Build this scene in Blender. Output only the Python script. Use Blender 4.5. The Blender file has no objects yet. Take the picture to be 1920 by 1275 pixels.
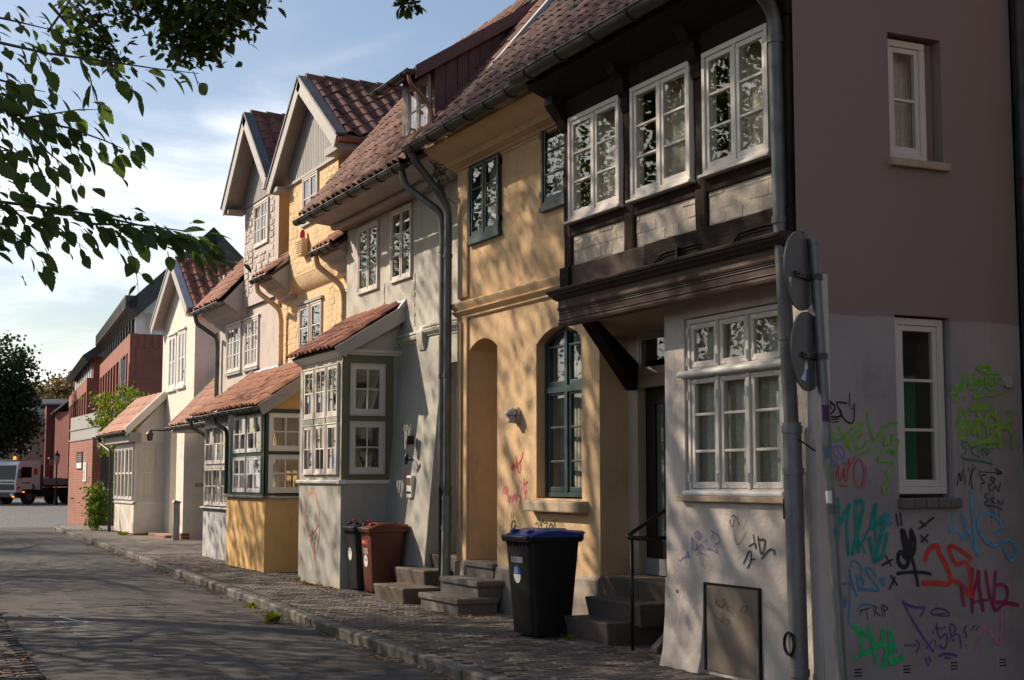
import bpy, bmesh, math, random
from math import sin, cos, pi, radians, sqrt, atan2
from mathutils import Vector, Matrix, noise
random.seed(7)
SC = bpy.context.scene
COL = SC.collection

# ------------------------------------------------------------------ camera
cam_d = bpy.data.cameras.new('camera')
cam = bpy.data.objects.new('camera', cam_d)
COL.objects.link(cam)
cam.location = (0, 0, 1.6)
cam.rotation_euler = (radians(90 + 5.553), 0, radians(-25.5))
cam_d.sensor_width = 36.0
cam_d.lens = 50.62
cam_d.clip_start = 0.05
cam_d.clip_end = 2000
SC.camera = cam

# ------------------------------------------------------------------ sky and sun
SUN_AZ, SUN_EL = -40.0, 33.0          # degrees from +Y (towards -X), elevation
W = bpy.data.worlds.new('World')
SC.world = W
W.use_nodes = True
nt = W.node_tree
nt.nodes.clear()
def wn(t, **k):
    n = nt.nodes.new(t)
    for a, b in k.items():
        setattr(n, a, b)
    return n
w_out = wn('ShaderNodeOutputWorld')
w_bg = wn('ShaderNodeBackground')
w_bg.inputs['Strength'].default_value = 0.10
w_sky = wn('ShaderNodeTexSky', sky_type='NISHITA', sun_disc=False)
w_sky.sun_elevation = radians(SUN_EL)
w_sky.sun_rotation = radians(SUN_AZ)
w_sky.altitude = 50
w_sky.air_density = 1.0
w_sky.dust_density = 1.7
w_sky.ozone_density = 0.9
tc = wn('ShaderNodeTexCoord')
sep = wn('ShaderNodeSeparateXYZ')
nt.links.new(tc.outputs['Generated'], sep.inputs[0])
def wmath(op, a, b=None, c=None):
    n = wn('ShaderNodeMath', operation=op)
    for i, v in enumerate((a, b, c)):
        if v is None:
            continue
        if isinstance(v, (int, float)):
            n.inputs[i].default_value = v
        else:
            nt.links.new(v, n.inputs[i])
    return n.outputs[0]
zc = wmath('MAXIMUM', sep.outputs[2], 0.0)
den = wmath('ADD', zc, 0.16)
cx_ = wmath('DIVIDE', sep.outputs[0], den)
cy_ = wmath('DIVIDE', sep.outputs[1], den)
comb = wn('ShaderNodeCombineXYZ')
nt.links.new(cx_, comb.inputs[0]); nt.links.new(cy_, comb.inputs[1])
comb.inputs[2].default_value = 3.7
n1 = wn('ShaderNodeTexNoise')
n1.inputs['Scale'].default_value = 1.15
n1.inputs['Detail'].default_value = 9
n1.inputs['Roughness'].default_value = 0.56
n1.inputs['Distortion'].default_value = 0.35
nt.links.new(comb.outputs[0], n1.inputs['Vector'])
# more cloud towards the horizon
hz = wmath('MULTIPLY', wmath('SUBTRACT', 0.36, zc), 0.62)
cv = wmath('ADD', n1.outputs[0], hz)
mr = wn('ShaderNodeMapRange', interpolation_type='SMOOTHSTEP')
mr.inputs['From Min'].default_value = 0.53
mr.inputs['From Max'].default_value = 0.80
nt.links.new(cv, mr.inputs['Value'])
cl = wmath('MULTIPLY', mr.outputs[0], 0.88)
mix = wn('ShaderNodeMix', data_type='RGBA')
nt.links.new(cl, mix.inputs['Factor'])
nt.links.new(w_sky.outputs[0], mix.inputs['A'])
mix.inputs['B'].default_value = (11.3, 11.2, 11.3, 1)
nt.links.new(mix.outputs['Result'], w_bg.inputs['Color'])
nt.links.new(w_bg.outputs[0], w_out.inputs['Surface'])

sun_d = bpy.data.lights.new('sun', 'SUN')
sun_d.energy = 5.0
sun_d.angle = radians(0.55)
sun_d.color = (1.0, 0.85, 0.66)
sun = bpy.data.objects.new('sun', sun_d)
COL.objects.link(sun)
sdir = Vector((sin(radians(SUN_AZ)) * cos(radians(SUN_EL)), cos(radians(SUN_AZ)) * cos(radians(SUN_EL)), sin(radians(SUN_EL))))
sun.rotation_euler = sdir.to_track_quat('Z', 'Y').to_euler()
sun.location = sdir * 60

SC.view_settings.view_transform = 'Standard'
SC.view_settings.look = 'None'
SC.view_settings.exposure = 0.42
SC.view_settings.gamma = 1.0
SC.view_settings.use_curve_mapping = False
SC.cycles.max_bounces = 8
SC.cycles.transparent_max_bounces = 24
SC.cycles.caustics_reflective = False
SC.cycles.caustics_refractive = False
SC.cycles.sample_clamp_indirect = 6

# ------------------------------------------------------------------ materials
def new_mat(name):
    m = bpy.data.materials.new(name)
    m.use_nodes = True
    t = m.node_tree
    t.nodes.clear()
    out = t.nodes.new('ShaderNodeOutputMaterial')
    b = t.nodes.new('ShaderNodeBsdfPrincipled')
    t.links.new(b.outputs[0], out.inputs[0])
    return m, t, b, out
def setin(t, sock, v):
    if isinstance(v, bpy.types.NodeSocket):
        t.links.new(v, sock)
    elif isinstance(v, (tuple, list)) and len(v) == 3 and sock.type == 'RGBA':
        sock.default_value = (*v, 1)
    else:
        sock.default_value = v
def nd(t, typ, props=None, **ins):
    n = t.nodes.new(typ)
    for k, v in (props or {}).items():
        setattr(n, k, v)
    for k, v in ins.items():
        setin(t, n.inputs[k.replace('_', ' ')], v)
    return n
def tmix(t, f, a, b, mode='MIX'):
    n = t.nodes.new('ShaderNodeMix')
    n.data_type = 'RGBA'; n.blend_type = mode
    setin(t, n.inputs['Factor'], f); setin(t, n.inputs['A'], a); setin(t, n.inputs['B'], b)
    return n.outputs['Result']
def tmath(t, op, a, b=0.0):
    n = t.nodes.new('ShaderNodeMath'); n.operation = op
    setin(t, n.inputs[0], a); setin(t, n.inputs[1], b)
    return n.outputs[0]
def ramp(t, v, lo, hi):
    n = t.nodes.new('ShaderNodeMapRange')
    n.interpolation_type = 'SMOOTHSTEP'
    setin(t, n.inputs['Value'], v)
    n.inputs['From Min'].default_value = lo; n.inputs['From Max'].default_value = hi
    return n.outputs[0]
def ocoord(t, scale=(1, 1, 1), which='Object'):
    c = t.nodes.new('ShaderNodeTexCoord')
    m = t.nodes.new('ShaderNodeMapping')
    m.inputs['Scale'].default_value = scale
    t.links.new(c.outputs[which], m.inputs[0])
    return m.outputs[0]
def tnoise(t, vec, scale, detail=4, rough=0.55, dist=0.0):
    n = t.nodes.new('ShaderNodeTexNoise')
    n.inputs['Scale'].default_value = scale; n.inputs['Detail'].default_value = detail
    n.inputs['Roughness'].default_value = rough; n.inputs['Distortion'].default_value = dist
    t.links.new(vec, n.inputs['Vector'])
    return n.outputs[0]
def bump(t, b, h, strength=0.5, dist=0.02):
    n = t.nodes.new('ShaderNodeBump')
    n.inputs['Strength'].default_value = strength; n.inputs['Distance'].default_value = dist
    t.links.new(h, n.inputs['Height'])
    t.links.new(n.outputs[0], b.inputs['Normal'])
    return n
M = {}
def plaster(name, col, alt, dirt=0.35, bscale=18.0, bstr=0.5, coarse=2.2, split=None):
    """rendered wall: two tones, vertical rain streaks, cracks, lumpy relief"""
    m, t, b, o = new_mat(name)
    v = ocoord(t)
    big = tnoise(t, v, 1.1, 5, 0.6)
    med = tnoise(t, v, 2.7, 7, 0.62)
    c = tmix(t, ramp(t, big, 0.35, 0.68), col, alt)
    c = tmix(t, tmath(t, 'MULTIPLY', ramp(t, med, 0.50, 0.70), 0.5), c, tuple(x * 0.76 for x in alt))
    vs = ocoord(t, (5.0, 5.0, 0.45))
    st = tnoise(t, vs, 2.0, 5, 0.6)
    c = tmix(t, tmath(t, 'MULTIPLY', ramp(t, st, 0.55, 0.8), dirt), c, (0.12, 0.10, 0.08))
    if split:
        sp = t.nodes.new('ShaderNodeSeparateXYZ')
        t.links.new(v, sp.inputs[0])
        wv = tmath(t, 'ADD', sp.outputs[2], tmath(t, 'MULTIPLY', tnoise(t, v, 5.0, 5), 0.05))
        c = tmix(t, ramp(t, wv, split[0] - 0.002, split[0] + 0.012), c, split[1])
    vor = t.nodes.new('ShaderNodeTexVoronoi')
    vor.feature = 'DISTANCE_TO_EDGE'
    vor.inputs['Scale'].default_value = 0.9
    vw = nd(t, 'ShaderNodeVectorMath', {'operation': 'ADD'})
    dn = t.nodes.new('ShaderNodeTexNoise'); dn.inputs['Scale'].default_value = 2.5; dn.inputs['Detail'].default_value = 5
    t.links.new(v, dn.inputs['Vector'])
    t.links.new(v, vw.inputs[0]); t.links.new(dn.outputs['Color'], vw.inputs[1])
    t.links.new(vw.outputs[0], vor.inputs['Vector'])
    crack = tmath(t, 'MULTIPLY', tmath(t, 'SUBTRACT', 1.0, ramp(t, vor.outputs[0], 0.0, 0.006)), ramp(t, big, 0.57, 0.68))
    c = tmix(t, tmath(t, 'MULTIPLY', crack, 0.35), c, (0.08, 0.06, 0.05))
    setin(t, b.inputs['Base Color'], c)
    b.inputs['Roughness'].default_value = 0.92
    b.inputs['Specular IOR Level'].default_value = 0.2
    h = tmath(t, 'ADD', tmath(t, 'MULTIPLY', tnoise(t, v, coarse, 3), 1.6), tmath(t, 'MULTIPLY', tnoise(t, v, bscale, 6, 0.65), 0.5))
    h = tmath(t, 'SUBTRACT', h, tmath(t, 'MULTIPLY', crack, 0.3))
    bump(t, b, h, bstr, 0.03)
    M[name] = m
    return m
def simple(name, col, rough=0.6, metal=0.0, var=0.25, vscale=6.0, bstr=0.15, bscale=40.0, dark=None, spec=0.4, stretch=(1, 1, 1), rnd=0.0):
    m, t, b, o = new_mat(name)
    v = ocoord(t, stretch)
    n = tnoise(t, v, vscale, 6, 0.6)
    dk = dark or tuple(x * 0.55 for x in col)
    c = tmix(t, tmath(t, 'MULTIPLY', ramp(t, n, 0.4, 0.72), var * 2), col, dk)
    if rnd:
        oi = t.nodes.new('ShaderNodeObjectInfo')
        hsv = t.nodes.new('ShaderNodeHueSaturation')
        setin(t, hsv.inputs['Color'], c)
        setin(t, hsv.inputs['Value'], tmath(t, 'ADD', 1.0 - rnd, tmath(t, 'MULTIPLY', oi.outputs['Random'], 2 * rnd)))
        c = hsv.outputs[0]
    setin(t, b.inputs['Base Color'], c)
    b.inputs['Metallic'].default_value = metal
    b.inputs['Specular IOR Level'].default_value = spec
    r = tmath(t, 'ADD', rough - 0.08, tmath(t, 'MULTIPLY', n, 0.16))
    setin(t, b.inputs['Roughness'], r)
    if bstr:
        bump(t, b, tnoise(t, v, bscale, 5, 0.6), bstr, 0.01)
    M[name] = m
    return m

plaster('white_wall', (0.66, 0.585, 0.53), (0.57, 0.505, 0.46), 0.25, 22, 0.55)
plaster('gable_wall', (0.40, 0.355, 0.35), (0.33, 0.295, 0.29), 0.30, 30, 0.25, 1.2, split=(2.78, (0.29, 0.222, 0.20)))
plaster('ocher_wall', (0.69, 0.475, 0.275), (0.62, 0.425, 0.25), 0.26, 20, 0.5)
plaster('ocher_plinth', (0.40, 0.34, 0.28), (0.34, 0.29, 0.25), 0.5, 20, 0.6)
plaster('grey_wall', (0.54, 0.51, 0.46), (0.46, 0.44, 0.40), 0.28, 16, 0.6)
plaster('grey_green', (0.42, 0.405, 0.36), (0.38, 0.365, 0.33), 0.10, 30, 0.2)
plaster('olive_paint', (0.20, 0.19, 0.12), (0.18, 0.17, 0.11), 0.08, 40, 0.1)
plaster('yellow_wall', (0.74, 0.54, 0.33), (0.68, 0.485, 0.29), 0.15, 18, 0.6)
plaster('orange_wall', (0.74, 0.46, 0.20), (0.69, 0.43, 0.185), 0.1, 30, 0.25)
plaster('pink_wall', (0.58, 0.51, 0.48), (0.52, 0.46, 0.44), 0.15, 26, 0.45)
plaster('pale_stucco', (0.52, 0.51, 0.51), (0.46, 0.46, 0.47), 0.15, 55, 0.6)
plaster('cream_wall', (0.80, 0.73, 0.65), (0.75, 0.68, 0.60), 0.1, 34, 0.25)
plaster('infill_lime', (0.60, 0.52, 0.44), (0.53, 0.45, 0.37), 0.3, 22, 0.8)
plaster('soffit_lime', (0.56, 0.44, 0.32), (0.50, 0.39, 0.29), 0.15, 30, 0.3)
plaster('far_render', (0.24, 0.165, 0.13), (0.20, 0.14, 0.11), 0.15, 20, 0.2)
simple('white_paint', (0.68, 0.625, 0.57), 0.5, var=0.10, vscale=9, dark=(0.55, 0.50, 0.45), bstr=0.1)
simple('white_gloss', (0.80, 0.78, 0.75), 0.3, var=0.06, vscale=9, bstr=0.05)
simple('grey_paint', (0.42, 0.40, 0.39), 0.55, var=0.12, vscale=5)
simple('board_grey', (0.34, 0.33, 0.33), 0.6, var=0.2, vscale=7, stretch=(4, 4, 0.5), rnd=0.10)
simple('soffit_grey', (0.36, 0.33, 0.32), 0.6, var=0.15, vscale=5)
simple('blue_green_paint', (0.030, 0.060, 0.062), 0.45, var=0.15, vscale=8)
simple('dark_green_paint', (0.018, 0.045, 0.035), 0.4, var=0.15, vscale=8)
simple('timber_dark', (0.024, 0.015, 0.012), 0.75, var=0.3, vscale=5, bstr=0.9, bscale=14, stretch=(3, 0.6, 3), dark=(0.012, 0.008, 0.006), spec=0.12)
simple('timber_post', (0.034, 0.021, 0.016), 0.8, var=0.3, vscale=5, bstr=1.0, bscale=12, stretch=(4, 4, 0.5), dark=(0.012, 0.008, 0.006), spec=0.12)
simple('cornice_brown', (0.095, 0.062, 0.050), 0.6, var=0.2, vscale=5, bstr=0.25, stretch=(3, 0.6, 3), spec=0.15)
simple('cornice_dark', (0.028, 0.018, 0.015), 0.55, var=0.2, vscale=5, bstr=0.2)
simple('door_brown', (0.022, 0.012, 0.010), 0.35, var=0.2, vscale=4, stretch=(3, 3, 0.4))
simple('zinc', (0.15, 0.15, 0.152), 0.5, 0.6, 0.3, 5, 0.1, dark=(0.07, 0.068, 0.068))
simple('zinc_dark', (0.075, 0.070, 0.066), 0.5, 0.55, 0.3, 5, 0.15, dark=(0.035, 0.03, 0.03))
simple('lead', (0.40, 0.41, 0.43), 0.45, 0.5, 0.2, 5, 0.15)
simple('copper_gutter', (0.30, 0.16, 0.11), 0.4, 0.6, 0.25, 5, 0.1)
simple('galvanised', (0.20, 0.205, 0.21), 0.5, 0.6, 0.3, 16, 0.12, dark=(0.16, 0.165, 0.17))
simple('sign_back', (0.15, 0.145, 0.14), 0.6, 0.3, 0.12, 5, 0.05)
simple('iron_black', (0.02, 0.019, 0.018), 0.4, 0.6, 0.2, 8)
simple('rail_brown', (0.035, 0.020, 0.016), 0.3, 0.3, 0.2, 8)
simple('steel', (0.6, 0.6, 0.6), 0.22, 1.0, 0.1, 8, 0.05)
simple('stone_step', (0.135, 0.105, 0.088), 0.8, var=0.3, vscale=30, bstr=0.5, bscale=60)
simple('concrete_step', (0.17, 0.155, 0.14), 0.85, var=0.35, vscale=24, bstr=0.6, bscale=50, dark=(0.12, 0.11, 0.10))
simple('sandstone', (0.48, 0.37, 0.26), 0.85, var=0.25, vscale=9, bstr=0.5, bscale=25)
simple('kerb', (0.14, 0.125, 0.11), 0.8, var=0.3, vscale=12, bstr=0.6, bscale=40, rnd=0.18)
simple('paver', (0.125, 0.108, 0.098), 0.85, var=0.3, vscale=14, bstr=0.6, bscale=50, rnd=0.28, dark=(0.07, 0.058, 0.052))
simple('paver_joint', (0.055, 0.048, 0.042), 0.95, var=0.3, vscale=20, bstr=0.6)
simple('tile_red', (0.28, 0.092, 0.055), 0.75, var=0.36, vscale=9, bstr=0.35, bscale=60, rnd=0.42, dark=(0.12, 0.055, 0.042))
simple('tile_old', (0.155, 0.060, 0.047), 0.78, var=0.40, vscale=7, bstr=0.45, bscale=50, rnd=0.45, dark=(0.06, 0.036, 0.032))
simple('tile_brown', (0.19, 0.078, 0.052), 0.74, var=0.35, vscale=7, bstr=0.35, bscale=60, rnd=0.3, dark=(0.11, 0.055, 0.042))
simple('tile_shaded', (0.105, 0.044, 0.036), 0.74, var=0.40, vscale=7, bstr=0.45, bscale=50, rnd=0.4, dark=(0.04, 0.026, 0.024))  # darker copy of the old tile: tree shade on the near roofs put into its colour
simple('tile_orange', (0.35, 0.14, 0.08), 0.72, var=0.25, vscale=9, bstr=0.3, bscale=60, rnd=0.2, dark=(0.20, 0.085, 0.05))
simple('red_brown_board', (0.16, 0.078, 0.070), 0.55, var=0.25, vscale=6, stretch=(4, 4, 0.5))
simple('blue_grey_board', (0.10, 0.10, 0.125), 0.5, var=0.2, vscale=6)
simple('plastic_black', (0.008, 0.0075, 0.008), 0.5, var=0.2, vscale=18, bstr=0.12, bscale=90)
simple('plastic_brown', (0.13, 0.035, 0.024), 0.42, var=0.2, vscale=18, bstr=0.12, bscale=90)
simple('plastic_blue', (0.028, 0.06, 0.29), 0.35, var=0.15, vscale=18, bstr=0.08)
simple('plastic_grey', (0.42, 0.40, 0.38), 0.4, var=0.08)
simple('red_plastic', (0.55, 0.03, 0.04), 0.4, var=0.1)
simple('tyre', (0.018, 0.018, 0.018), 0.8, var=0.2)
simple('truck_paint', (0.62, 0.62, 0.63), 0.3, var=0.05, bstr=0.0)
simple('truck_dark', (0.03, 0.03, 0.032), 0.5, var=0.1, bstr=0.0)
simple('dark_glass', (0.012, 0.014, 0.016), 0.12, var=0.02, bstr=0.0, spec=0.22)
simple('roof_metal', (0.055, 0.060, 0.060), 0.45, 0.5, 0.2, 3, 0.05)
simple('roof_slate', (0.05, 0.05, 0.055), 0.6, 0.0, 0.25, 3, 0.2)
simple('panel_grey', (0.36, 0.35, 0.34), 0.5, 0.2, 0.15, 3)
simple('room_beige', (0.35, 0.28, 0.20), 0.9, var=0.1)
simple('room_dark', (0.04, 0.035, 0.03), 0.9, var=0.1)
simple('bark', (0.09, 0.07, 0.055), 0.9, var=0.35, vscale=10, bstr=1.0, bscale=20, stretch=(3, 3, 0.6))
simple('sticker_white', (0.75, 0.74, 0.72), 0.5, var=0.05)
simple('brass', (0.55, 0.34, 0.12), 0.35, 0.9, 0.1)
simple('terracotta_pot', (0.45, 0.20, 0.08), 0.7, var=0.1)
simple('mesh_metal', (0.27, 0.23, 0.20), 0.55, 0.5, 0.3, 3, 0.4, 160)
def flat_col(name, col, rough=0.6):
    return simple(name, col, rough, var=0.06, bstr=0.0)
def spray(name, col):
    """sprayed paint: soft speckled edge, uneven cover"""
    m, t, b, o = new_mat(name)
    v = ocoord(t)
    at_ = t.nodes.new('ShaderNodeAttribute'); at_.attribute_name = 'cover'
    f = tmath(t, 'ADD', at_.outputs['Fac'], tmath(t, 'MULTIPLY', tmath(t, 'SUBTRACT', tnoise(t, v, 160, 3, .7), .5), .55))
    f = tmath(t, 'ADD', f, tmath(t, 'MULTIPLY', tmath(t, 'SUBTRACT', tnoise(t, v, 9, 4, .6), .5), .5))
    setin(t, b.inputs['Base Color'], tmix(t, ramp(t, tnoise(t, v, 14, 4), .35, .7), col, tuple(x * 1.35 + .01 for x in col)))
    b.inputs['Roughness'].default_value = .7
    tr = t.nodes.new('ShaderNodeBsdfTransparent'); mx = t.nodes.new('ShaderNodeMixShader')
    t.links.new(tmath(t, 'MULTIPLY', ramp(t, f, .03, .28), .97), mx.inputs[0])
    t.links.new(tr.outputs[0], mx.inputs[1]); t.links.new(b.outputs[0], mx.inputs[2]); t.links.new(mx.outputs[0], o.inputs[0])
    M[name] = m

def mk_glass(name, wob=0.0, tint=(0.95, 0.96, 0.95), f0=0.05):
    m, t, b, o = new_mat(name)
    t.nodes.remove(b)
    tr = nd(t, 'ShaderNodeBsdfTransparent', Color=tint)
    gl = nd(t, 'ShaderNodeBsdfGlossy', Roughness=0.01, Color=(1, 1, 1))
    lw = nd(t, 'ShaderNodeLayerWeight', Blend=0.5)
    fr = tmath(t, 'ADD', f0, tmath(t, 'MULTIPLY', tmath(t, 'POWER', lw.outputs['Facing'], 5.0), 1.0 - f0))
    mx = t.nodes.new('ShaderNodeMixShader')
    t.links.new(fr, mx.inputs[0])
    t.links.new(tr.outputs[0], mx.inputs[1]); t.links.new(gl.outputs[0], mx.inputs[2])
    if wob:
        v = ocoord(t)
        oi = t.nodes.new('ShaderNodeObjectInfo')
        ad = nd(t, 'ShaderNodeVectorMath', {'operation': 'ADD'})
        t.links.new(v, ad.inputs[0])
        cb = nd(t, 'ShaderNodeCombineXYZ')
        t.links.new(tmath(t, 'MULTIPLY', oi.outputs['Random'], 40.0), cb.inputs[0])
        t.links.new(cb.outputs[0], ad.inputs[1])
        bn = nd(t, 'ShaderNodeBump', Strength=wob, Distance=0.02)
        t.links.new(tnoise(t, ad.outputs[0], 3.2, 2, 0.4), bn.inputs['Height'])
        t.links.new(bn.outputs[0], gl.inputs['Normal'])
    t.links.new(mx.outputs[0], o.inputs[0])
    M[name] = m
mk_glass('glass', 0.03, f0=0.05)
mk_glass('glass_old', 0.025, f0=0.042)

def mk_curtain():
    m, t, b, o = new_mat('curtain')
    v = ocoord(t)
    w = tnoise(t, v, 60, 3)
    setin(t, b.inputs['Base Color'], tmix(t, ramp(t, w, .3, .7), (0.78, 0.74, 0.66), (0.60, 0.56, 0.48)))
    b.inputs['Roughness'].default_value = 0.95
    tr = nd(t, 'ShaderNodeBsdfTransparent')
    mx = t.nodes.new('ShaderNodeMixShader'); mx.inputs[0].default_value = 0.9
    t.links.new(tr.outputs[0], mx.inputs[1]); t.links.new(b.outputs[0], mx.inputs[2])
    t.links.new(mx.outputs[0], o.inputs[0])
    M['curtain'] = m
mk_curtain()

def mk_leaf(name, cols, trans=0.35, rough=0.55):
    m, t, b, o = new_mat(name)
    oi = t.nodes.new('ShaderNodeObjectInfo')
    v = ocoord(t)
    n = tnoise(t, v, 2.4, 3)
    geo = t.nodes.new('ShaderNodeNewGeometry')
    rnd = tmath(t, 'ADD', tmath(t, 'MULTIPLY', geo.outputs['Random Per Island'], 0.6), tmath(t, 'MULTIPLY', oi.outputs['Random'], 0.4))
    cr = t.nodes.new('ShaderNodeValToRGB')
    el = cr.color_ramp.elements
    el[0].position = 0.0; el[0].color = (*cols[0], 1)
    el[1].position = 1.0; el[1].color = (*cols[-1], 1)
    for i, c in enumerate(cols[1:-1]):
        e = el.new((i + 1) / (len(cols) - 1)); e.color = (*c, 1)
    t.links.new(tmath(t, 'ADD', tmath(t, 'MULTIPLY', rnd, 0.75), tmath(t, 'MULTIPLY', n, 0.25)), cr.inputs[0])
    setin(t, b.inputs['Base Color'], cr.outputs[0])
    b.inputs['Roughness'].default_value = rough
    b.inputs['Specular IOR Level'].default_value = 0.3
    tl = nd(t, 'ShaderNodeBsdfTranslucent')
    hs = nd(t, 'ShaderNodeHueSaturation', Saturation=1.25, Value=1.5)
    t.links.new(cr.outputs[0], hs.inputs['Color']); t.links.new(hs.outputs[0], tl.inputs['Color'])
    mx = t.nodes.new('ShaderNodeMixShader'); mx.inputs[0].default_value = trans
    t.links.new(b.outputs[0], mx.inputs[1]); t.links.new(tl.outputs[0], mx.inputs[2])
    t.links.new(mx.outputs[0], o.inputs[0])
    M[name] = m
mk_leaf('leaf_hornbeam', [(0.055, 0.090, 0.032), (0.072, 0.112, 0.038), (0.10, 0.13, 0.042), (0.20, 0.13, 0.05)], 0.48)
mk_leaf('leaf_oak', [(0.035, 0.06, 0.014), (0.05, 0.085, 0.018), (0.085, 0.11, 0.022), (0.14, 0.13, 0.03)], 0.3)
mk_leaf('leaf_dark', [(0.020, 0.040, 0.014), (0.030, 0.055, 0.018), (0.045, 0.070, 0.022)], 0.18)
mk_leaf('leaf_autumn', [(0.10, 0.085, 0.04), (0.16, 0.12, 0.05), (0.20, 0.13, 0.06)], 0.25)
mk_leaf('leaf_ivy', [(0.06, 0.11, 0.02), (0.10, 0.16, 0.03), (0.20, 0.20, 0.05), (0.25, 0.16, 0.06)], 0.35)
mk_leaf('leaf_weed', [(0.12, 0.18, 0.02), (0.22, 0.24, 0.03), (0.30, 0.26, 0.03)], 0.35)
mk_leaf('leaf_fallen', [(0.16, 0.08, 0.03), (0.24, 0.12, 0.05), (0.30, 0.18, 0.08), (0.12, 0.06, 0.03)], 0.1, 0.8)

def mk_brick(name, c1, c2, mortar, scale=1.0, axes='YZ'):
    m, t, b, o = new_mat(name)
    c = t.nodes.new('ShaderNodeTexCoord')
    sp = t.nodes.new('ShaderNodeSeparateXYZ'); t.links.new(c.outputs['Object'], sp.inputs[0])
    cb = t.nodes.new('ShaderNodeCombineXYZ')
    t.links.new(tmath(t, 'ADD', sp.outputs[0], sp.outputs[1]), cb.inputs[0]); t.links.new(sp.outputs[2], cb.inputs[1])
    br = t.nodes.new('ShaderNodeTexBrick')
    t.links.new(cb.outputs[0], br.inputs['Vector'])
    br.inputs['Scale'].default_value = scale
    br.inputs['Brick Width'].default_value = 0.25; br.inputs['Row Height'].default_value = 0.083
    br.inputs['Mortar Size'].default_value = 0.008
    br.inputs['Color1'].default_value = (*c1, 1); br.inputs['Color2'].default_value = (*c2, 1); br.inputs['Mortar'].default_value = (*mortar, 1)
    n = tnoise(t, ocoord(t), 0.8, 5)
    setin(t, b.inputs['Base Color'], tmix(t, tmath(t, 'MULTIPLY', ramp(t, n, .4, .75), .4), br.outputs[0], tuple(x * .5 for x in c1)))
    b.inputs['Roughness'].default_value = 0.85
    bump(t, b, tmath(t, 'SUBTRACT', 1.0, br.outputs['Fac']), 0.5, 0.01)
    M[name] = m
mk_brick('brick_red', (0.34, 0.105, 0.065), (0.27, 0.085, 0.055), (0.30, 0.22, 0.18))
mk_brick('brick_far', (0.30, 0.085, 0.055), (0.24, 0.07, 0.048), (0.26, 0.17, 0.14))
mk_brick('tile_hung', (0.24, 0.06, 0.045), (0.20, 0.05, 0.04), (0.10, 0.03, 0.025))

def mk_asphalt():
    m, t, b, o = new_mat('asphalt')
    v = ocoord(t)
    fine = tnoise(t, v, 130, 3, 0.7)
    mid = tnoise(t, v, 9, 5, 0.6)
    big = tnoise(t, v, 0.55, 4, 0.55)
    c = tmix(t, ramp(t, big, .35, .65), (0.080, 0.075, 0.073), (0.056, 0.052, 0.052))
    c = tmix(t, tmath(t, 'MULTIPLY', ramp(t, mid, .5, .75), .35), c, (0.05, 0.047, 0.046))
    c = tmix(t, tmath(t, 'MULTIPLY', ramp(t, fine, .5, .72), .5), c, (0.16, 0.15, 0.14))
    vor = nd(t, 'ShaderNodeTexVoronoi', {'feature': 'DISTANCE_TO_EDGE'}, Scale=0.33)
    vw = nd(t, 'ShaderNodeVectorMath', {'operation': 'ADD'})
    dn = nd(t, 'ShaderNodeTexNoise', Scale=1.3, Detail=6.0)
    t.links.new(v, dn.inputs['Vector']); t.links.new(v, vw.inputs[0]); t.links.new(dn.outputs['Color'], vw.inputs[1])
    t.links.new(vw.outputs[0], vor.inputs['Vector'])
    crack = tmath(t, 'MULTIPLY', tmath(t, 'SUBTRACT', 1.0, ramp(t, vor.outputs[0], 0.0, 0.007)), ramp(t, tnoise(t, v, 0.7, 2), .46, .56))
    c = tmix(t, tmath(t, 'MULTIPLY', crack, .75), c, (0.018, 0.017, 0.016))
    setin(t, b.inputs['Base Color'], c)
    setin(t, b.inputs['Roughness'], tmath(t, 'ADD', 0.74, tmath(t, 'MULTIPLY', mid, 0.2)))
    b.inputs['Specular IOR Level'].default_value = 0.35
    h = tmath(t, 'SUBTRACT', tmath(t, 'ADD', tmath(t, 'MULTIPLY', fine, 0.25), tmath(t, 'MULTIPLY', big, 1.5)), tmath(t, 'MULTIPLY', crack, .5))
    bump(t, b, h, 0.55, 0.02)
    M['asphalt'] = m
mk_asphalt()
simple('asphalt_patch', (0.050, 0.047, 0.047), 0.8, var=0.3, vscale=90, bstr=0.7, bscale=140, dark=(0.04, 0.038, 0.038))
simple('asphalt_pale', (0.098, 0.092, 0.088), 0.8, var=0.3, vscale=90, bstr=0.7, bscale=140, dark=(0.07, 0.066, 0.064))
simple('earth', (0.09, 0.075, 0.055), 0.95, var=0.3, vscale=3, bstr=0.8)
def mk_cobble():
    m, t, b, o = new_mat('cobble')
    v = ocoord(t, (1, 1, 0))
    vor = nd(t, 'ShaderNodeTexVoronoi', {'feature': 'F1'}, Scale=7.0)
    t.links.new(v, vor.inputs['Vector'])
    ve = nd(t, 'ShaderNodeTexVoronoi', {'feature': 'DISTANCE_TO_EDGE'}, Scale=7.0)
    t.links.new(v, ve.inputs['Vector'])
    sepc = nd(t, 'ShaderNodeSeparateColor'); t.links.new(vor.outputs['Color'], sepc.inputs[0])
    c = tmix(t, sepc.outputs[0], (0.13, 0.135, 0.15), (0.22, 0.22, 0.235))
    c = tmix(t, tmath(t, 'SUBTRACT', 1.0, ramp(t, ve.outputs[0], 0.0, 0.12)), c, (0.06, 0.055, 0.05))
    setin(t, b.inputs['Base Color'], c)
    b.inputs['Roughness'].default_value = 0.7
    bump(t, b, ramp(t, ve.outputs[0], 0, .3), 0.8, 0.03)
    M['cobble'] = m
mk_cobble()
simple('paver_far', (0.20, 0.175, 0.155), 0.85, var=0.25, vscale=9, bstr=0.5, bscale=40)
def emis(name, col, st):
    m, t, b, o = new_mat(name)
    setin(t, b.inputs['Base Color'], col)
    setin(t, b.inputs['Emission Color'], col)
    b.inputs['Emission Strength'].default_value = st
    M[name] = m
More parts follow.
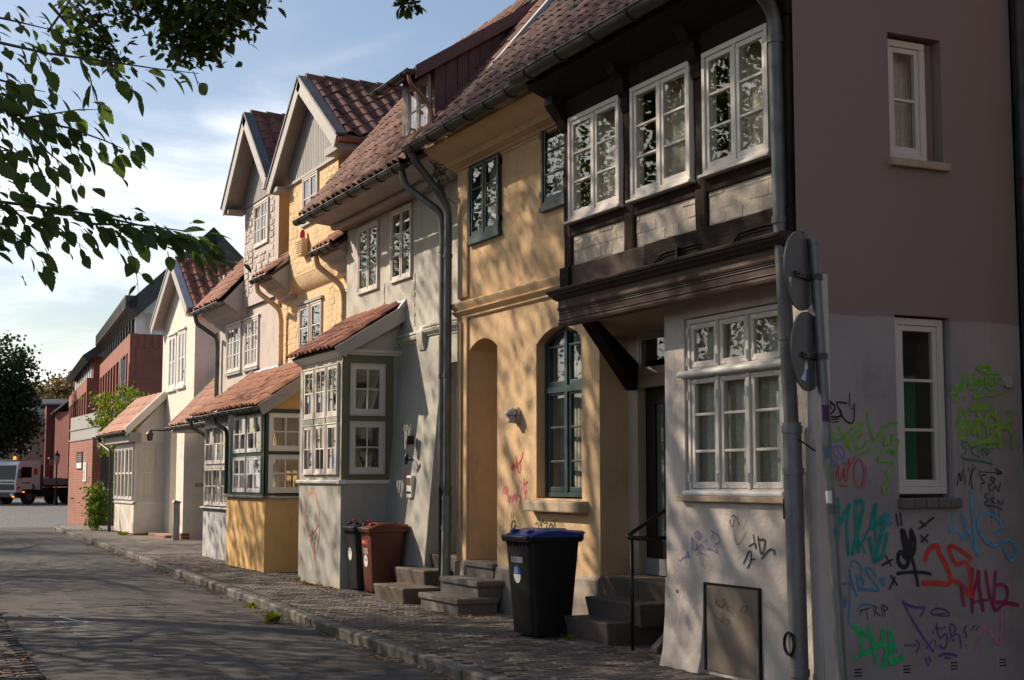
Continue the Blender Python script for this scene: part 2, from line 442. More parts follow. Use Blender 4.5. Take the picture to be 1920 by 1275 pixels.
emis('amber_lamp', (1.0, 0.22, 0.01), 2.2)
emis('red_lamp', (1.0, 0.06, 0.02), 2.5)

# ------------------------------------------------------------------ mesh helpers
class Frame:
    """a plane to build on: s runs along it, t is height, n points out of it"""
    def __init__(self, o, S, N):
        self.o = Vector(o); self.S = Vector(S); self.N = Vector(N)
    def __call__(self, s, t, n):
        p = self.o + self.S * s + self.N * n
        return (p.x, p.y, p.z + t)
def FX(X):                      # facade facing the street (-X); s = world Y
    return Frame((X, 0, 0), (0, 1, 0), (-1, 0, 0))
def FY(Y):                      # gable facing -Y; s = world X
    return Frame((0, Y, 0), (1, 0, 0), (0, -1, 0))
WORLD = Frame((0, 0, 0), (1, 0, 0), (0, 1, 0))     # s = x, n = y, t = z
class MB:
    def __init__(self, fr=None):
        self.v = []; self.f = []; self.fr = fr or (lambda s, t, n: (s, n, t))
    def pts(self, ps):
        i = len(self.v)
        self.v += [self.fr(*p) for p in ps]
        return i
    def face(self, ps):
        i = self.pts(ps); self.f.append(tuple(range(i, i + len(ps))))
    def box(self, s0, s1, t0, t1, n0, n1):
        i = self.pts([(s0, t0, n0), (s1, t0, n0), (s1, t1, n0), (s0, t1, n0), (s0, t0, n1), (s1, t0, n1), (s1, t1, n1), (s0, t1, n1)])
        for q in ((0, 1, 2, 3), (4, 5, 6, 7), (0, 1, 5, 4), (1, 2, 6, 5), (2, 3, 7, 6), (3, 0, 4, 7)):
            self.f.append(tuple(i + k for k in q))
        return self
    def hexa(self, p):          # 8 corners, bottom ring then top ring
        i = self.pts(p)
        for q in ((0, 1, 2, 3), (4, 5, 6, 7), (0, 1, 5, 4), (1, 2, 6, 5), (2, 3, 7, 6), (3, 0, 4, 7)):
            self.f.append(tuple(i + k for k in q))
        return self
    def prism(self, poly, n0, n1):      # polygon in (s,t), extruded along n
        k = len(poly)
        i = self.pts([(s, t, n0) for s, t in poly] + [(s, t, n1) for s, t in poly])
        self.f.append(tuple(range(i, i + k))); self.f.append(tuple(range(i + k, i + 2 * k)))
        for a in range(k):
            b = (a + 1) % k
            self.f.append((i + a, i + b, i + k + b, i + k + a))
        return self
    def profile(self, poly, s0, s1):    # polygon in (n,t), extruded along s
        k = len(poly)
        i = self.pts([(s0, t, n) for n, t in poly] + [(s1, t, n) for n, t in poly])
        self.f.append(tuple(range(i, i + k))); self.f.append(tuple(range(i + k, i + 2 * k)))
        for a in range(k):
            b = (a + 1) % k
            self.f.append((i + a, i + b, i + k + b, i + k + a))
        return self
    def tube(self, path, r, seg=10, caps=True):
        P = [Vector(self.fr(*p)) for p in path]
        R = r if isinstance(r, (list, tuple)) else [r] * len(P)
        rings = []
        prev = None
        for a, p in enumerate(P):
            d = (P[min(a + 1, len(P) - 1)] - P[max(a - 1, 0)]).normalized()
            u = prev - d * prev.dot(d) if prev is not None else (Vector((0, 0, 1)).cross(d) if abs(d.z) < 0.95 else Vector((1, 0, 0)).cross(d))
            if u.length < 1e-5:
                u = d.orthogonal()
            u.normalize(); w = d.cross(u); prev = u
            i = len(self.v)
            self.v += [tuple(p + (u * cos(2 * pi * k / seg) + w * sin(2 * pi * k / seg)) * R[a]) for k in range(seg)]
            rings.append(i)
        for a in range(len(rings) - 1):
            i, j = rings[a], rings[a + 1]
            for k in range(seg):
                l = (k + 1) % seg
                self.f.append((i + k, i + l, j + l, j + k))
        if caps:
            self.f.append(tuple(range(rings[0], rings[0] + seg))); self.f.append(tuple(range(rings[-1], rings[-1] + seg)))
        return self
    def lathe(self, o, prof, seg=16):   # prof: (radius, z) pairs about a vertical axis at o
        i0 = len(self.v)
        ox, oy, oz = o
        for r, z in prof:
            self.v += [(ox + r * cos(2 * pi * k / seg), oy + r * sin(2 * pi * k / seg), oz + z) for k in range(seg)]
        for a in range(len(prof) - 1):
            for k in range(seg):
                l = (k + 1) % seg
                self.f.append((i0 + a * seg + k, i0 + a * seg + l, i0 + (a + 1) * seg + l, i0 + (a + 1) * seg + k))
        self.f.append(tuple(range(i0, i0 + seg)))
        e = i0 + (len(prof) - 1) * seg
        self.f.append(tuple(range(e, e + seg)))
        return self
ORG = {}
def setp(o, label=None, cat=None, group=None, kind=None):
    if label: o['label'] = label
    if cat: o['category'] = cat
    if group: o['group'] = group
    if kind: o['kind'] = kind
    return o
def thing(name, loc, label, cat, group=None, rz=0.0):
    o = bpy.data.objects.new(name, None)
    o.empty_display_size = 0.2
    COL.objects.link(o)
    o.location = loc
    o.rotation_euler = (0, 0, rz)
    ORG[o.name] = Vector(loc)
    return setp(o, label, cat, group)
def mesh_of(mb, name, smooth=False, org=(0, 0, 0), recalc=True):
    ox, oy, oz = org
    me = bpy.data.meshes.new(name)
    me.from_pydata([(x - ox, y - oy, z - oz) for x, y, z in mb.v], [], mb.f)
    if recalc:
        bm = bmesh.new(); bm.from_mesh(me)
        bmesh.ops.recalc_face_normals(bm, faces=bm.faces)
        bm.to_mesh(me); bm.free()
    if smooth:
        me.polygons.foreach_set('use_smooth', [True] * len(me.polygons))
        if smooth is not True:
            me.set_sharp_from_angle(angle=radians(smooth))
    me.update()
    return me
def link(name, me, parent=None, loc=(0, 0, 0)):
    o = bpy.data.objects.new(name, me)
    COL.objects.link(o)
    o.location = loc
    if parent is not None:
        o.parent = parent
    return o
def part(mb, name, mat, parent, smooth=False, bevel=0.0, label=None, kind=None):
    """mesh given in world coordinates, hung under a thing or one of its parts"""
    root = parent
    while root.parent is not None:
        root = root.parent
    org = ORG[root.name]
    me = mesh_of(mb, name, smooth, org)
    me.materials.append(M[mat] if isinstance(mat, str) else mat)
    if getattr(mb, 'cover', None):
        me.attributes.new('cover', 'FLOAT', 'POINT').data.foreach_set('value', mb.cover)
    o = link(name, me, parent)
    if bevel:
        md = o.modifiers.new('bevel', 'BEVEL'); md.width = bevel; md.segments = 2; md.limit_method = 'ANGLE'; md.angle_limit = radians(50)
    return setp(o, label, kind=kind)
def solo(mb, name, mat, label=None, cat=None, group=None, kind=None, smooth=False, bevel=0.0):
    """a top-level thing that is one mesh; its origin sits at its base"""
    xs = [v[0] for v in mb.v]; ys = [v[1] for v in mb.v]; zs = [v[2] for v in mb.v]
    org = ((min(xs) + max(xs)) / 2, (min(ys) + max(ys)) / 2, min(zs))
    me = mesh_of(mb, name, smooth, org)
    me.materials.append(M[mat] if isinstance(mat, str) else mat)
    o = link(name, me, None, org)
    ORG[o.name] = Vector(org)
    if bevel:
        md = o.modifiers.new('bevel', 'BEVEL'); md.width = bevel; md.segments = 2; md.limit_method = 'ANGLE'; md.angle_limit = radians(50)
    return setp(o, label, cat, group, kind)

def arc_pts(a, b, d, rise, k=10):
    """segmental arch from (a,d) to (b,d) with the given rise"""
    h = (b - a) / 2; R = (h * h + rise * rise) / (2 * rise); c = (a + b) / 2
    th0 = math.asin(min(1, h / R))
    return [(c + R * sin(-th0 + 2 * th0 * q / k), d + R * cos(-th0 + 2 * th0 * q / k) - (R - rise)) for q in range(k + 1)]
def wall(fr, s0, s1, t0, t1, ops=(), thick=0.3, sides=False):
    """wall slab with openings; each opening (a,b,c,d,depth,rise)"""
    mb = MB(fr)
    ss = {s0, s1}; ts = {t0, t1}
    O = []
    for q in ops:
        a, b, c, d, dep = q[:5]
        rise = q[5] if len(q) > 5 else 0
        O.append((a, b, c, d, dep, rise))
        ss |= {a, b}; ts |= {c, d + rise}
    s = s0
    while s < s1: ss.add(s); s += 1.1
    S = sorted(x for x in ss if s0 <= x <= s1); T = sorted(x for x in ts if t0 <= x <= t1)
    for i in range(len(S) - 1):
        for j in range(len(T) - 1):
            cs, ct = (S[i] + S[i + 1]) / 2, (T[j] + T[j + 1]) / 2
            if any(a < cs < b and c < ct < d + r for a, b, c, d, dep, r in O):
                continue
            mb.face([(S[i], T[j], 0), (S[i + 1], T[j], 0), (S[i + 1], T[j + 1], 0), (S[i], T[j + 1], 0)])
    for a, b, c, d, dep, r in O:
        mb.face([(a, c, 0), (a, d, 0), (a, d, -dep), (a, c, -dep)])
        mb.face([(b, c, 0), (b, d, 0), (b, d, -dep), (b, c, -dep)])
        mb.face([(a, c, 0), (b, c, 0), (b, c, -dep), (a, c, -dep)])
        if r:
            A = arc_pts(a, b, d, r)
            for q in range(len(A) - 1):
                (x0, y0), (x1, y1) = A[q], A[q + 1]
                mb.face([(x0, y0, 0), (x1, y1, 0), (x1, y1, -dep), (x0, y0, -dep)])
                mb.face([(x0, y0, 0), (x1, y1, 0), (x1, d + r, 0), (x0, d + r, 0)])
        else:
            mb.face([(a, d, 0), (b, d, 0), (b, d, -dep), (a, d, -dep)])
    for s in ((s0, s1) if sides else ()):
        mb.face([(s, t0, 0), (s, t1, 0), (s, t1, -thick), (s, t0, -thick)])
    mb.face([(s0, t1, 0), (s1, t1, 0), (s1, t1, -thick), (s0, t1, -thick)])
    return mb

def casement(house, fr, a, b, c, d, n, cols=2, rows=3, mat='white_paint', dep=0.06, frame=0.045, sash=0.045, bar=0.022, glass='glass', curtain=True, name='window', mull=0.03, rise=0.0, proud=0.03, rowz=None, skip_frame=False, label=None, curt_dep=0.14, room=None, cw=1.0):
    """a framed window in the rectangle a..b, c..d; the frame is the part, sashes, panes and curtains its sub-parts.
    n is the plane (negative = behind the wall face)"""
    mb = MB(fr)
    f = frame
    mb.box(a, b, c, c + f, n - dep, n + proud); mb.box(a, b, d - f, d, n - dep, n + proud)
    mb.box(a, a + f, c + f, d - f, n - dep, n + proud); mb.box(b - f, b, c + f, d - f, n - dep, n + proud)
    k = cols
    w = (b - a - 2 * f - (k - 1) * mull) / k
    for i in range(1, k):
        x = a + f + i * w + (i - 1) * mull
        mb.box(x, x + mull, c + f, d - f, n - dep, n + proud * 0.9)
    W = part(mb, name, mat, house, bevel=0.004, label=label)
    for i in range(k):
        x0 = a + f + i * (w + mull) + 0.002; x1 = x0 + w - 0.004
        z0 = c + f + 0.002; z1 = d - f - 0.002
        sm = MB(fr)
        g = sash
        n0, n1 = n - dep * 0.35, n + proud * 0.6
        sm.box(x0, x1, z0, z0 + g * 1.25, n0, n1); sm.box(x0, x1, z1 - g, z1, n0, n1)
        sm.box(x0, x0 + g, z0 + g * 1.25, z1 - g, n0, n1); sm.box(x1 - g, x1, z0 + g * 1.25, z1 - g, n0, n1)
        zs = rowz or [z0 + g * 1.25 + (z1 - z0 - g * 2.25) * r / rows for r in range(1, rows)]
        for zz in zs:
            sm.box(x0 + g, x1 - g, zz - bar / 2, zz + bar / 2, n0 + 0.006, n1 - 0.003)
        vb = 1 if cw == 2 else 0
        if vb:
            xm = (x0 + x1) / 2
            sm.box(xm - bar / 2, xm + bar / 2, z0 + g * 1.25, z1 - g, n0 + 0.008, n1 - 0.005)
        s = part(sm, 'sash', mat, W, bevel=0.003)
        lv = [z0 + g * 1.25] + list(zs) + [z1 - g]
        xs = [x0 + g, x1 - g] if not vb else [x0 + g, (x0 + x1) / 2, x1 - g]
        for q in range(len(lv) - 1):
            for u in range(len(xs) - 1):
                pm = MB(fr)
                jn = random.uniform(-0.004, 0.004)
                na = n1 - .016
                tl = random.uniform(-.0025, .0025)
                pm.hexa([(xs[u], lv[q], na - .002 + jn), (xs[u + 1], lv[q], na - .002 - jn), (xs[u + 1], lv[q], na + .002 - jn), (xs[u], lv[q], na + .002 + jn),
                         (xs[u], lv[q + 1], na - .002 + jn + tl), (xs[u + 1], lv[q + 1], na - .002 - jn + tl), (xs[u + 1], lv[q + 1], na + .002 - jn + tl), (xs[u], lv[q + 1], na + .002 + jn + tl)])
                part(pm, 'pane', glass, W)
    if curtain:
        cm = MB(fr)
        k = 28
        i0 = len(cm.v)
        for q in range(k + 1):
            s = a + (b - a) * q / k
            nn = n - curt_dep + 0.018 * sin(q * 2.1 + a * 7) + 0.008 * sin(q * 5.3)
            cm.pts([(s, c, nn), (s, d, nn)])
        for q in range(k):
            cm.f.append((i0 + 2 * q, i0 + 2 * q + 2, i0 + 2 * q + 3, i0 + 2 * q + 1))
        part(cm, 'curtain', 'curtain', W, smooth=True)
    if room:
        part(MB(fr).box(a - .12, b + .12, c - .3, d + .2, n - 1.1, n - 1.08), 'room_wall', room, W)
    return W

def gutter(house, path, r=0.07, mat='zinc_dark', name='gutter', parent=None, brackets=5):
    """half-round gutter along a straight run p0 -> p1 (world), with bracket straps"""
    p0, p1 = Vector(path[0]), Vector(path[1])
    d = (p1 - p0).normalized()
    side = Vector((d.y, -d.x, 0)).normalized()
    mb = MB()
    K = 9
    for rr in (r, r - 0.008):
        i0 = len(mb.v)
        for p in (p0, p1):
            for q in range(K + 1):
                a = pi + pi * q / K
                mb.v.append(tuple(p + side * (rr * cos(a)) + Vector((0, 0, rr * sin(a)))))
        for q in range(K):
            mb.f.append((i0 + q, i0 + q + 1, i0 + K + 1 + q + 1, i0 + K + 1 + q))
    i0 = len(mb.v)
    for p in (p0, p1):          # end caps
        j = len(mb.v)
        for q in range(K + 1):
            a = pi + pi * q / K
            mb.v.append(tuple(p + side * (r * cos(a)) + Vector((0, 0, r * sin(a)))))
        mb.f.append(tuple(range(j, j + K + 1)))
    for sg in (-1, 1):
        mb.tube([tuple_sz(p0 + side * sg * r), tuple_sz(p1 + side * sg * r)], 0.010, 6)
    g = part(mb, name, mat, house, smooth=40)
    L = (p1 - p0).length
    for k in range(brackets):
        p = p0 + d * (L * (k + 0.5) / brackets)
        bm_ = MB()
        pp = [p + side * ((r + .008) * cos(pi + pi * q / 8)) + Vector((0, 0, (r + .008) * sin(pi + pi * q / 8))) for q in range(9)]
        bm_.tube([tuple_sz(x) for x in pp], 0.009, 5)
        part(bm_, 'bracket', mat, g)
    return g
def tuple_sz(p):     # world xyz -> (s,t,n) order of the default frame
    return (p.x, p.z, p.y)
def pipe(house, path, r, mat='zinc_dark', name='downpipe', seg=12, collars=(), cr=1.18):
    P = [Vector(p) for p in path]
    # round the corners
    Q = [P[0]]
    for i in range(1, len(P) - 1):
        a, b, c = P[i - 1], P[i], P[i + 1]
        l1, l2 = (b - a).length, (c - b).length
        m = min(0.16, l1 * .45, l2 * .45)
        p1 = b + (a - b).normalized() * m; p2 = b + (c - b).normalized() * m
        for k in range(6):
            u = k / 5
            Q.append(p1 * (1 - u) ** 2 + b * 2 * u * (1 - u) + p2 * u * u)
    Q.append(P[-1])
    o = part(MB().tube([tuple_sz(x) for x in Q], r, seg), name, mat, house, smooth=50)
    for z in collars:
        for a, b in zip(P, P[1:]):
            if min(a.z, b.z) <= z <= max(a.z, b.z) and abs(a.z - b.z) > .3:
                u = (z - a.z) / (b.z - a.z); c = a.lerp(b, u)
                part(MB().tube([(c.x, z - .025, c.y), (c.x, z + .025, c.y)], r * cr, seg), 'collar', mat, o, smooth=50)
                break
    return o

# pantiles ----------------------------------------------------------
TILES = {}
def tile_mesh(w, l, mat, amp, key):
    k = (round(w, 3), round(l, 3), mat, key)
    if k in TILES: return TILES[k]
    mb = MB()
    N = 8
    th = 0.016
    for j, y in enumerate((0.0, l)):
        lift = 0.020 * (1 - j)
        for side in (0, 1):
            for q in range(N + 1):
                u = q / N
                z = amp * (sin(2 * pi * (u - 0.12)) * 0.5 + 0.5) ** 1.0 + lift - th * side
                mb.v.append(((u - 0.5) * w * 1.07, y, z))
    st = N + 1
    for q in range(N):
        mb.f.append((q, q + 1, 2 * st + q + 1, 2 * st + q))
        mb.f.append((q, q + 1, st + q + 1, st + q))
    mb.f.append((0, st, 3 * st, 2 * st)); mb.f.append((N, st + N, 3 * st + N, 2 * st + N))
    me = mesh_of(mb, 'roof_tile', 60)
    me.materials.append(M[mat])
    TILES[k] = me
    return me
def tiles(roof, o, u, v, width, length, w=0.21, l=0.30, mat='tile_red', amp=0.05, keep=None, jit=0.02, tl=0.36):
    """single pantiles laid on the plane through o spanned by u (along the eave) and v (up the slope)"""
    root = roof
    while root.parent is not None: root = root.parent
    org = ORG[root.name]
    o = Vector(o); u = Vector(u).normalized(); v = Vector(v).normalized(); nrm = u.cross(v)
    if nrm.z < 0: nrm = -nrm
    rot = Matrix((u, v, nrm)).transposed()
    if rot.determinant() < 0:
        u2 = -u; rot = Matrix((u2, v, nrm)).transposed()
    nu = max(1, round(width / w)); w = width / nu
    nv = max(1, round(length / l)); l = length / nv
    me = tile_mesh(w, l * (tl / 0.30), mat, amp, 0)
    for j in range(nv):
        for i in range(nu):
            p = o + u * ((i + .5) * w + random.gauss(0, jit * .25)) + v * (j * l + random.gauss(0, jit * .5)) + nrm * (0.005 + random.gauss(0, jit * .12))
            if keep and not keep(p): continue
            ob = bpy.data.objects.new('roof_tile', me)
            COL.objects.link(ob)
            ob.parent = roof
            r = rot @ Matrix.Rotation(random.gauss(0, .012), 3, 'Z') @ Matrix.Rotation(random.gauss(0, .01), 3, 'X')
            ob.matrix_local = Matrix.Translation(p - org) @ r.to_4x4()
def slab(pts, th, down=True):
    """roof deck: a planar quad given thickness along its normal"""
    P = [Vector(p) for p in pts]
    n = (P[1] - P[0]).cross(P[2] - P[0]).normalized()
    if n.z < 0: n = -n
    mb = MB()
    mb.v = [tuple(p) for p in P] + [tuple(p - n * th) for p in P]
    k = len(P)
    mb.f = [tuple(range(k)), tuple(range(k, 2 * k))] + [(a, (a + 1) % k, k + (a + 1) % k, k + a) for a in range(k)]
    return mb
def ribbon(fr, strokes, n=0.003):
    """flat painted strokes; strokes = [(width, [(s,t)...])]"""
    mb = MB(fr); mb.cover = []
    for w, pts in strokes:
        P = [Vector(p) for p in pts]
        if len(P) == 1: P = [P[0], P[0] + Vector((w * .3, 0))]
        # smooth by corner cutting
        for _ in range(2):
            if len(P) > 2:
                Q = [P[0]]
                for a, b in zip(P, P[1:]):
                    Q += [a.lerp(b, .25), a.lerp(b, .75)]
                Q.append(P[-1]); P = Q
        L = []
        for i, p in enumerate(P):
            d = P[min(i + 1, len(P) - 1)] - P[max(i - 1, 0)]
            if d.length < 1e-6: d = Vector((1, 0))
            d.normalize(); q = Vector((-d.y, d.x)) * w * .5 * (0.85 if i in (0, len(P) - 1) else 1)
            if i == 0: p = p - d * w * .3
            if i == len(P) - 1: p = p + d * w * .3
            L.append((p + q, p, p - q))
        base = mb.pts([(x.x, x.y, n + i * .00005) for i, pr in enumerate(L) for x in pr])
        for i in range(len(L) - 1):
            a = base + 3 * i
            mb.f.append((a, a + 1, a + 4, a + 3)); mb.f.append((a + 1, a + 2, a + 5, a + 4))
        mb.cover += [c for i in range(len(L)) for c in ((0, .55, 0) if i in (0, len(L) - 1) else (0, 1, 0))]
        n += 0.0002 + len(L) * .00005
    return mb

# ------------------------------------------------------------------ ground
def lerp_tab(tab, y):
    if y <= tab[0][0]: return tab[0][1]
    for (a, va), (b, vb) in zip(tab, tab[1:]):
        if y <= b: return va + (vb - va) * (y - a) / (b - a)
    return tab[-1][1]
KERB = [(-20, 4.45), (5, 4.55), (11.05, 4.69), (13.93, 4.81), (16.5, 4.97), (23.5, 5.38), (31, 5.85), (40, 6.33), (48.4, 6.80), (50, 7.1)]
kx = lambda y: lerp_tab(KERB, y)
LEFT = [(-20, 1.45), (12.3, 1.59), (16.6, 1.80), (30, 2.7), (48, 4.0), (60, 4.5)]
lx = lambda y: lerp_tab(LEFT, y)
g = MB()
g.face([(-600, -0.012, -200), (900, -0.012, -200), (900, -0.012, 1200), (-600, -0.012, 1200)])
solo(g, 'ground', 'earth', kind='structure')
# road sheet, gently crowned
r = MB()
ys = [-20 + 1.0 * i for i in range(72)]
K = 8
for y in ys:
    a, b = lx(y) - 0.05, kx(y) + 0.03
    for k in range(K + 1):
        u = k / K
        x = a + (b - a) * u
        z = 0.03 * (1 - (2 * u - 1) ** 2) - 0.004 + 0.006 * noise.noise(Vector((x * .9, y * .7, 0)))
        r.v.append((x, y, z))
for i in range(len(ys) - 1):
    for k in range(K):
        a = i * (K + 1) + k
        r.f.append((a, a + 1, a + K + 2, a + K + 1))
road = solo(r, 'road', 'asphalt', kind='structure', smooth=True)
# cobbled square beyond the end of the houses
c = MB()
c.face([(-60, 0.0, 51), (2.0, 0.0, 51), (60, 0.0, 51), (60, 0.0, 160), (-60, 0.0, 160)])
solo(c, 'square', 'cobble', kind='structure')
# asphalt repairs: thin sheets a few millimetres proud
def sheet(pts, z, name, mat, th=0.003):
    mb = MB()
    k = len(pts)
    mb.v = [(x, y, z(x, y) + th) for x, y in pts] + [(x, y, z(x, y) - 0.01) for x, y in pts]
    mb.f = [tuple(range(k))] + [(a, (a + 1) % k, k + (a + 1) % k, k + a) for a in range(k)]
    return mb
def roadz(x, y):
    a, b = lx(y) - 0.05, kx(y) + 0.03
    u = (x - a) / (b - a)
    return 0.03 * (1 - (2 * u - 1) ** 2) - 0.004 + 0.006 * noise.noise(Vector((x * .9, y * .7, 0)))
def patch(x0, x1, y0, y1, skew, mat, seed, th=0.009):
    rr = random.Random(seed)
    n, m_ = 8, 14
    mb = MB()
    for j in range(m_ + 1):
        for i in range(n + 1):
            u, w = i / n, j / m_
            x = x0 + (x1 - x0) * u + skew * w + rr.gauss(0, .01) * (i in (0, n))
            y = y0 + (y1 - y0) * w + rr.gauss(0, .012) * (j in (0, m_)) + .25 * skew * u
            e = 0 if (i in (0, n) or j in (0, m_)) else th
            mb.v.append((x, y, roadz(x, y) + (.004 if e == 0 else th)))
    for j in range(m_):
        for i in range(n):
            a = j * (n + 1) + i
            mb.f.append((a, a + 1, a + n + 2, a + n + 1))
    return part(mb, 'repair_patch', mat, road, smooth=True)
patch(1.75, 3.0, 11.2, 14.3, .15, 'asphalt_patch', 1)
patch(2.4, 3.9, 15.0, 17.4, .1, 'asphalt_pale', 2)
patch(3.0, 4.1, 18.6, 22.5, .2, 'asphalt_patch', 3)
patch(2.9, 4.4, 25.0, 28.5, .25, 'asphalt_pale', 4)
patch(3.6, 4.6, 11.6, 12.5, .05, 'asphalt_patch', 5)
# scratched white line marks on the asphalt
def roadmark(pts, w):
    mb = ribbon(lambda s, t, n: (s, t, roadz(s, t) + .012 + n * .2), [(w, pts)])
    part(mb, 'paint_mark', 'sticker_white', road)
roadmark([(2.55, 17.5), (2.62, 16.9), (2.72, 16.62)], .035)
roadmark([(2.42, 16.9), (2.62, 16.72)], .03)
roadmark([(2.0, 16.3), (2.45, 16.2), (2.95, 16.35)], .014)
roadmark([(2.66, 16.8), (3.05, 16.3)], .014)
roadmark([(2.75, 13.2), (3.0, 13.1)], .03)

# pavement along the houses
pv = MB()
ys = [-20 + 0.5 * i for i in range(143)]
i0 = 0
for y in ys:
    a = kx(y) + 0.115
    pv.v += [(a, y, 0.088), (11.5, y, 0.088)]
for i in range(len(ys) - 1):
    pv.f.append((2 * i, 2 * i + 1, 2 * i + 3, 2 * i + 2))
walk = solo(pv, 'pavement', 'paver_joint', kind='structure')
org = ORG[walk.name]
# kerb stones, each its own piece
km = {}
def kerb_mesh(L, v):
    key = (round(L, 2), v)
    if key in km: return km[key]
    rr = random.Random(v)
    mb = MB()
    n = 5
    for i in range(n + 1):
        y = -L / 2 + L * i / n
        dz = rr.uniform(-.007, .004); dx = rr.uniform(-.006, .006)
        mb.v += [(-.06 + dx, y, -.12), (-.06 + dx, y, -.02 + dz), (-.035 + dx, y, dz), (.06, y, dz), (.06, y, -.12)]
    for i in range(n):
        for k in range(4):
            a = i * 5 + k
            mb.f.append((a, a + 1, a + 6, a + 5))
    mb.f.append((0, 1, 2, 3, 4)); e = n * 5; mb.f.append((e, e + 1, e + 2, e + 3, e + 4))
    me = mesh_of(mb, 'kerb_stone', 35); me.materials.append(M['kerb'])
    km[key] = me
    return me
y = 7.0
q = 0
while y < 48.2:
    L = random.choice((0.85, 0.95, 1.0))
    yc = y + L / 2
    d = (kx(yc + .4) - kx(yc - .4)) / .8
    o = link('kerb_stone', kerb_mesh(L - .015, q % 5), walk, Vector((kx(yc) + .055, yc, .102 + random.gauss(0, .004))) - org)
    o.rotation_euler = (random.gauss(0, .004), random.gauss(0, .012), -math.atan(d) + random.gauss(0, .004))
    y += L; q += 1
# paving bricks: the nearest as single pieces, the rest joined
PW, PL = 0.105, 0.205
pms = []
for v in range(4):
    rr = random.Random(40 + v)
    mb = MB()
    hw, hl = PW / 2 - .004, PL / 2 - .004
    j = lambda: rr.uniform(-.004, .004)
    top = [(-hl + .008 + j(), -hw + .008 + j()), (hl - .008 + j(), -hw + .008 + j()), (hl - .008 + j(), hw - .008 + j()), (-hl + .008 + j(), hw - .008 + j())]
    bot = [(-hl, -hw), (hl, -hw), (hl, hw), (-hl, hw)]
    mb.v = [(x, y_, -.006) for x, y_ in bot] + [(x, y_, .004 + j() * .5) for x, y_ in top] + [(x, y_, -.02) for x, y_ in bot]
    mb.f = [(4, 5, 6, 7)] + [(a, (a + 1) % 4, 4 + (a + 1) % 4, 4 + a) for a in range(4)] + [(8 + a, 8 + (a + 1) % 4, (a + 1) % 4, a) for a in range(4)]
    me = mesh_of(mb, 'paving_brick', recalc=True); me.materials.append(M['paver'])
    pms.append((me, mb))
HOUSE_LINE = [(6, 6.2), (10.3, 6.28), (10.4, 7.2), (12.9, 7.1), (16.6, 7.1), (17.5, 7.2), (19.1, 7.2), (19.2, 6.5), (21.2, 6.5), (21.3, 7.2), (23.2, 7.2), (23.3, 6.58), (25.9, 6.6), (26.0, 6.9), (28.8, 6.9), (28.9, 8), (40.3, 8.4), (40.5, 7.75), (43.3, 7.8), (50, 8.2)]
cand = []
row = 0
y = 8.6
while y < 30:
    x = kx(y) + .12 + PL / 2 - (PL / 2 if row % 2 else 0)
    xe = lerp_tab(HOUSE_LINE, y)
    while x < xe:
        if x - PL / 2 > kx(y) + .11:
            cand.append((x, y))
        x += PL
    row += 1; y += PW
seen = sorted((c for c in cand if c[1] > 10.2 and c[0] < 6.5), key=lambda c: c[1])[:300]
ss_ = set(seen)
for x, y in seen:
    zz = .0905 + .010 * noise.noise(Vector((x * 1.3, y * 1.1, 4))) + random.gauss(0, .0018)
    o = link('paving_brick', random.choice(pms)[0], walk, Vector((x, y, zz)) - org)
    o.rotation_euler = (random.gauss(0, .02), random.gauss(0, .014), random.gauss(0, .02))
rest = MB()
for x, y in cand:
    if (x, y) in ss_: continue
    zz = .0905 + .010 * noise.noise(Vector((x * 1.3, y * 1.1, 4))) + random.gauss(0, .0018)
    pm_ = random.choice(pms)[1]
    a = random.gauss(0, .02); i0 = len(rest.v)
    tx, ty = random.gauss(0, .014), random.gauss(0, .02)
    for vx, vy, vz in pm_.v:
        rest.v.append((x + vx * cos(a) - vy * sin(a), y + vx * sin(a) + vy * cos(a), zz + vz + vx * tx + vy * ty))
    rest.f += [tuple(i0 + k for k in f) for f in pm_.f]
me = mesh_of(rest, 'paving_bricks', False, org, recalc=False); me.materials.append(M['paver'])
setp(link('paving_bricks', me, walk), kind='stuff')
fp = MB()
ys = [30 + 0.5 * i for i in range(42)]
for y in ys:
    fp.v += [(kx(y) + .12, y, .094), (11.4, y, .094)]
for i in range(len(ys) - 1):
    fp.f.append((2 * i, 2 * i + 1, 2 * i + 3, 2 * i + 2))
part(fp, 'far_paving', 'paver_far', walk)

# left-hand footway with its edging of bricks
lp = MB()
ys = [-20 + 1.0 * i for i in range(82)]
for y in ys:
    lp.v += [(-14, y, .03), (lx(y) - .14, y, .03)]
for i in range(len(ys) - 1):
    lp.f.append((2 * i, 2 * i + 1, 2 * i + 3, 2 * i + 2))
fw = solo(lp, 'footway', 'earth', kind='structure')
org2 = ORG[fw.name]
y = 9.6
while y < 18.2:
    for c_ in range(3):
        o = link('edging_brick', random.choice(pms)[0], fw, Vector((lx(y) - .12 - c_ * .21 + (.1 if round(y / PW) % 2 else 0), y, .035 + random.gauss(0, .003))) - org2)
        o.rotation_euler = (random.gauss(0, .02), random.gauss(0, .02), random.gauss(0, .03))
    y += PW

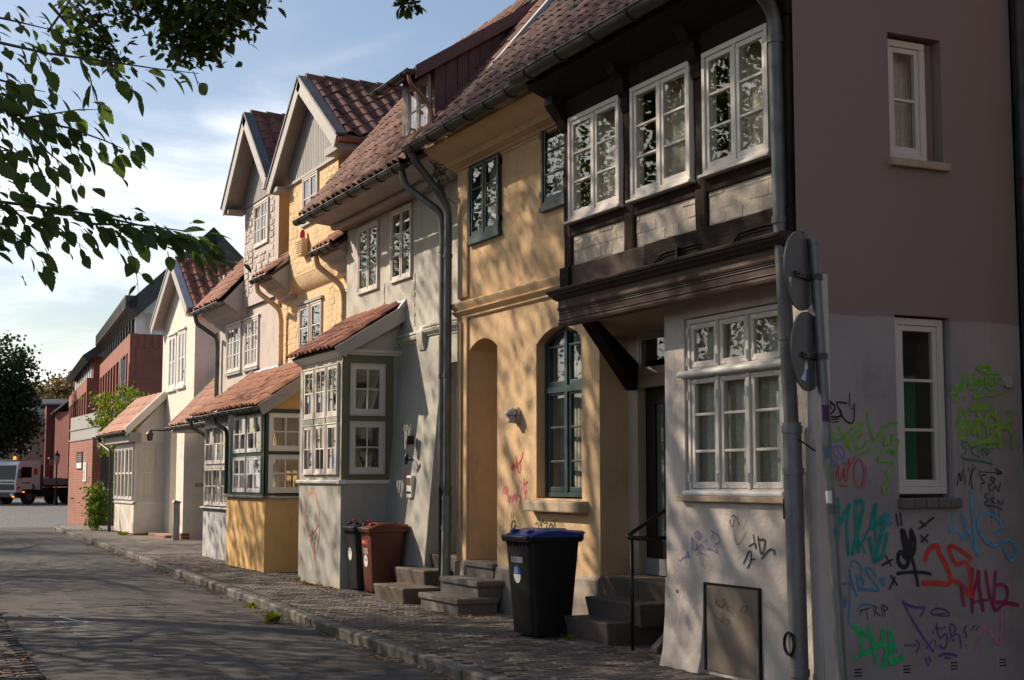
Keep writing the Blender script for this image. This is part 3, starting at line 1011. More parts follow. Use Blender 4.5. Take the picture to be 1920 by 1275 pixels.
simple('tar', (0.02, 0.019, 0.019), 0.6, var=.2)
for pts, w_ in (([(1.75, 14.6), (2.6, 14.3), (3.4, 14.55)], .02), ([(2.0, 18.0), (2.9, 17.6), (3.6, 17.9), (4.5, 17.5)], .016), ([(3.3, 11.4), (3.5, 13.0), (3.45, 15.2), (3.7, 18.5), (4.1, 24.0)], .014), ([(1.9, 12.6), (2.4, 12.4), (3.2, 12.7), (4.4, 12.3)], .016), ([(2.3, 21.5), (3.6, 21.2), (5.0, 21.6)], .02)):
    st_ = []
    for a_, b_ in zip(pts, pts[1:]):
        for q_ in range(6):
            st_.append((a_[0] + (b_[0] - a_[0]) * q_ / 6 + random.gauss(0, .012), a_[1] + (b_[1] - a_[1]) * q_ / 6 + random.gauss(0, .02)))
    part(ribbon(lambda s, t, n: (s, t, roadz(s, t) + .011 + n * .2), [(w_, st_)]), 'tar_seam', 'tar', road)

# ------------------------------------------------------------------ half-timbered corner house
flat_col('green_cloth', (.015, .16, .07), .9)
def brick_panel(parent, fr, a, b, c, d, bw, bh, n, mat, lim=999, skip=0.0, gap=0.008, proud=0.012, jit=0.2, avoid=()):
    """painted bricks standing a little proud of a wall face, each its own piece, uneven"""
    root = parent
    while root.parent is not None: root = root.parent
    cnt = 0
    t = c; row = 0
    while t < d - 0.02:
        h = min(bh * random.uniform(.92, 1.08), d - t)
        s = a - (bw * .5 if row % 2 else 0) * random.uniform(.7, 1.1)
        while s < b - 0.02:
            w = bw * random.uniform(.8, 1.15)
            s0, s1 = max(s, a), min(s + w, b)
            s += w
            if s1 - s0 < .03 or random.random() < skip: continue
            cs, ct = (s0 + s1) / 2, t + h / 2
            if any(q[0] - .02 < s1 and s0 < q[1] + .02 and q[2] - .02 < t + h and t < q[3] + .02 for q in avoid): continue
            if cnt >= lim: continue
            g2 = gap / 2
            p = proud * random.uniform(1 - jit * 3, 1 + jit * 2)
            j = lambda: random.uniform(-.006, .006)
            e = .010
            mb = MB(fr)
            mb.hexa([(s0 + g2, t + g2, n - .01), (s1 - g2, t + g2, n - .01), (s1 - g2, t + h - g2, n - .01), (s0 + g2, t + h - g2, n - .01),
                     (s0 + g2 + e + j(), t + g2 + e + j(), n + p + j() * .4), (s1 - g2 - e + j(), t + g2 + e + j(), n + p + j() * .4),
                     (s1 - g2 - e + j(), t + h - g2 - e + j(), n + p + j() * .4), (s0 + g2 + e + j(), t + h - g2 - e + j(), n + p + j() * .4)])
            part(mb, 'brick', mat, parent)
            cnt += 1
        t += h; row += 1
    return cnt
def joinmb(a, b):
    i = len(a.v)
    a.v += b.v; a.f += [tuple(i + k for k in f) for f in b.f]
    return a

H1 = thing('half_timbered_house', (6.4, 9.8, 0), 'corner house with dark timber-framed overhanging upper floor and grey graffiti-covered gable', 'house')
F1 = FX(6.33); F1u = FX(6.06); G1 = FY(8.1)
wl = part(wall(F1, 8.1, 10.3, -.05, 3.14, [(8.64, 10.0, 1.475, 2.915, .16)], .5), 'front_wall', 'white_wall', H1)
# flared foot of the left corner
ft = MB(FX(6.33))
ft.profile([(-.4, -.05), (.09, -.05), (.075, .06), (.035, .22), (.012, .5), (.004, .8), (-.4, .8)], 9.75, 10.32)
part(ft, 'wall_foot', 'white_wall', H1, smooth=30)
gw = wall(G1, 6.22, 8.12, -.05, 3.05, [(6.91, 7.42, 1.47, 2.785, .12)], .3)
joinmb(gw, wall(G1, 6.06, 8.12, 3.05, 5.45, [(6.91, 7.41, 3.93, 4.87, .16)], .3))
gw.prism([(6.08, 5.452), (8.12, 5.452), (8.12, 7.6)], 0, -.3)
gable = part(gw, 'gable_wall', 'gable_wall', H1, label='shaded gable wall, brown above and grey with graffiti below')
# battered corner strip
cs = MB()
cs.v = [(6.06, 8.101, 5.45), (6.06, 8.101, 3.05), (6.17, 8.101, 3.05), (6.2, 8.101, 2.0), (6.26, 8.101, .0), (6.34, 8.101, 0), (6.34, 8.101, 3.05)]
jetty_side = MB()
jetty_side.hexa([(6.09, 2.95, 8.104), (6.34, 2.95, 8.104), (6.34, 2.95, 8.14), (6.09, 2.95, 8.14), (6.06, 3.3, 8.104), (6.34, 3.3, 8.104), (6.34, 3.3, 8.14), (6.06, 3.3, 8.14)])
part(jetty_side, 'jetty_end', 'gable_wall', H1)
ws = MB(); ws.hexa([(6.235, 0, 8.098), (6.33, 0, 8.098), (6.33, 0, 8.35), (6.235, 0, 8.35), (6.165, 3.04, 8.098), (6.32, 3.04, 8.098), (6.32, 3.04, 8.35), (6.165, 3.04, 8.35)])
part(ws, 'corner_buttress', 'white_wall', H1)
# shell: left side, back, floor slab
sh = MB()
sh.box(6.07, 9.6, 3.3, 5.3, 11.52, 11.57); sh.box(9.5, 9.6, 0, 7.5, 8.4, 11.57); sh.box(8.1, 9.6, 0, 5.45, 8.1, 8.4)
sh.box(6.34, 7.4, 0, 3.14, 10.2, 10.299)
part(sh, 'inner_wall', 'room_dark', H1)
part(MB().box(6.1, 9.5, 3.145, 3.28, 8.4, 11.56), 'floor_slab', 'soffit_lime', H1)
ps_ = MB(lambda s, t, n: (s, t, n)); ps_.prism([(6.20, 10.3), (7.7, 10.3), (7.7, 12.85), (7.13, 12.85), (6.20, 11.60)], 3.07, 3.144)
part(ps_, 'porch_soffit', 'soffit_lime', H1)

# ground-floor window: three lights with top lights
def big_window():
    a, b, c, d = 8.66, 9.985, 1.49, 2.905
    n = -0.05
    mb = MB(F1)
    f = .04
    mb.box(a, b, c, c + f, n - .06, n + .03); mb.box(a, b, d - f, d, n - .06, n + .03)
    mb.box(a, a + f, c + f, d - f, n - .06, n + .03); mb.box(b - f, b, c + f, d - f, n - .06, n + .03)
    mb.box(a + f, b - f, 2.42, 2.50, n - .06, n + .035)
    cols = [(8.705, 9.105), (9.145, 9.525), (9.565, 9.94)]
    for x0, x1 in ((9.105, 9.145), (9.525, 9.565)):
        mb.box(x0, x1, c + f, 2.42, n - .06, n + .04); mb.box(x0, x1, 2.50, d - f, n - .06, n + .04)
    Wn = part(mb, 'window', 'white_paint', H1, bevel=.004, label='large white three-light window with top lights')
    part(MB(F1).tube([(a - .05, 2.455, n + .075), (b + .05, 2.455, n + .075)], .028, 10), 'transom_moulding', 'white_gloss', Wn, smooth=50)
    part(MB(F1).tube([(a - .01, c + .005, n + .06), (b + .01, c + .005, n + .06)], .025, 10), 'weather_bar', 'white_gloss', Wn, smooth=50)
    for x0, x1 in cols:
        for z0, z1, bars in ((c + f + .004, 2.416, (1.83, 2.125)), (2.504, d - f - .004, ())):
            sm = MB(F1); g = .042
            xx0, xx1 = x0 + .003, x1 - .003
            sm.box(xx0, xx1, z0, z0 + g * 1.2, n - .015, n + .02); sm.box(xx0, xx1, z1 - g, z1, n - .015, n + .02)
            sm.box(xx0, xx0 + g, z0 + g * 1.2, z1 - g, n - .015, n + .02); sm.box(xx1 - g, xx1, z0 + g * 1.2, z1 - g, n - .015, n + .02)
            for zz in bars:
                sm.box(xx0 + g, xx1 - g, zz - .011, zz + .011, n - .008, n + .016)
            part(sm, 'sash', 'white_paint', Wn, bevel=.004)
            lv = [z0 + g * 1.2] + list(bars) + [z1 - g]
            for q in range(len(lv) - 1):
                part(MB(F1).box(xx0 + g, xx1 - g, lv[q], lv[q + 1], n + .002, n + .006), 'pane', 'glass', Wn)
            # corner irons
            for sx, dx in ((xx0 + .008, 1), (xx1 - .008, -1)):
                for sz, dz in ((z0 + .008, 1), (z1 - .008, -1)):
                    im = MB(F1)
                    x_ = sorted((sx, sx + dx * .075)); z_ = sorted((sz, sz + dz * .018))
                    im.box(x_[0], x_[1], z_[0], z_[1], n + .02, n + .024)
                    x_ = sorted((sx, sx + dx * .018)); z_ = sorted((sz + dz * .018, sz + dz * .085))
                    im.box(x_[0], x_[1], z_[0], z_[1], n + .02, n + .024)
                    part(im, 'corner_iron', 'white_gloss', Wn)
    for s in (9.955, 9.545, 9.125):
        for z in (1.62, 2.28, 2.56, 2.80):
            part(MB(F1).tube([(s, z - .035, n + .045), (s, z + .035, n + .045)], .011, 8), 'hinge', 'white_gloss', Wn)
    cm = MB(F1); i0 = 0
    for q in range(61):
        s = a + (b - a) * q / 60
        nn = n - .095 + .02 * sin(q * 1.3) + .01 * sin(q * 3.1)
        cm.pts([(s, c, nn), (s, d, nn)])
    for q in range(60): cm.f.append((2 * q, 2 * q + 2, 2 * q + 3, 2 * q + 1))
    part(cm, 'curtain', 'curtain', Wn, smooth=True)
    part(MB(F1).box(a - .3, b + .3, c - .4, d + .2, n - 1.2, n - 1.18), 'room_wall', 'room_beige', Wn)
big_window()
part(MB(F1).box(8.6, 10.05, 1.43, 1.474, -.05, .055), 'window_sill', 'sandstone', H1, bevel=.006)
# cellar hatch of expanded metal
hm = MB(F1)
hm.box(8.99, 9.70, .12, .785, -.02, .012)
hatch = part(hm, 'cellar_hatch', 'mesh_metal', H1, bevel=.004, label='brown metal cellar hatch with faint scribbles')
hf = MB(F1)
for q in range(64):
    z = .14 + q * .00995
    hf.box(9.01, 9.68, z, z + .004, .0125, .0145)
part(hf, 'mesh_rib', 'mesh_metal', hatch, kind='stuff')
hf = MB(F1)
hf.box(8.97, 9.72, .785, .80, -.01, .02); hf.box(8.97, 8.99, .12, .785, -.01, .02); hf.box(9.70, 9.72, .12, .785, -.01, .02)
part(hf, 'hatch_frame', 'iron_black', hatch)
def vent(fr, s, t, parent, k=3):
    for q in range(k):
        part(MB(fr).box(s - .032, s + .032, t + q * .022, t + q * .022 + .008, -.002, .0025), 'vent_slot', 'iron_black', parent)
vent(F1, 9.99, .30, wl); vent(F1, 8.44, .30, wl)
for s in (6.51, 6.94, 7.37, 7.83): vent(G1, s, .25, gable)
part(MB(F1).tube([(10.13, .98 - .28, .0), (10.13, .98 - .28, .012)], .016, 10), 'wall_stud', 'brass', H1)

# gable windows
def gable_window(a, b, c, d, rows, label, n=-.07):
    return casement(H1, G1, a, b, c, d, n, 1, rows, 'white_paint', frame=.05, sash=.04, glass='glass', curtain=True, label=label, room='room_dark')
w1 = gable_window(6.92, 7.30, 3.94, 4.84, 2, 'small upper gable window with pale curtain', -.08)
gs = MB(G1); gs.box(7.30, 7.405, 3.94, 4.86, -.159, -.10)
part(gs, 'jamb_lining', 'gable_wall', H1)
w2 = casement(H1, G1, 6.93, 7.39, 1.50, 2.77, -.07, 1, 3, 'white_paint', frame=.05, sash=.04, curtain=False, label='tall narrow lower gable window with dark green blind')
part(MB(G1).box(6.98, 7.22, 1.56, 2.36, -.17, -.16), 'green_blind', 'green_cloth', w2)
part(MB(G1).box(6.9, 7.42, 2.4, 2.8, -.38, -.37), 'dark_backing', 'room_dark', w2)  # dark panel behind the upper part of the window
part(MB(G1).box(6.89, 7.44, 3.87, 3.93, -.1, .05), 'window_sill', 'sandstone', H1, bevel=.008)
for q in range(5):
    part(MB(G1).box(6.895 + q * .112, 6.895 + q * .112 + .106, 1.40, 1.468, -.08, .055 + random.uniform(-.006, .006)), 'sill_brick', 'concrete_step', H1, bevel=.008)

# timber frame of the upper floor
def post(s0, s1, t0, t1, n1=.02):
    mb = MB(F1u)
    k = 7
    rr = [(random.uniform(-.012, .012), random.uniform(-.012, .012), random.uniform(-.006, .008)) for _ in range(k + 1)]
    i0 = len(mb.v)
    for q in range(k + 1):
        t = t0 + (t1 - t0) * q / k; a, b, c = rr[q]
        mb.pts([(s0 + a, t, -.12), (s0 + a, t, n1 + c - .01), (s0 + a + .015, t, n1 + c), (s1 + b - .015, t, n1 + c), (s1 + b, t, n1 + c - .01), (s1 + b, t, -.12)])
    for q in range(k):
        for j in range(5):
            a = i0 + q * 6 + j
            mb.f.append((a, a + 1, a + 7, a + 6))
    part(mb, 'timber_post', 'timber_post', H1)
for s0, s1 in ((11.42, 11.57), (10.30, 10.48), (9.20, 9.37), (8.135, 8.33)):
    post(s0, s1, 3.52, 4.98)
for s0, s1 in ((10.48, 11.42), (9.37, 10.30), (8.33, 9.20)):
    part(MB(F1u).box(s0, s1, 3.80, 3.915, -.1, .012 + random.uniform(-.004, .004)), 'timber_rail', 'timber_dark', H1, bevel=.006)
    pb = part(MB(F1u).box(s0, s1, 3.53, 3.80, -.1, -.008), 'infill_panel', 'infill_lime', H1)
    brick_panel(pb, F1u, s0 + .005, s1 - .005, 3.535, 3.795, .225, .105, -.008, 'infill_lime', gap=.006, proud=.0045, jit=.3, skip=.12)
bm1 = part(MB(F1u).box(8.115, 10.12, 3.29, 3.53, -.1, .035), 'sill_beam', 'timber_dark', H1, bevel=.01)
part(MB(F1u).box(10.12, 11.40, 3.29, 3.525, -.1, .028), 'sill_beam', 'cornice_brown', H1, bevel=.004)
part(MB(F1u).box(11.40, 11.58, 3.25, 3.525, -.1, .06), 'beam_head', 'timber_dark', H1, bevel=.012)
for s0, s1 in ((9.0, 10.05), (8.15, 8.9)):      # carved ship's-keel mouldings on the beam
    for o_, rr in ((0, .011), (.026, .008)):
        pa = [(s0 + o_, 3.30, .037)] + [(s0 + o_ + .02 + (s1 - s0 - .04 - 2 * o_) * q / 10, 3.30 + (.115 - o_) * min(1, sin(pi * q / 10) * 1.6), .037) for q in range(11)] + [(s1 - o_, 3.30, .037)]
        part(MB(F1u).tube(pa, rr, 6), 'carved_moulding', 'timber_dark', bm1, smooth=True)
for s in (9.55, 8.2):
    part(MB(F1u).box(s - .012, s + .012, 3.30, 3.42, .035, .075), 'iron_hook', 'iron_black', H1)
# cornice under the jetty
cp = MB(F1u)
cp.profile([(.0, 3.0), (.055, 3.0), (.062, 3.02), (.05, 3.035), (.05, 3.13), (.066, 3.14), (.072, 3.155), (.06, 3.17), (.06, 3.225), (-.06, 3.225), (-.06, 3.0)], 8.085, 11.60)
part(cp, 'cornice_board', 'cornice_brown', H1)
cp = MB(F1u)
cp.profile([(-.05, 3.226), (.065, 3.226), (.075, 3.236), (.09, 3.236), (.105, 3.255), (.14, 3.268), (.145, 3.28), (.165, 3.29), (.17, 3.305), (.15, 3.318), (-.05, 3.325)], 8.08, 11.64)
part(cp, 'cornice_crown', 'cornice_dark', H1)
for q in (3.128, 3.108, 3.05):
    part(MB(F1u).tube([(8.04, q, .052), (11.60, q, .052)], .006, 6), 'cornice_bead', 'cornice_dark', H1)
# upper windows
for k, (a, b) in enumerate(((10.485, 11.415), (9.375, 10.295), (8.335, 9.195))):
    casement(H1, F1u, a, b, 3.925, 4.885, .02, 2, 3, 'white_paint', dep=.08, frame=.042, sash=.038, bar=.020, glass='glass_old', mull=.035, proud=.035, curt_dep=.2, room='room_dark' if k < 2 else None,
             label=('upper timber-frame window nearest the ochre house', 'middle upper timber-frame window', 'upper timber-frame window nearest the drainpipe')[k])
    part(MB(F1u).box(a - .03, b + .03, 3.905, 3.928, -.02, .085), 'sill_board', 'white_paint', H1, bevel=.004)
# eave: wall plate, soffit, carved brackets
ev = MB(F1u)
ev.profile([(-.2, 4.89), (.03, 4.89), (.06, 4.98), (.06, 5.05), (.36, 5.17), (.38, 5.24), (-.2, 5.6)], 8.11, 11.62)
part(ev, 'eave_soffit', 'timber_dark', H1)
for s in (10.39, 9.285):
    mb = MB(F1u)
    mb.profile([(.0, 4.70), (.04, 4.72), (.06, 4.78), (.05, 4.83), (.09, 4.87), (.11, 4.93), (.10, 4.98), (.17, 5.03), (.20, 5.09), (.26, 5.14), (.0, 5.14)], s - .065, s + .065)
    part(mb, 'carved_bracket', 'timber_dark', H1, bevel=.008)
mb = MB(F1u); mb.profile([(.0, 4.78), (.05, 4.8), (.09, 4.88), (.2, 5.02), (.2, 5.1), (.0, 5.1)], 11.44, 11.60)
part(mb, 'carved_bracket', 'timber_dark', H1, bevel=.008)
# roof with flared eave
rf = part(slab([(5.66, 8.0, 5.27), (5.66, 11.66, 5.27), (6.66, 11.66, 5.86), (6.66, 8.0, 5.86)], .05), 'roof', 'room_dark', H1)
rf2 = slab([(6.66, 8.0, 5.86), (6.66, 11.66, 5.86), (9.3, 11.66, 8.63), (9.3, 8.0, 8.63)], .05)
part(rf2, 'upper_roof', 'room_dark', rf)
tiles(rf, (5.60, 8.0, 5.275), (0, 1, 0), (1.0, 0, .59), 3.66, 1.18, .205, .295, 'tile_shaded', jit=.02)
tiles(rf, (6.62, 8.0, 5.86), (0, 1, 0), (1.0, 0, 1.05), 3.66, 1.8, .205, .30, 'tile_shaded', jit=.02)
gutter(H1, ((5.60, 8.0, 5.275), (5.60, 11.66, 5.275)), .075, 'zinc_dark', brackets=6)
sk = MB(); sk.hexa([(6.66, 5.97, 10.35), (6.66, 5.97, 10.85), (7.3, 6.64, 10.85), (7.3, 6.64, 10.35), (6.60, 6.05, 10.35), (6.60, 6.05, 10.85), (7.24, 6.72, 10.85), (7.24, 6.72, 10.35)])
skl = part(sk, 'roof_window', 'zinc', H1, bevel=.01, label='tilted metal roof window above the gutter')
sk = MB(); sk.hexa([(6.66, 6.062, 10.41), (6.66, 6.062, 10.79), (7.16, 6.588, 10.79), (7.16, 6.588, 10.41), (6.65, 6.122, 10.41), (6.65, 6.122, 10.79), (7.15, 6.648, 10.79), (7.15, 6.648, 10.41)])
part(sk, 'pane', 'dark_glass', skl)
# rain pipe on the corner
pp = pipe(H1, [(5.64, 8.10, 5.17), (5.72, 8.14, 5.08), (5.995, 8.22, 4.95), (6.01, 8.215, 3.4), (6.09, 8.235, 1.95)], .052, 'zinc', collars=(4.72, 3.42, 2.6))
p2 = pipe(H1, [(6.09, 8.235, 2.0), (6.13, 8.25, -.02)], .066, 'galvanised', 'stand_pipe', collars=(1.95, 1.66, .28), cr=1.12)
part(MB().box(6.05, 6.075, 1.33, 1.47, 8.2, 8.3), 'pipe_box', 'iron_black', p2)
tr = MB(); tr.tube([(6.045 + .02 * 0, .48 + .075 * sin(2 * pi * q / 18), 8.25 + .055 * cos(2 * pi * q / 18)) for q in range(19)], .011, 6)
part(tr, 'clean_out_ring', 'iron_black', p2)
part(MB().tube([(6.09, 1.88, 8.16), (6.19, 1.80, 8.11)], .006, 6), 'wall_hook', 'iron_black', p2)

# recessed front door
D1 = FX(7.45)
mb = MB(D1)
mb.box(12.66, 12.98, .55, 3.13, -.1, 0); mb.box(10.3, 11.62, .55, 3.13, -.1, 0); mb.box(11.62, 12.66, 2.53, 2.66, -.1, .012); mb.box(11.62, 12.66, 3.08, 3.13, -.1, 0)
part(mb, 'door_frame', 'soffit_lime', H1, bevel=.006)
casement(H1, D1, 11.63, 12.65, 2.662, 3.078, -.02, 1, 1, 'white_paint', frame=.045, sash=.02, curtain=False, room='room_dark', name='fanlight')
mb = MB(D1); mb.box(11.63, 12.655, .66, 2.525, -.14, -.10)
door = part(mb, 'front_door', 'door_brown', H1, label='dark brown front door with textured glass strips')
for s0, s1 in ((12.44, 12.48), (12.24, 12.28), (12.04, 12.08), (11.84, 11.88)):
    part(MB(D1).box(s0, s1, 1.0, 2.36, -.10, -.075), 'door_rib', 'door_brown', door)
part(MB(D1).box(11.70, 12.56, 2.36, 2.42, -.10, -.075), 'door_rail', 'door_brown', door)
mb = MB(D1)
mb.box(12.285, 12.435, 1.0, 2.355, -.10, -.092); mb.box(12.085, 12.235, 1.0, 2.355, -.10, -.092)
simple('frosted_glass', (0.10, 0.12, 0.11), 0.25, var=.3, vscale=60, bstr=.9, bscale=90)
part(mb, 'glass_strip', 'frosted_glass', door)
part(MB(D1).box(11.63, 12.655, .66, .82, -.099, -.07), 'kick_plate', 'panel_grey', door)
part(MB(D1).box(11.95, 12.25, .98, 1.10, -.099, -.06), 'letter_plate', 'steel', door, bevel=.01)
mb = MB()
P0, P1 = Vector((6.13, 11.42, 3.06)), Vector((7.36, 12.62, 2.56))
dirv = (P1 - P0); sid = Vector((dirv.y, -dirv.x, 0)).normalized() * .06
mb.v = [tuple(P0 + sid + Vector((0, 0, .05))), tuple(P0 - sid + Vector((0, 0, .05))), tuple(P0 - sid + Vector((.12, .12, .06))), tuple(P0 + sid + Vector((.12, .12, .06))),
        tuple(P1 + sid + Vector((0, 0, -.06))), tuple(P1 - sid + Vector((0, 0, -.06))), tuple(P1 - sid + Vector((0.05, 0.05, .22))), tuple(P1 + sid + Vector((.05, .05, .22)))]
mb.f = [(0, 1, 2, 3), (4, 5, 6, 7), (0, 1, 5, 4), (1, 2, 6, 5), (2, 3, 7, 6), (3, 0, 4, 7)]
part(mb, 'timber_brace', 'timber_dark', H1, bevel=.006)
# doorsteps
S1 = thing('doorstep', (6.9, 12.0, .08), 'three dark stone doorsteps with brown handrail at the recessed door', 'steps')
for x0, y0, y1, z0, z1 in ((6.50, 11.62, 12.48, .08, .30), (6.74, 11.45, 12.50, .26, .475), (7.03, 11.0, 12.72, .45, .655)):
    mb = MB()
    e = .035
    mb.hexa([(x0 + e, z0, y0 + e), (7.5, z0, y0 + e), (7.5, z0, y1 - e), (x0 + e, z0, y1 - e), (x0 + random.uniform(-.005, .005), z1, y0), (7.5, z1, y0), (7.5, z1, y1), (x0, z1, y1)])
    part(mb, 'step', 'stone_step', S1, bevel=.014)
part(MB().box(6.30, 6.5, .085, .115, 11.5, 12.2), 'footing_slab', 'concrete_step', S1, bevel=.01)
rl = MB(); rl.tube([(6.58, .08, 11.30), (6.58, 1.07, 11.30)], .017, 8)
part(rl, 'rail_post', 'rail_brown', S1, smooth=True)
rl = MB(); rl.tube([(7.35, 1.08, 10.95), (6.75, 1.08, 11.22), (6.62, 1.08, 11.27), (6.57, 1.085, 11.32), (6.575, 1.09, 11.37), (6.65, 1.12, 11.42), (6.75, 1.17, 11.44), (7.35, 1.5, 11.45)], .02, 8)
part(rl, 'handrail', 'rail_brown', S1, smooth=True)
mb = MB(); mb.hexa([(6.62, .08, 10.95), (7.3, .08, 10.95), (7.3, .08, 10.99), (6.62, .08, 10.99), (6.62, .14, 10.95), (7.3, .72, 10.95), (7.3, .72, 10.99), (6.62, .14, 10.99)])
part(mb, 'side_cheek', 'concrete_step', S1)
mb = MB(); mb.hexa([(6.60, .10, 10.92), (7.3, .70, 10.92), (7.3, .70, 11.02), (6.60, .10, 11.02), (6.60, .15, 10.92), (7.3, .75, 10.92), (7.3, .75, 11.02), (6.60, .15, 11.02)])
part(mb, 'cheek_cap', 'stone_step', S1, bevel=.008)

# ------------------------------------------------------------------ ochre house
H2 = thing('ochre_house', (7.3, 14.6, 0), 'ochre plastered house with arched door, arched window and blue-green frames', 'house')
F2 = FX(7.12)
wl2 = part(wall(F2, 12.86, 16.46, .60, 3.62, [(15.33, 16.15, .60, 3.18, .75, .12), (13.24, 14.30, 1.40, 3.10, .30, .16)], .6), 'front_wall', 'ocher_wall', H2)
up = wall(F2, 11.6, 16.46, 3.62, 5.8, [(15.21, 16.09, 4.53, 5.51, .05), (13.45, 14.10, 4.60, 5.55, .05)], .4)
part(up, 'upper_wall', 'ocher_wall', H2)
part(MB().box(7.12, 7.62, .60, 3.15, 12.855, 12.86), 'return_wall', 'ocher_wall', H2)
part(MB().box(7.875, 7.95, .60, 3.4, 15.2, 16.3), 'recess_wall', 'ocher_wall', H2)
part(MB(F2).box(16.16, 16.46, 3.85, 5.5, .0, .03), 'pilaster', 'ocher_wall', H2, bevel=.01)
part(MB(F2).box(16.16, 16.46, .60, 3.6, .0, .03), 'pilaster', 'ocher_wall', H2, bevel=.01)
pl = MB(F2)
pl.profile([(-.2, 0), (.07, 0), (.05, .3), (.035, .585), (.0, .625), (-.2, .625)], 12.86, 15.30)
pl.profile([(-.2, 0), (.075, 0), (.06, .3), (.045, .6), (.0, .63), (-.2, .63)], 16.17, 16.48)
part(pl, 'plinth', 'ocher_plinth', H2, smooth=30)
sc = MB(F2)
sc.profile([(-.05, 3.585), (.02, 3.585), (.035, 3.60), (.03, 3.625), (.05, 3.64), (.085, 3.67), (.085, 3.685), (.06, 3.695), (.095, 3.74), (.105, 3.775), (.09, 3.79), (.0, 3.82), (-.05, 3.82)], 11.62, 16.50)
part(sc, 'string_course', 'ocher_wall', H2, smooth=25)
sc = MB(F2)
sc.profile([(-.05, 5.44), (.015, 5.44), (.02, 5.46), (.05, 5.47), (.07, 5.49), (.10, 5.50), (.16, 5.52), (.20, 5.56), (.30, 5.59), (.40, 5.65), (.48, 5.70), (.48, 5.80), (-.05, 5.86)], 11.62, 16.50)
part(sc, 'eave_cornice', 'ocher_wall', H2, smooth=25)
sh = MB(); sh.box(9.4, 9.5, 0, 7.8, 11.6, 16.5); sh.box(7.15, 9.4, 0, 5.8, 16.44, 16.5); sh.box(7.15, 9.4, 3.64, 3.7, 11.62, 16.44)
sh.box(7.62, 9.4, 0, 5.8, 12.90, 12.95)
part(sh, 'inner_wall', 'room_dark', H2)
# windows
for a, b, c, d, lb in ((15.215, 16.085, 4.535, 5.505, 'left upper window in blue-green frame'), (13.46, 14.09, 4.61, 5.55, 'right upper window in blue-green frame, half hidden')):
    w_ = casement(H2, F2, a, b, c, d, .015, 2 if b - a > .7 else 1, 3, 'blue_green_paint', dep=.06, frame=.045, sash=.04, bar=.018, glass='glass_old', mull=.03, label=lb, room='room_dark', proud=.035)
    part(MB(F2).box(a - .03, b + .03, c - .06, c - .002, -.02, .06), 'window_ledge', 'blue_green_paint', w_, bevel=.005)
    for s in (a - .012, b + .012):
        for z in (c + .14, d - .14):
            part(MB(F2).box(s - .012, s + .012, z - .035, z + .035, .0, .05), 'hinge', 'iron_black', w_)
# arched window
def arched_window():
    a, b, c, d, rise = 13.25, 14.29, 1.42, 3.10, .155
    n = -.13
    f = .05
    W_ = None
    mb = MB(F2)
    mb.box(a, b, c, c + f, n - .05, n + .03); mb.box(a, a + f, c + f, d, n - .05, n + .03); mb.box(b - f, b, c + f, d, n - .05, n + .03)
    mb.box(a + f, b - f, 2.55, 2.62, n - .05, n + .04); mb.box((a + b) / 2 - .03, (a + b) / 2 + .03, c + f, 2.55, n - .05, n + .04)
    mb.box((a + b) / 2 - .03, (a + b) / 2 + .03, 2.62, d + rise - f, n - .05, n + .04)
    A = arc_pts(a, b, d, rise, 12); B = arc_pts(a + f, b - f, d - .01, rise - .03, 12)
    for q in range(12):
        mb.hexa([(A[q][0], A[q][1], n - .05), (A[q + 1][0], A[q + 1][1], n - .05), (B[q + 1][0], B[q + 1][1], n - .05), (B[q][0], B[q][1], n - .05),
                 (A[q][0], A[q][1], n + .03), (A[q + 1][0], A[q + 1][1], n + .03), (B[q + 1][0], B[q + 1][1], n + .03), (B[q][0], B[q][1], n + .03)])
    W_ = part(mb, 'arched_window', 'blue_green_paint', H2, label='tall arched window with blue-green glazing bars')
    m_ = (a + b) / 2
    for x0, x1 in ((a + f + .003, m_ - .033), (m_ + .033, b - f - .003)):
        for z0, z1, bars in ((c + f + .003, 2.547, (1.80, 2.17)), (2.623, d - .03, ())):
            g = .04
            sm = MB(F2)
            sm.box(x0, x1, z0, z0 + g * 1.3, n - .03, n + .02); sm.box(x0, x1, z1 - g * .6, z1, n - .03, n + .02)
            sm.box(x0, x0 + g, z0 + g * 1.3, z1 - g * .6, n - .03, n + .02); sm.box(x1 - g, x1, z0 + g * 1.3, z1 - g * .6, n - .03, n + .02)
            for zz in bars: sm.box(x0 + g, x1 - g, zz - .012, zz + .012, n - .02, n + .016)
            part(sm, 'sash', 'blue_green_paint', W_, bevel=.004)
            lv = [z0 + g * 1.3] + list(bars) + [z1 - g * .6]
            for q in range(len(lv) - 1):
                part(MB(F2).box(x0 + g, x1 - g, lv[q], lv[q + 1], n - .008, n - .004), 'pane', 'glass', W_)
    part(MB(F2).prism([(a + f, d - .05)] + [(p[0], p[1]) for p in B] + [(b - f, d - .05)], n - .008, n - .004), 'pane', 'glass', W_)
    cm = MB(F2)
    for q in range(41):
        s = a + (b - a) * q / 40
        nn = n - .14 + .018 * sin(q * 1.9)
        cm.pts([(s, c, nn), (s, 3.2, nn)])
    for q in range(40): cm.f.append((2 * q, 2 * q + 2, 2 * q + 3, 2 * q + 1))
    part(cm, 'curtain', 'curtain', W_, smooth=True)
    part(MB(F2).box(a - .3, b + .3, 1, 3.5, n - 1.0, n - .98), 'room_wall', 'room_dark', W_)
arched_window()
sl = MB(F2); sl.hexa([(13.10, 1.26, -.25), (14.40, 1.26, -.25), (14.40, 1.26, .12), (13.10, 1.26, .12), (13.10, 1.40, -.25), (14.40, 1.40, -.25), (14.40, 1.375, .12), (13.10, 1.375, .12)])
part(sl, 'window_sill', 'sandstone', H2, bevel=.015)
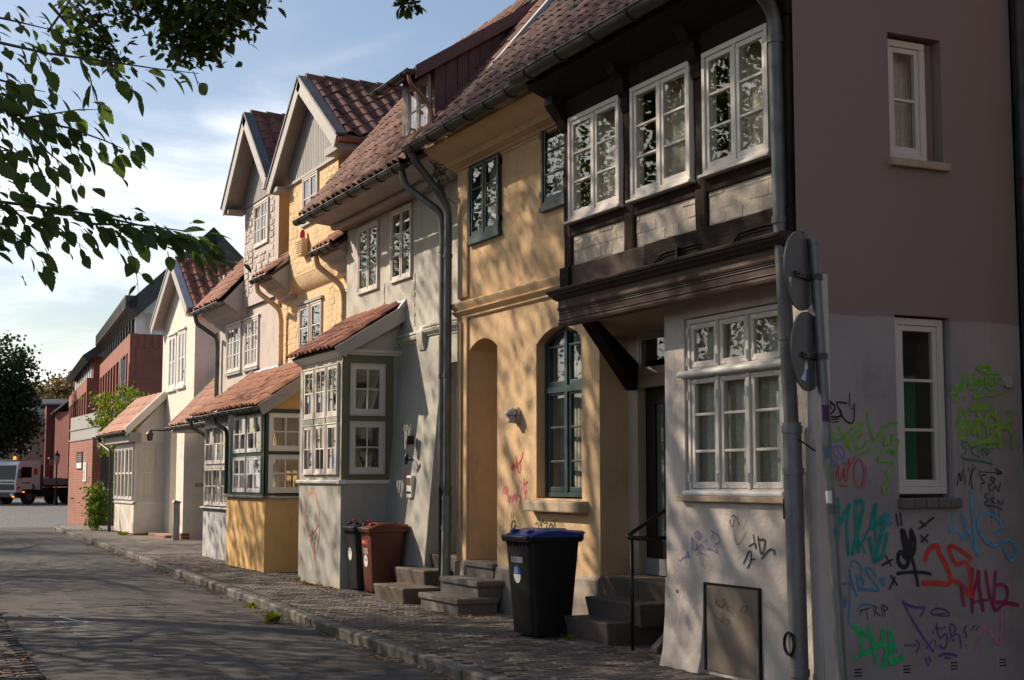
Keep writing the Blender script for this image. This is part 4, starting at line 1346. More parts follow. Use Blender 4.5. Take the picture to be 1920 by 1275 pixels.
# door in the arched passage
mb = MB(F2); mb.box(15.34, 16.14, .66, 3.28, -.70, -.64)
dr = part(mb, 'front_door', 'door_brown', H2, label='dark door deep in the arched recess')
part(MB(F2).box(15.34, 16.14, 2.42, 2.52, -.64, -.55), 'door_transom', 'cornice_dark', dr, bevel=.02)
part(MB(F2).box(15.34, 15.43, .66, 3.2, -.64, -.55), 'door_jamb', 'cornice_dark', dr)
# lamp beside the door
lm = MB()
K = 12
cxp, cyp, czp = 7.12, 14.77, 2.335
for q in range(K + 1):
    a = pi * q / K * .5
    r_ = .085 * cos(a); zz = .085 * sin(a)
    for k in range(13):
        b_ = -pi / 2 + pi * k / 12
        lm.v.append((cxp - .06 - .11 * cos(a) * cos(b_), cyp + r_ * sin(b_), czp + zz))
for q in range(K):
    for k in range(12):
        i = q * 13 + k
        lm.f.append((i, i + 1, i + 14, i + 13))
lm.f.append(tuple(range(13)))
L2 = thing('wall_lamp', (7.12, 14.77, 2.24), 'small rounded grey wall lamp left of the arched window', 'lamp')
part(lm, 'lamp_hood', 'plastic_grey', L2, smooth=60)
part(MB(F2).prism([(14.77 - .06, 2.24), (14.77 + .06, 2.24)] + [(14.77 + .085 * cos(pi * q / 8), 2.345 + .085 * sin(pi * q / 8)) for q in range(9)], 0, .045), 'back_plate', 'plastic_grey', L2, bevel=.01)
part(MB(F2).box(14.725, 14.815, 2.245, 2.335, .045, .13), 'lamp_body', 'plastic_grey', L2, bevel=.015)
# roof
rf = part(slab([(6.62, 11.66, 5.80), (6.62, 16.46, 5.80), (9.3, 16.46, 8.61), (9.3, 11.66, 8.61)], .05), 'roof', 'room_dark', H2)
tiles(rf, (6.56, 11.67, 5.80), (0, 1, 0), (1, 0, 1.05), 4.80, 3.3, .208, .30, 'tile_shaded', jit=.02)
gutter(H2, ((6.50, 11.72, 5.77), (6.50, 16.72, 5.77)), .075, 'zinc_dark', brackets=9)
pipe(H2, [(6.52, 16.62, 5.70), (6.60, 16.60, 5.55), (6.98, 16.50, 5.05), (6.98, 16.50, 1.35)], .05, 'zinc', collars=(4.4, 2.9, 1.5))
pipe(H2, [(6.98, 16.50, 1.40), (6.96, 16.50, .02)], .060, 'galvanised', 'stand_pipe', collars=(1.38, 1.02), cr=1.12)
pipe(H2, [(7.07, 16.30, 3.55), (7.07, 16.30, 1.0)], .014, 'ocher_wall', 'cable_pipe')
# steps of the ochre house
S2 = thing('doorstep', (6.85, 15.55, .08), 'three pale concrete doorsteps with overhanging treads before the arched door', 'steps')
for x0, x1, y0, y1, z in ((6.48, 6.98, 14.98, 16.12, .275), (6.76, 7.2, 15.06, 16.14, .455), (7.08, 7.75, 15.34, 16.14, .635)):
    part(MB().box(x0 - .03, x1, z - .065, z, y0 - .03, y1), 'tread', 'concrete_step', S2, bevel=.012)
    part(MB().box(x0, x1 - .01, z - .195, z - .066, y0 + .01, y1 - .01), 'riser', 'concrete_step', S2, bevel=.008)
# marks sprayed on the ochre wall come with the graffiti section

# ------------------------------------------------------------------ grey house with the two-storey bay
H3 = thing('grey_house', (7.4, 19.1, 0), 'grey plastered house with projecting tiled-roof bay and painted oval emblem', 'house')
F3 = FX(7.40)
part(wall(F3, 16.50, 21.62, 3.52, 5.72, [(18.76, 19.60, 4.44, 5.52, .06), (20.12, 21.04, 4.44, 5.50, .06)], .35), 'upper_wall', 'grey_wall', H3)
mb = MB()            # battered lower wall between bay and door
mb.hexa([(7.08, -.05, 17.60), (7.9, -.05, 17.60), (7.9, -.05, 19.25), (7.08, -.05, 19.25), (7.395, 3.52, 17.60), (7.9, 3.52, 17.60), (7.9, 3.52, 19.25), (7.395, 3.52, 19.25)])
part(mb, 'lower_wall', 'grey_green', H3)
part(MB().box(7.41, 7.9, 3.14, 3.518, 16.50, 17.598), 'door_lintel', 'grey_green', H3)
part(MB().box(7.36, 7.75, -.05, 3.138, 16.48, 16.62), 'door_jamb', 'grey_green', H3)
part(MB().box(7.42, 7.9, -.05, 3.518, 21.1, 21.62), 'lower_wall', 'grey_green', H3)
sh = MB(); sh.box(9.5, 9.6, 0, 7.5, 16.5, 21.6); sh.box(7.75, 9.5, 0, 6, 16.5, 16.55); sh.box(7.75, 9.5, 0, 6, 21.55, 21.6); sh.box(7.45, 9.5, 3.3, 3.38, 16.55, 21.55)
part(sh, 'inner_wall', 'room_dark', H3)
part(MB().box(7.84, 7.90, .62, 3.2, 16.62, 17.60), 'front_door', 'grey_green', H3)
part(MB().box(7.70, 7.84, 2.38, 2.47, 16.63, 17.60), 'door_cornice', 'grey_paint', H3, bevel=.02)
ld = MB(F3); ld.profile([(-.02, 3.50), (.02, 3.50), (.03, 3.53), (.06, 3.545), (.075, 3.58), (.05, 3.60), (.07, 3.62), (.05, 3.65), (-.02, 3.67)], 18.42, 19.19)
ld.profile([(-.02, 3.56), (.02, 3.56), (.03, 3.59), (.06, 3.605), (.075, 3.64), (.05, 3.66), (.07, 3.68), (.05, 3.71), (-.02, 3.73)], 16.62, 18.22)
part(ld, 'wall_ledge', 'grey_wall', H3, smooth=25)
mb = MB(F3); mb.profile([(-.02, 3.36), (.04, 3.38), (.07, 3.46), (.08, 3.62), (.03, 3.72), (-.02, 3.72)], 18.22, 18.42)
part(mb, 'corbel', 'grey_wall', H3, smooth=25)
mb = MB(F3)          # eroded strips where timbers lie under the plaster
for s, z0, z1 in ((18.70, 3.75, 4.5), (19.92, 4.05, 4.5)):
    for q in range(16):
        z = z0 + (z1 - z0) * q / 16
        mb.box(s - .03 + random.uniform(-.012, .012), s + .03 + random.uniform(-.012, .012), z, z + (z1 - z0) / 17, -.01, .008 + random.uniform(-.004, .006))
part(mb, 'eroded_render', 'infill_lime', H3, kind='stuff')
for a, b, c, d, lb in ((18.77, 19.59, 4.45, 5.51, 'right upper casement of the grey house'), (20.13, 21.03, 4.45, 5.49, 'left upper casement of the grey house')):
    casement(H3, F3, a, b, c, d, .01, 2, 3, 'white_paint', dep=.06, frame=.04, sash=.035, bar=.018, glass='glass_old', mull=.02, label=lb, room='room_dark', proud=.03, curtain=False)
# eave
ev = MB(F3)
ev.profile([(-.1, 5.56), (.06, 5.56), (.10, 5.575), (.20, 5.585), (.235, 5.60), (.25, 5.625), (.27, 5.63), (.60, 5.66), (.66, 5.70), (-.1, 6.2)], 16.52, 21.72)
part(ev, 'eave_soffit', 'soffit_grey', H3)
ev = MB(F3); ev.profile([(.19, 5.545), (.245, 5.55), (.265, 5.585), (.26, 5.628), (.20, 5.584)], 16.6, 21.66)
part(ev, 'eave_moulding', 'grey_paint', H3, smooth=30)
rf = part(slab([(6.70, 16.50, 5.72), (6.70, 21.72, 5.72), (9.35, 21.72, 8.90), (9.35, 16.50, 8.90)], .06), 'roof', 'room_dark', H3)
dormer_clear = lambda p: not (17.25 < p.y < 18.46 and p.x > 7.06) and not (p.x > 9.1)
tiles(rf, (6.64, 16.60, 5.72), (0, 1, 0), (1, 0, 1.2), 5.05, 3.8, .225, .335, 'tile_brown', keep=dormer_clear, tl=.36, amp=.06)
vs = MB(); vs.hexa([(6.60, 5.76, 16.49), (6.72, 5.76, 16.49), (6.72, 5.76, 16.62), (6.60, 5.76, 16.62), (9.2, 8.88, 16.49), (9.32, 8.88, 16.49), (9.32, 8.88, 16.62), (9.2, 8.88, 16.62)])
part(vs, 'verge_flashing', 'lead', H3)
vb = MB(); vb.hexa([(7.25, 6.15, 16.475), (9.3, 8.35, 16.475), (9.3, 8.35, 16.495), (7.25, 6.15, 16.495), (7.22, 6.46, 16.475), (9.3, 8.88, 16.475), (9.3, 8.88, 16.495), (7.22, 6.46, 16.495)])
part(vb, 'verge_board', 'blue_grey_board', H3)
vs = MB(); vs.hexa([(6.62, 5.70, 21.66), (6.72, 5.70, 21.66), (6.72, 5.70, 21.74), (6.62, 5.70, 21.74), (9.2, 8.80, 21.66), (9.3, 8.80, 21.66), (9.3, 8.80, 21.74), (9.2, 8.80, 21.74)])
part(vs, 'verge_flashing', 'lead', H3)
gutter(H3, ((6.60, 17.05, 5.66), (6.60, 21.75, 5.66)), .07, 'zinc_dark', brackets=8)
pipe(H3, [(6.62, 17.20, 5.60), (6.66, 17.18, 5.40), (6.98, 16.74, 5.0), (7.0, 16.72, 4.75), (7.0, 16.72, 1.5)], .045, 'zinc', collars=(4.5, 2.9))
pipe(H3, [(7.0, 16.72, 1.55), (7.0, 16.72, .02)], .038, 'iron_black', 'stand_pipe', collars=(1.5,))
nst = MB()
rr = random.Random(3)
for q in range(46):
    a = Vector((6.95 + rr.gauss(0, .06), 16.72 + rr.gauss(0, .05), 5.42 + rr.gauss(0, .13))); d_ = Vector((rr.gauss(0, 1), rr.gauss(0, 1), rr.gauss(0, 1.2))).normalized() * .08
    nst.tube([tuple_sz(a - d_), tuple_sz(a + d_)], .006, 4)
solo(nst, 'bird_nest', 'bark', 'scruffy twig nest wedged behind the drainpipe bend under the eaves', 'nest')
# dormer
DX, DY0, DY1 = 7.10, 17.28, 18.44
D3 = part(wall(FX(DX), DY0, DY1, 6.02, 7.14, [(17.39, 18.20, 6.20, 7.0, .05)], .1), 'dormer_front', 'red_brown_board', H3, label='red-brown boarded shed dormer')
casement(H3, FX(DX), 17.40, 18.19, 6.21, 6.99, .01, 2, 2, 'white_paint', frame=.05, sash=.035, glass='glass_old', proud=.03, label='white dormer casement', curtain=True, room=None)
part(MB().box(DX + .5, DX + .52, 6.6, 7.3, DY0 + .05, DY1 - .02), 'dormer_back', 'room_dark', H3)
zb = lambda x: 5.72 + (x - 6.70) * 1.2
zt = lambda x: 7.13 + (x - DX) * .645
for q in range(14):                # cheek boards
    x0 = DX + q * .165; x1 = x0 + .155
    if zt(x1) - zb(x1) < .02: continue
    mb = MB(); mb.hexa([(x0, zb(x0), DY0 - .02), (x1, zb(x1), DY0 - .02), (x1, zb(x1), DY0 + .005), (x0, zb(x0), DY0 + .005), (x0, zt(x0), DY0 - .02), (x1, zt(x1), DY0 - .02), (x1, zt(x1), DY0 + .005), (x0, zt(x0), DY0 + .005)])
    part(mb, 'cheek_board', 'red_brown_board', D3)
mb = MB(); mb.hexa([(DX + .01, 6.05, DY0 + .006), (9.1, zb(9.1) - .1, DY0 + .006), (9.1, zb(9.1) - .1, DY0 + .02), (DX + .01, 6.05, DY0 + .02), (DX + .01, 7.1, DY0 + .006), (9.1, zt(9.1) - .02, DY0 + .006), (9.1, zt(9.1) - .02, DY0 + .02), (DX + .01, 7.1, DY0 + .02)])
part(mb, 'cheek_backing', 'room_dark', D3)
part(slab([(6.78, 17.16, 6.98), (6.78, 18.56, 6.98), (9.3, 18.56, 8.60), (9.3, 17.16, 8.60)], .05), 'dormer_roof', 'tile_old', D3)
mb = MB(); mb.hexa([(6.78, 6.82, 17.12), (9.2, 8.37, 17.12), (9.2, 8.37, 17.16), (6.78, 6.82, 17.16), (6.78, 7.0, 17.12), (9.2, 8.56, 17.12), (9.2, 8.56, 17.16), (6.78, 7.0, 17.16)])
part(mb, 'barge_board', 'red_brown_board', D3)
for q in range(11):                # stepped lead soakers at the foot of the cheek
    x0 = DX + q * .17; z0 = zb(x0) + .05
    if z0 > zt(x0): break
    mb = MB(); mb.hexa([(x0, z0 - .04, DY0 - .07), (x0 + .17, z0 + .15, DY0 - .07), (x0 + .17, z0 + .15, DY0 - .021), (x0, z0 - .04, DY0 - .021), (x0, z0 + .07, DY0 - .07), (x0 + .17, z0 + .26, DY0 - .07), (x0 + .17, z0 + .26, DY0 - .021), (x0, z0 + .07, DY0 - .021)])
    part(mb, 'lead_soaker', 'zinc_dark', D3)
gutter(H3, ((6.72, 17.16, 6.95), (6.72, 18.6, 6.95)), .05, 'zinc_dark', brackets=3)
pipe(H3, [(6.74, 17.28, 6.90), (6.76, 17.26, 6.78), (7.02, 17.20, 6.52), (7.04, 17.19, 6.12)], .032, 'copper_gutter')
# bay
E3 = FX(6.52); E3s = FY(19.20)
bl = part(MB().box(6.52, 7.4, -.05, 1.55, 19.20, 21.15), 'bay_base', 'grey_green', H3, label='grey bay base with brown oval emblem')
part(wall(E3, 19.20, 21.15, 1.55, 3.40, [(19.29, 20.92, 1.665, 3.255, .05)], .12), 'bay_front', 'grey_green', H3)
part(wall(E3s, 6.525, 7.29, 1.55, 3.40, [(6.63, 7.16, 1.675, 2.425, .05), (6.63, 7.16, 2.495, 3.24, .05)], .12), 'bay_side', 'olive_paint', H3)
part(MB().box(7.29, 7.45, 1.55, 3.5, 19.203, 19.35), 'bay_return', 'grey_green', H3)
part(MB().box(6.53, 7.4, 1.55, 3.4, 21.03, 21.15), 'bay_far_side', 'grey_green', H3)
part(MB().box(6.66, 7.35, 2.44, 2.46, 19.34, 21.0), 'bay_shelf', 'white_paint', H3)
cols3 = ((19.30, 19.80), (19.845, 20.36), (20.405, 20.91))
for a, b in cols3:
    for c, d in ((1.675, 2.41), (2.49, 3.245)):
        casement(H3, E3, a, b, c, d, .01, 1, 2, 'white_paint', dep=.05, frame=.02, sash=.05, bar=.02, glass='glass_old', cw=2, curtain=False, proud=.03)
mb = MB(E3)
for a, b in ((19.80, 19.845), (20.36, 20.405)): mb.box(a, b, 1.665, 3.255, -.05, .0)
part(mb, 'bay_mullion', 'grey_green', H3)
for a, b in cols3:
    part(MB(E3).box(a, b, 2.41, 2.49, -.05, .035), 'bay_transom', 'grey_green', H3, bevel=.01)
for c, d in ((1.68, 2.42), (2.50, 3.235)):
    casement(H3, E3s, 6.635, 7.155, c, d, .01, 1, 2, 'white_paint', dep=.05, frame=.02, sash=.06, bar=.02, glass='glass_old', cw=2, curtain=False, proud=.03)
mb = MB(E3); mb.profile([(-.05, 1.545), (.03, 1.545), (.045, 1.56), (.05, 1.585), (.03, 1.60), (-.05, 1.605)], 19.15, 21.2)
part(mb, 'bay_sill', 'white_gloss', H3)
mb = MB(E3s); mb.profile([(-.05, 1.545), (.03, 1.545), (.045, 1.56), (.05, 1.585), (.03, 1.60), (-.05, 1.605)], 6.473, 7.29)
part(mb, 'bay_sill', 'white_gloss', H3)
mb = MB(E3s); mb.profile([(-.05, 3.35), (.03, 3.355), (.04, 3.38), (.06, 3.39), (.07, 3.43), (-.05, 3.44)], 6.46, 7.45)
part(mb, 'bay_cornice', 'white_paint', H3)
mb = MB(E3); mb.profile([(-.05, 3.32), (.03, 3.33), (.05, 3.36), (.10, 3.385), (.11, 3.41), (-.05, 3.42)], 19.14, 21.2)
part(mb, 'bay_cornice', 'white_paint', H3)
mb = MB(E3s); mb.prism([(6.50, 3.44), (7.41, 3.44), (7.41, 4.06)], -.02, -.06)
gb = part(mb, 'bay_gable', 'grey_wall', H3)
rf = part(slab([(6.40, 19.06, 3.43), (6.40, 21.25, 3.43), (7.41, 21.25, 4.10), (7.41, 19.06, 4.10)], .04), 'bay_roof', 'room_dark', H3)
tiles(rf, (6.35, 19.10, 3.43), (0, 1, 0), (1.01, 0, .67), 2.15, 1.17, .195, .30, 'tile_red')
mb = MB(); mb.hexa([(6.44, 3.30, 19.03), (7.41, 3.86, 19.03), (7.41, 3.86, 19.06), (6.44, 3.30, 19.06), (6.36, 3.44, 19.03), (7.41, 4.10, 19.03), (7.41, 4.10, 19.06), (6.36, 3.44, 19.06)])
part(mb, 'barge_board', 'grey_paint', rf)
mb = MB(F3); mb.hexa([(19.0, 4.06, .0), (21.2, 4.06, .0), (21.2, 4.02, .12), (19.0, 4.02, .12), (19.0, 4.17, 0), (21.2, 4.17, 0), (21.2, 4.16, .012), (19.0, 4.16, .012)])
part(mb, 'lead_flashing', 'lead', rf)
# objects on the bay wall
ORN = thing('wall_light', (7.16, 18.30, 2.0), 'slim steel cylinder wall light beside the grey bay', 'lamp')
part(MB().tube([(7.12, 2.02, 18.30), (7.12, 2.26, 18.30)], .036, 14), 'lamp_tube', 'steel', ORN, smooth=50)
part(MB().box(7.15, 7.24, 2.08, 2.20, 18.27, 18.33), 'lamp_mount', 'iron_black', ORN)
CAM = thing('bell_push_camera', (7.16, 18.24, 1.82), 'small dark angled fitting below the steel wall light', 'fitting')
part(MB().tube([(7.13, 1.82, 18.27), (7.11, 1.94, 18.20)], .022, 8), 'body', 'iron_black', CAM, smooth=True)
part(MB().tube([(7.13, 1.87, 18.24), (7.23, 1.87, 18.24)], .012, 8), 'arm', 'iron_black', CAM, smooth=True)
LB = thing('letter_plate', (7.17, 18.28, 1.36), 'white wall plate with brass nameplate and letter slot by the grey door', 'name plate')
part(MB().box(7.17, 7.25, 1.36, 1.66, 18.19, 18.37), 'plate', 'white_gloss', LB, bevel=.008)
part(MB().box(7.165, 7.172, 1.53, 1.63, 18.21, 18.35), 'nameplate', 'brass', LB)
part(MB().box(7.163, 7.171, 1.42, 1.445, 18.21, 18.35), 'slot', 'iron_black', LB)
# steps
S3 = thing('doorstep', (7.0, 17.3, .08), 'three worn brown stone doorsteps beside the wheelie bins', 'steps')
for x0, x1, y0, y1, z0, z1 in ((6.42, 6.95, 16.55, 17.62, .08, .285), (6.86, 7.4, 16.95, 18.05, .20, .465), (7.2, 7.9, 16.65, 17.95, .44, .645)):
    e = .04
    mb = MB(); mb.hexa([(x0 + e, z0, y0 + e), (x1, z0, y0 + e), (x1, z0, y1 - e), (x0 + e, z0, y1 - e), (x0, z1, y0), (x1, z1, y0), (x1, z1, y1), (x0, z1, y1)])
    part(mb, 'step', 'stone_step', S3, bevel=.02)
# little things on the sill inside the side window
PT = thing('potted_plant', (7.02, 19.42, 1.70), 'small leafy plant in orange pot behind the lower bay window', 'plant')
part(MB().lathe((7.02, 19.42, 1.70), [(.045, 0), (.06, .08), (.065, .085), (.05, .08)], 12), 'pot', 'terracotta_pot', PT)
lf = MB(); rr = random.Random(5)
for q in range(40):
    c_ = Vector((7.02 + rr.gauss(0, .045), 19.42 + rr.gauss(0, .04), 1.83 + rr.gauss(0, .035)))
    d1 = Vector((rr.gauss(0, 1), rr.gauss(0, 1), rr.gauss(0, .5))).normalized() * .028; d2 = d1.orthogonal().normalized() * .014
    i = len(lf.v); lf.v += [tuple(c_ - d1), tuple(c_ + d2), tuple(c_ + d1), tuple(c_ - d2)]; lf.f.append((i, i + 1, i + 2, i + 3))
part(lf, 'foliage', 'leaf_dark', PT)
FG = thing('window_ornament', (6.76, 19.42, 1.70), 'small blue and white figurine behind the lower bay window', 'ornament')
part(MB().lathe((6.76, 19.42, 1.70), [(.03, 0), (.032, .06), (.02, .11), (.012, .13), (.02, .15), (.018, .18), (.005, .195)], 12), 'body', flat_col('figurine_blue', (.12, .18, .35)), FG, smooth=True)

# ------------------------------------------------------------------ narrow yellow house
H4 = thing('yellow_house', (7.6, 24.0, 0), 'narrow yellow painted-brick house with grey boarded gable', 'house')
F4 = FX(7.75); F4b = FX(7.60)
yw = part(wall(F4, 21.62, 26.35, 2.6, 5.5, [(23.90, 25.22, 3.90, 4.74, .06), (22.0, 22.80, 3.95, 4.80, .06)], .3), 'lower_wall', 'yellow_wall', H4)
n1_ = brick_panel(yw, F4, 22.85, 26.3, 3.50, 5.06, .25, .098, 0, 'yellow_wall', lim=210, skip=.06, proud=.0045, jit=.3, gap=.005, avoid=[(23.83, 25.3, 3.84, 4.86), (22.75, 22.9, 3, 6)])
jb = MB(F4)      # rounded jetty under the bay
jb.profile([(-.05, 4.98), (.0, 4.98), (.05, 5.02), (.12, 5.14), (.15, 5.28), (-.05, 5.28)], 22.70, 25.50)
part(jb, 'jetty', 'yellow_wall', H4, smooth=30)
yb = part(wall(F4b, 22.70, 25.50, 5.26, 7.02, [(23.75, 24.62, 6.15, 7.005, .06)], .25), 'bay_wall', 'yellow_wall', H4)
brick_panel(yb, F4b, 22.72, 25.48, 5.30, 7.0, .25, .098, 0, 'yellow_wall', lim=290, skip=.06, proud=.0045, jit=.3, gap=.005, avoid=[(23.70, 24.68, 6.08, 7.05), (24.2, 24.6, 5.5, 5.95)])
mb = MB(); mb.box(7.605, 9.6, 5.0, 7.25, 22.70, 22.85); mb.box(7.605, 9.6, 5.0, 7.2, 25.35, 25.5)
part(mb, 'bay_side', 'yellow_wall', H4)
sh = MB(); sh.box(9.6, 9.7, 0, 8.4, 21.6, 26.4); sh.box(7.8, 9.6, 0, 5.2, 26.3, 26.35); sh.box(7.8, 9.6, 5.0, 5.06, 22.8, 25.4); sh.box(7.78, 9.6, 7.1, 7.14, 22.9, 25.3)
part(sh, 'inner_wall', 'room_dark', H4)
casement(H4, F4b, 23.755, 24.615, 6.155, 7.0, .01, 2, 2, 'white_paint', frame=.045, sash=.035, glass='glass_old', proud=.03, label='small white gable casement reflecting the sky', curtain=False)
casement(H4, F4, 22.01, 22.79, 3.955, 4.79, .01, 1, 2, 'white_paint', frame=.035, sash=.035, glass='glass_old', proud=.03, label='white casement half hidden behind the drainpipe', curtain=True)
wy = casement(H4, F4, 23.91, 24.52, 3.91, 4.735, .01, 1, 2, 'white_paint', frame=.03, sash=.04, glass='glass_old', proud=.03, curtain=False, label='right leaf of the paired yellow-house casements')
casement(H4, F4, 24.61, 25.21, 3.91, 4.735, .01, 1, 2, 'white_paint', frame=.03, sash=.04, glass='glass_old', proud=.03, curtain=False, label='left leaf of the paired yellow-house casements')
part(MB(F4).box(24.52, 24.61, 3.90, 4.74, -.06, .02), 'window_post', 'orange_wall', H4)
part(MB(F4).box(23.85, 25.28, 4.75, 4.80, -.02, .06), 'window_hood', 'soffit_grey', H4)
part(MB(F4b).box(23.70, 24.67, 6.10, 6.148, -.02, .05), 'window_sill', 'lead', H4)
# boarded gable and verge
AP = (24.12, 8.62)
for q in range(30):
    s0 = 22.68 + q * .0953; s1 = s0 + .070
    top = lambda s: AP[1] - abs(s - AP[0]) * .735 - .05
    t0, t1 = top(s0), top(s1)
    if max(t0, t1) < 7.08: continue
    t0, t1 = max(t0, 7.06), max(t1, 7.06)
    mb = MB(F4b); mb.hexa([(s0, 7.03, .0), (s1, 7.03, .0), (s1, 7.03, .028), (s0, 7.03, .028), (s0, t0, .0), (s1, t1, .0), (s1, t1, .028), (s0, t0, .028)])
    part(mb, 'gable_board', 'board_grey', H4)
mb = MB(F4b); mb.prism([(22.6, 7.02), (25.6, 7.02), (AP[0], AP[1] - .04)], -.05, -.005)
part(mb, 'gable_backing', 'grey_paint', H4)
part(MB(F4b).box(22.62, 25.55, 6.99, 7.035, .0, .05), 'gable_sill', 'grey_paint', H4)
def verge_roof(house, ap, ys, ze, x0, x1, mat, w, l, capmat='zinc', name='roof', th=.10, face=-1, tamp=.075):
    """steep dormer gable roof with its ridge along X; ap = (Y, z) of the ridge, ys = eave Y right/left, ze = eave heights"""
    (ya, za) = ap
    objs = []
    for k, (ye, z_e) in enumerate(zip(ys, ze)):
        rf = part(slab([(x0, ye, z_e), (x1, ye, z_e), (x1, ya, za), (x0, ya, za)], th), name if k == 0 else 'far_roof_slope', 'soffit_grey', house)
        objs.append(rf)
        v = Vector((0, ya - ye, za - z_e)); L = v.length
        if k == 0:
            tiles(rf, (x0 + .12, ye, z_e), (1, 0, 0), v, x1 - x0 - .12, L - .02, w, l, mat, amp=tamp, tl=.37)
        # barge board and metal capping
        n_ = Vector((0, -(za - z_e), ya - ye)).normalized()
        if n_.z < 0: n_ = -n_
        for dn0, dn1, xx0, xx1, nm, mt in ((-.20, .03, x0 - .03, x0, 'barge_board', 'grey_paint'), (.03, .075, x0 - .05, x0 + .14, 'verge_capping', capmat), (-.13, -.02, x0 + .0, x0 + .04, 'barge_inner', 'soffit_grey')):
            a = Vector((0, ye, z_e)) - v.normalized() * .06; b = Vector((0, ya, za))
            mb = MB()
            mb.v = []
            for p in (a, b):
                for x, dn in ((xx0, dn0), (xx1, dn0), (xx1, dn1), (xx0, dn1)):
                    qd = p + n_ * dn
                    mb.v.append((x, qd.y, qd.z))
            mb.f = [(0, 1, 2, 3), (4, 5, 6, 7), (0, 1, 5, 4), (1, 2, 6, 5), (2, 3, 7, 6), (3, 0, 4, 7)]
            part(mb, nm, mt, rf)
    x = x0 + .1
    while x < x1 - .1:
        mb = MB(); mb.tube([(x, za + .03, ya), (x + .36, za + .015, ya)], [.10, .085], 10)
        part(mb, 'ridge_tile', mat, objs[0], smooth=50)
        x += .33
    return objs
vr = verge_roof(H4, (24.12, 8.66), (22.02, 25.98), (7.20, 7.08), 7.34, 10.6, 'tile_old', .285, .31)
gutter(H4, ((7.34, 21.98, 7.15), (10.4, 21.98, 7.15)), .06, 'copper_gutter', brackets=4)
mb = MB(); mb.box(7.36, 10.4, 6.98, 7.10, 22.05, 22.70)
part(mb, 'eave_box', 'soffit_grey', H4)
mb = MB(); mb.box(7.36, 7.60, 6.92, 7.0, 25.5, 25.95)
part(mb, 'eave_box', 'soffit_grey', H4)
# side eaves
for y0, y1 in ((21.64, 22.68), (25.47, 26.36)):
    ev = MB(F4); ev.profile([(-.1, 4.93), (.02, 4.93), (.05, 4.98), (.12, 5.0), (.16, 5.06), (.30, 5.12), (.34, 5.18), (.46, 5.26), (.50, 5.34), (-.1, 5.95)], y0, y1)
    part(ev, 'eave_soffit', 'soffit_grey', H4)
    ro = part(slab([(7.24, y0 - .04, 5.36), (7.24, y1 + .06, 5.36), (8.6, y1 + .06, 6.38), (8.6, y0 - .04, 6.38)], .05), 'side_roof', 'room_dark', H4)
    tiles(ro, (7.18, y0 - .02, 5.37), (0, 1, 0), (1, 0, .75), y1 - y0, 1.9, .22, .30, 'tile_red')
    gutter(H4, ((7.17, y0 - .02, 5.33), (7.17, y1 + .05, 5.33)), .065, 'zinc_dark', brackets=3)
pipe(H4, [(7.18, 22.55, 5.26), (7.2, 22.52, 5.10), (7.62, 22.52, 4.80), (7.66, 22.52, 4.60), (7.66, 22.52, 3.7)], .048, 'yellow_wall', collars=(4.3,))
pipe(H4, [(7.18, 26.15, 5.26), (7.2, 26.13, 5.10), (7.62, 26.13, 4.80), (7.66, 26.13, 4.60), (7.66, 26.13, 3.55)], .048, 'yellow_wall', collars=(4.3, 3.75))
# alarm box on the yellow wall
AL = thing('alarm_box', (7.5, 24.42, 5.56), 'yellow perforated alarm box with red lamp on the yellow gable', 'alarm')
part(MB(F4b).box(24.28, 24.56, 5.56, 5.86, .01, .14), 'box', 'yellow_wall', AL, bevel=.01)
for q in range(6):
    part(MB(F4b).box(24.30, 24.54, 5.60 + q * .04, 5.615 + q * .04, .14, .145), 'louvre', 'cornice_brown', AL)
part(MB().lathe((7.52, 24.42, 5.86), [(.05, 0), (.05, .12), (.03, .16), (.0, .165)], 12), 'beacon', 'red_plastic', AL, smooth=40)
# bay of the yellow house
E4 = FX(6.60); E4s = FY(23.30)
part(MB().box(6.60, 7.75, -.05, 1.30, 23.30, 25.78), 'bay_base', 'orange_wall', H4)
mb = MB(E4)
for s0, s1 in ((23.30, 23.53), (24.44, 24.52), (25.34, 25.78)): mb.box(s0, s1, 1.34, 2.78, -.1, .0)
for t0, t1 in ((1.34, 1.385), (2.0, 2.07), (2.72, 2.78)): mb.box(23.53, 25.34, t0, t1, -.1, -.003)
part(mb, 'bay_frame', 'dark_green_paint', H4)
mb = MB(E4s)
for s0, s1 in ((6.60, 6.645), (7.235, 7.75)): mb.box(s0, s1, 1.34, 2.78, -.1, -.001)
for t0, t1 in ((1.34, 1.385), (2.02, 2.075), (2.71, 2.78)): mb.box(6.645, 7.235, t0, t1, -.1, -.003)
part(mb, 'bay_frame', 'dark_green_paint', H4)
for a, b in ((23.535, 24.435), (24.525, 25.335)):
    for c, d in ((1.39, 1.998), (2.072, 2.718)):
        casement(H4, E4, a, b, c, d, .0, 2, 2, 'white_gloss', dep=.05, frame=.012, sash=.045, bar=.02, glass='glass_old', mull=.006, curtain=(c < 2), proud=.02, curt_dep=.3)
for c, d in ((1.388, 2.018), (2.077, 2.708)):
    casement(H4, E4s, 6.648, 7.232, c, d, .0, 1, 2, 'white_gloss', dep=.05, frame=.015, sash=.06, bar=.022, glass='glass_old', curtain=False, cw=2, proud=.02)
part(MB().box(7.3, 7.35, 1.3, 2.8, 23.45, 25.7), 'room_wall', 'orange_wall', H4)
part(MB().box(6.7, 7.3, 1.28, 1.31, 23.35, 25.7), 'room_floor', 'orange_wall', H4)
part(MB().box(6.72, 7.25, 2.02, 2.05, 23.5, 23.75), 'shelf', 'door_brown', H4)
part(MB(E4).box(23.24, 25.80, 1.295, 1.338, -.05, .06), 'bay_sill', 'zinc', H4, bevel=.008)
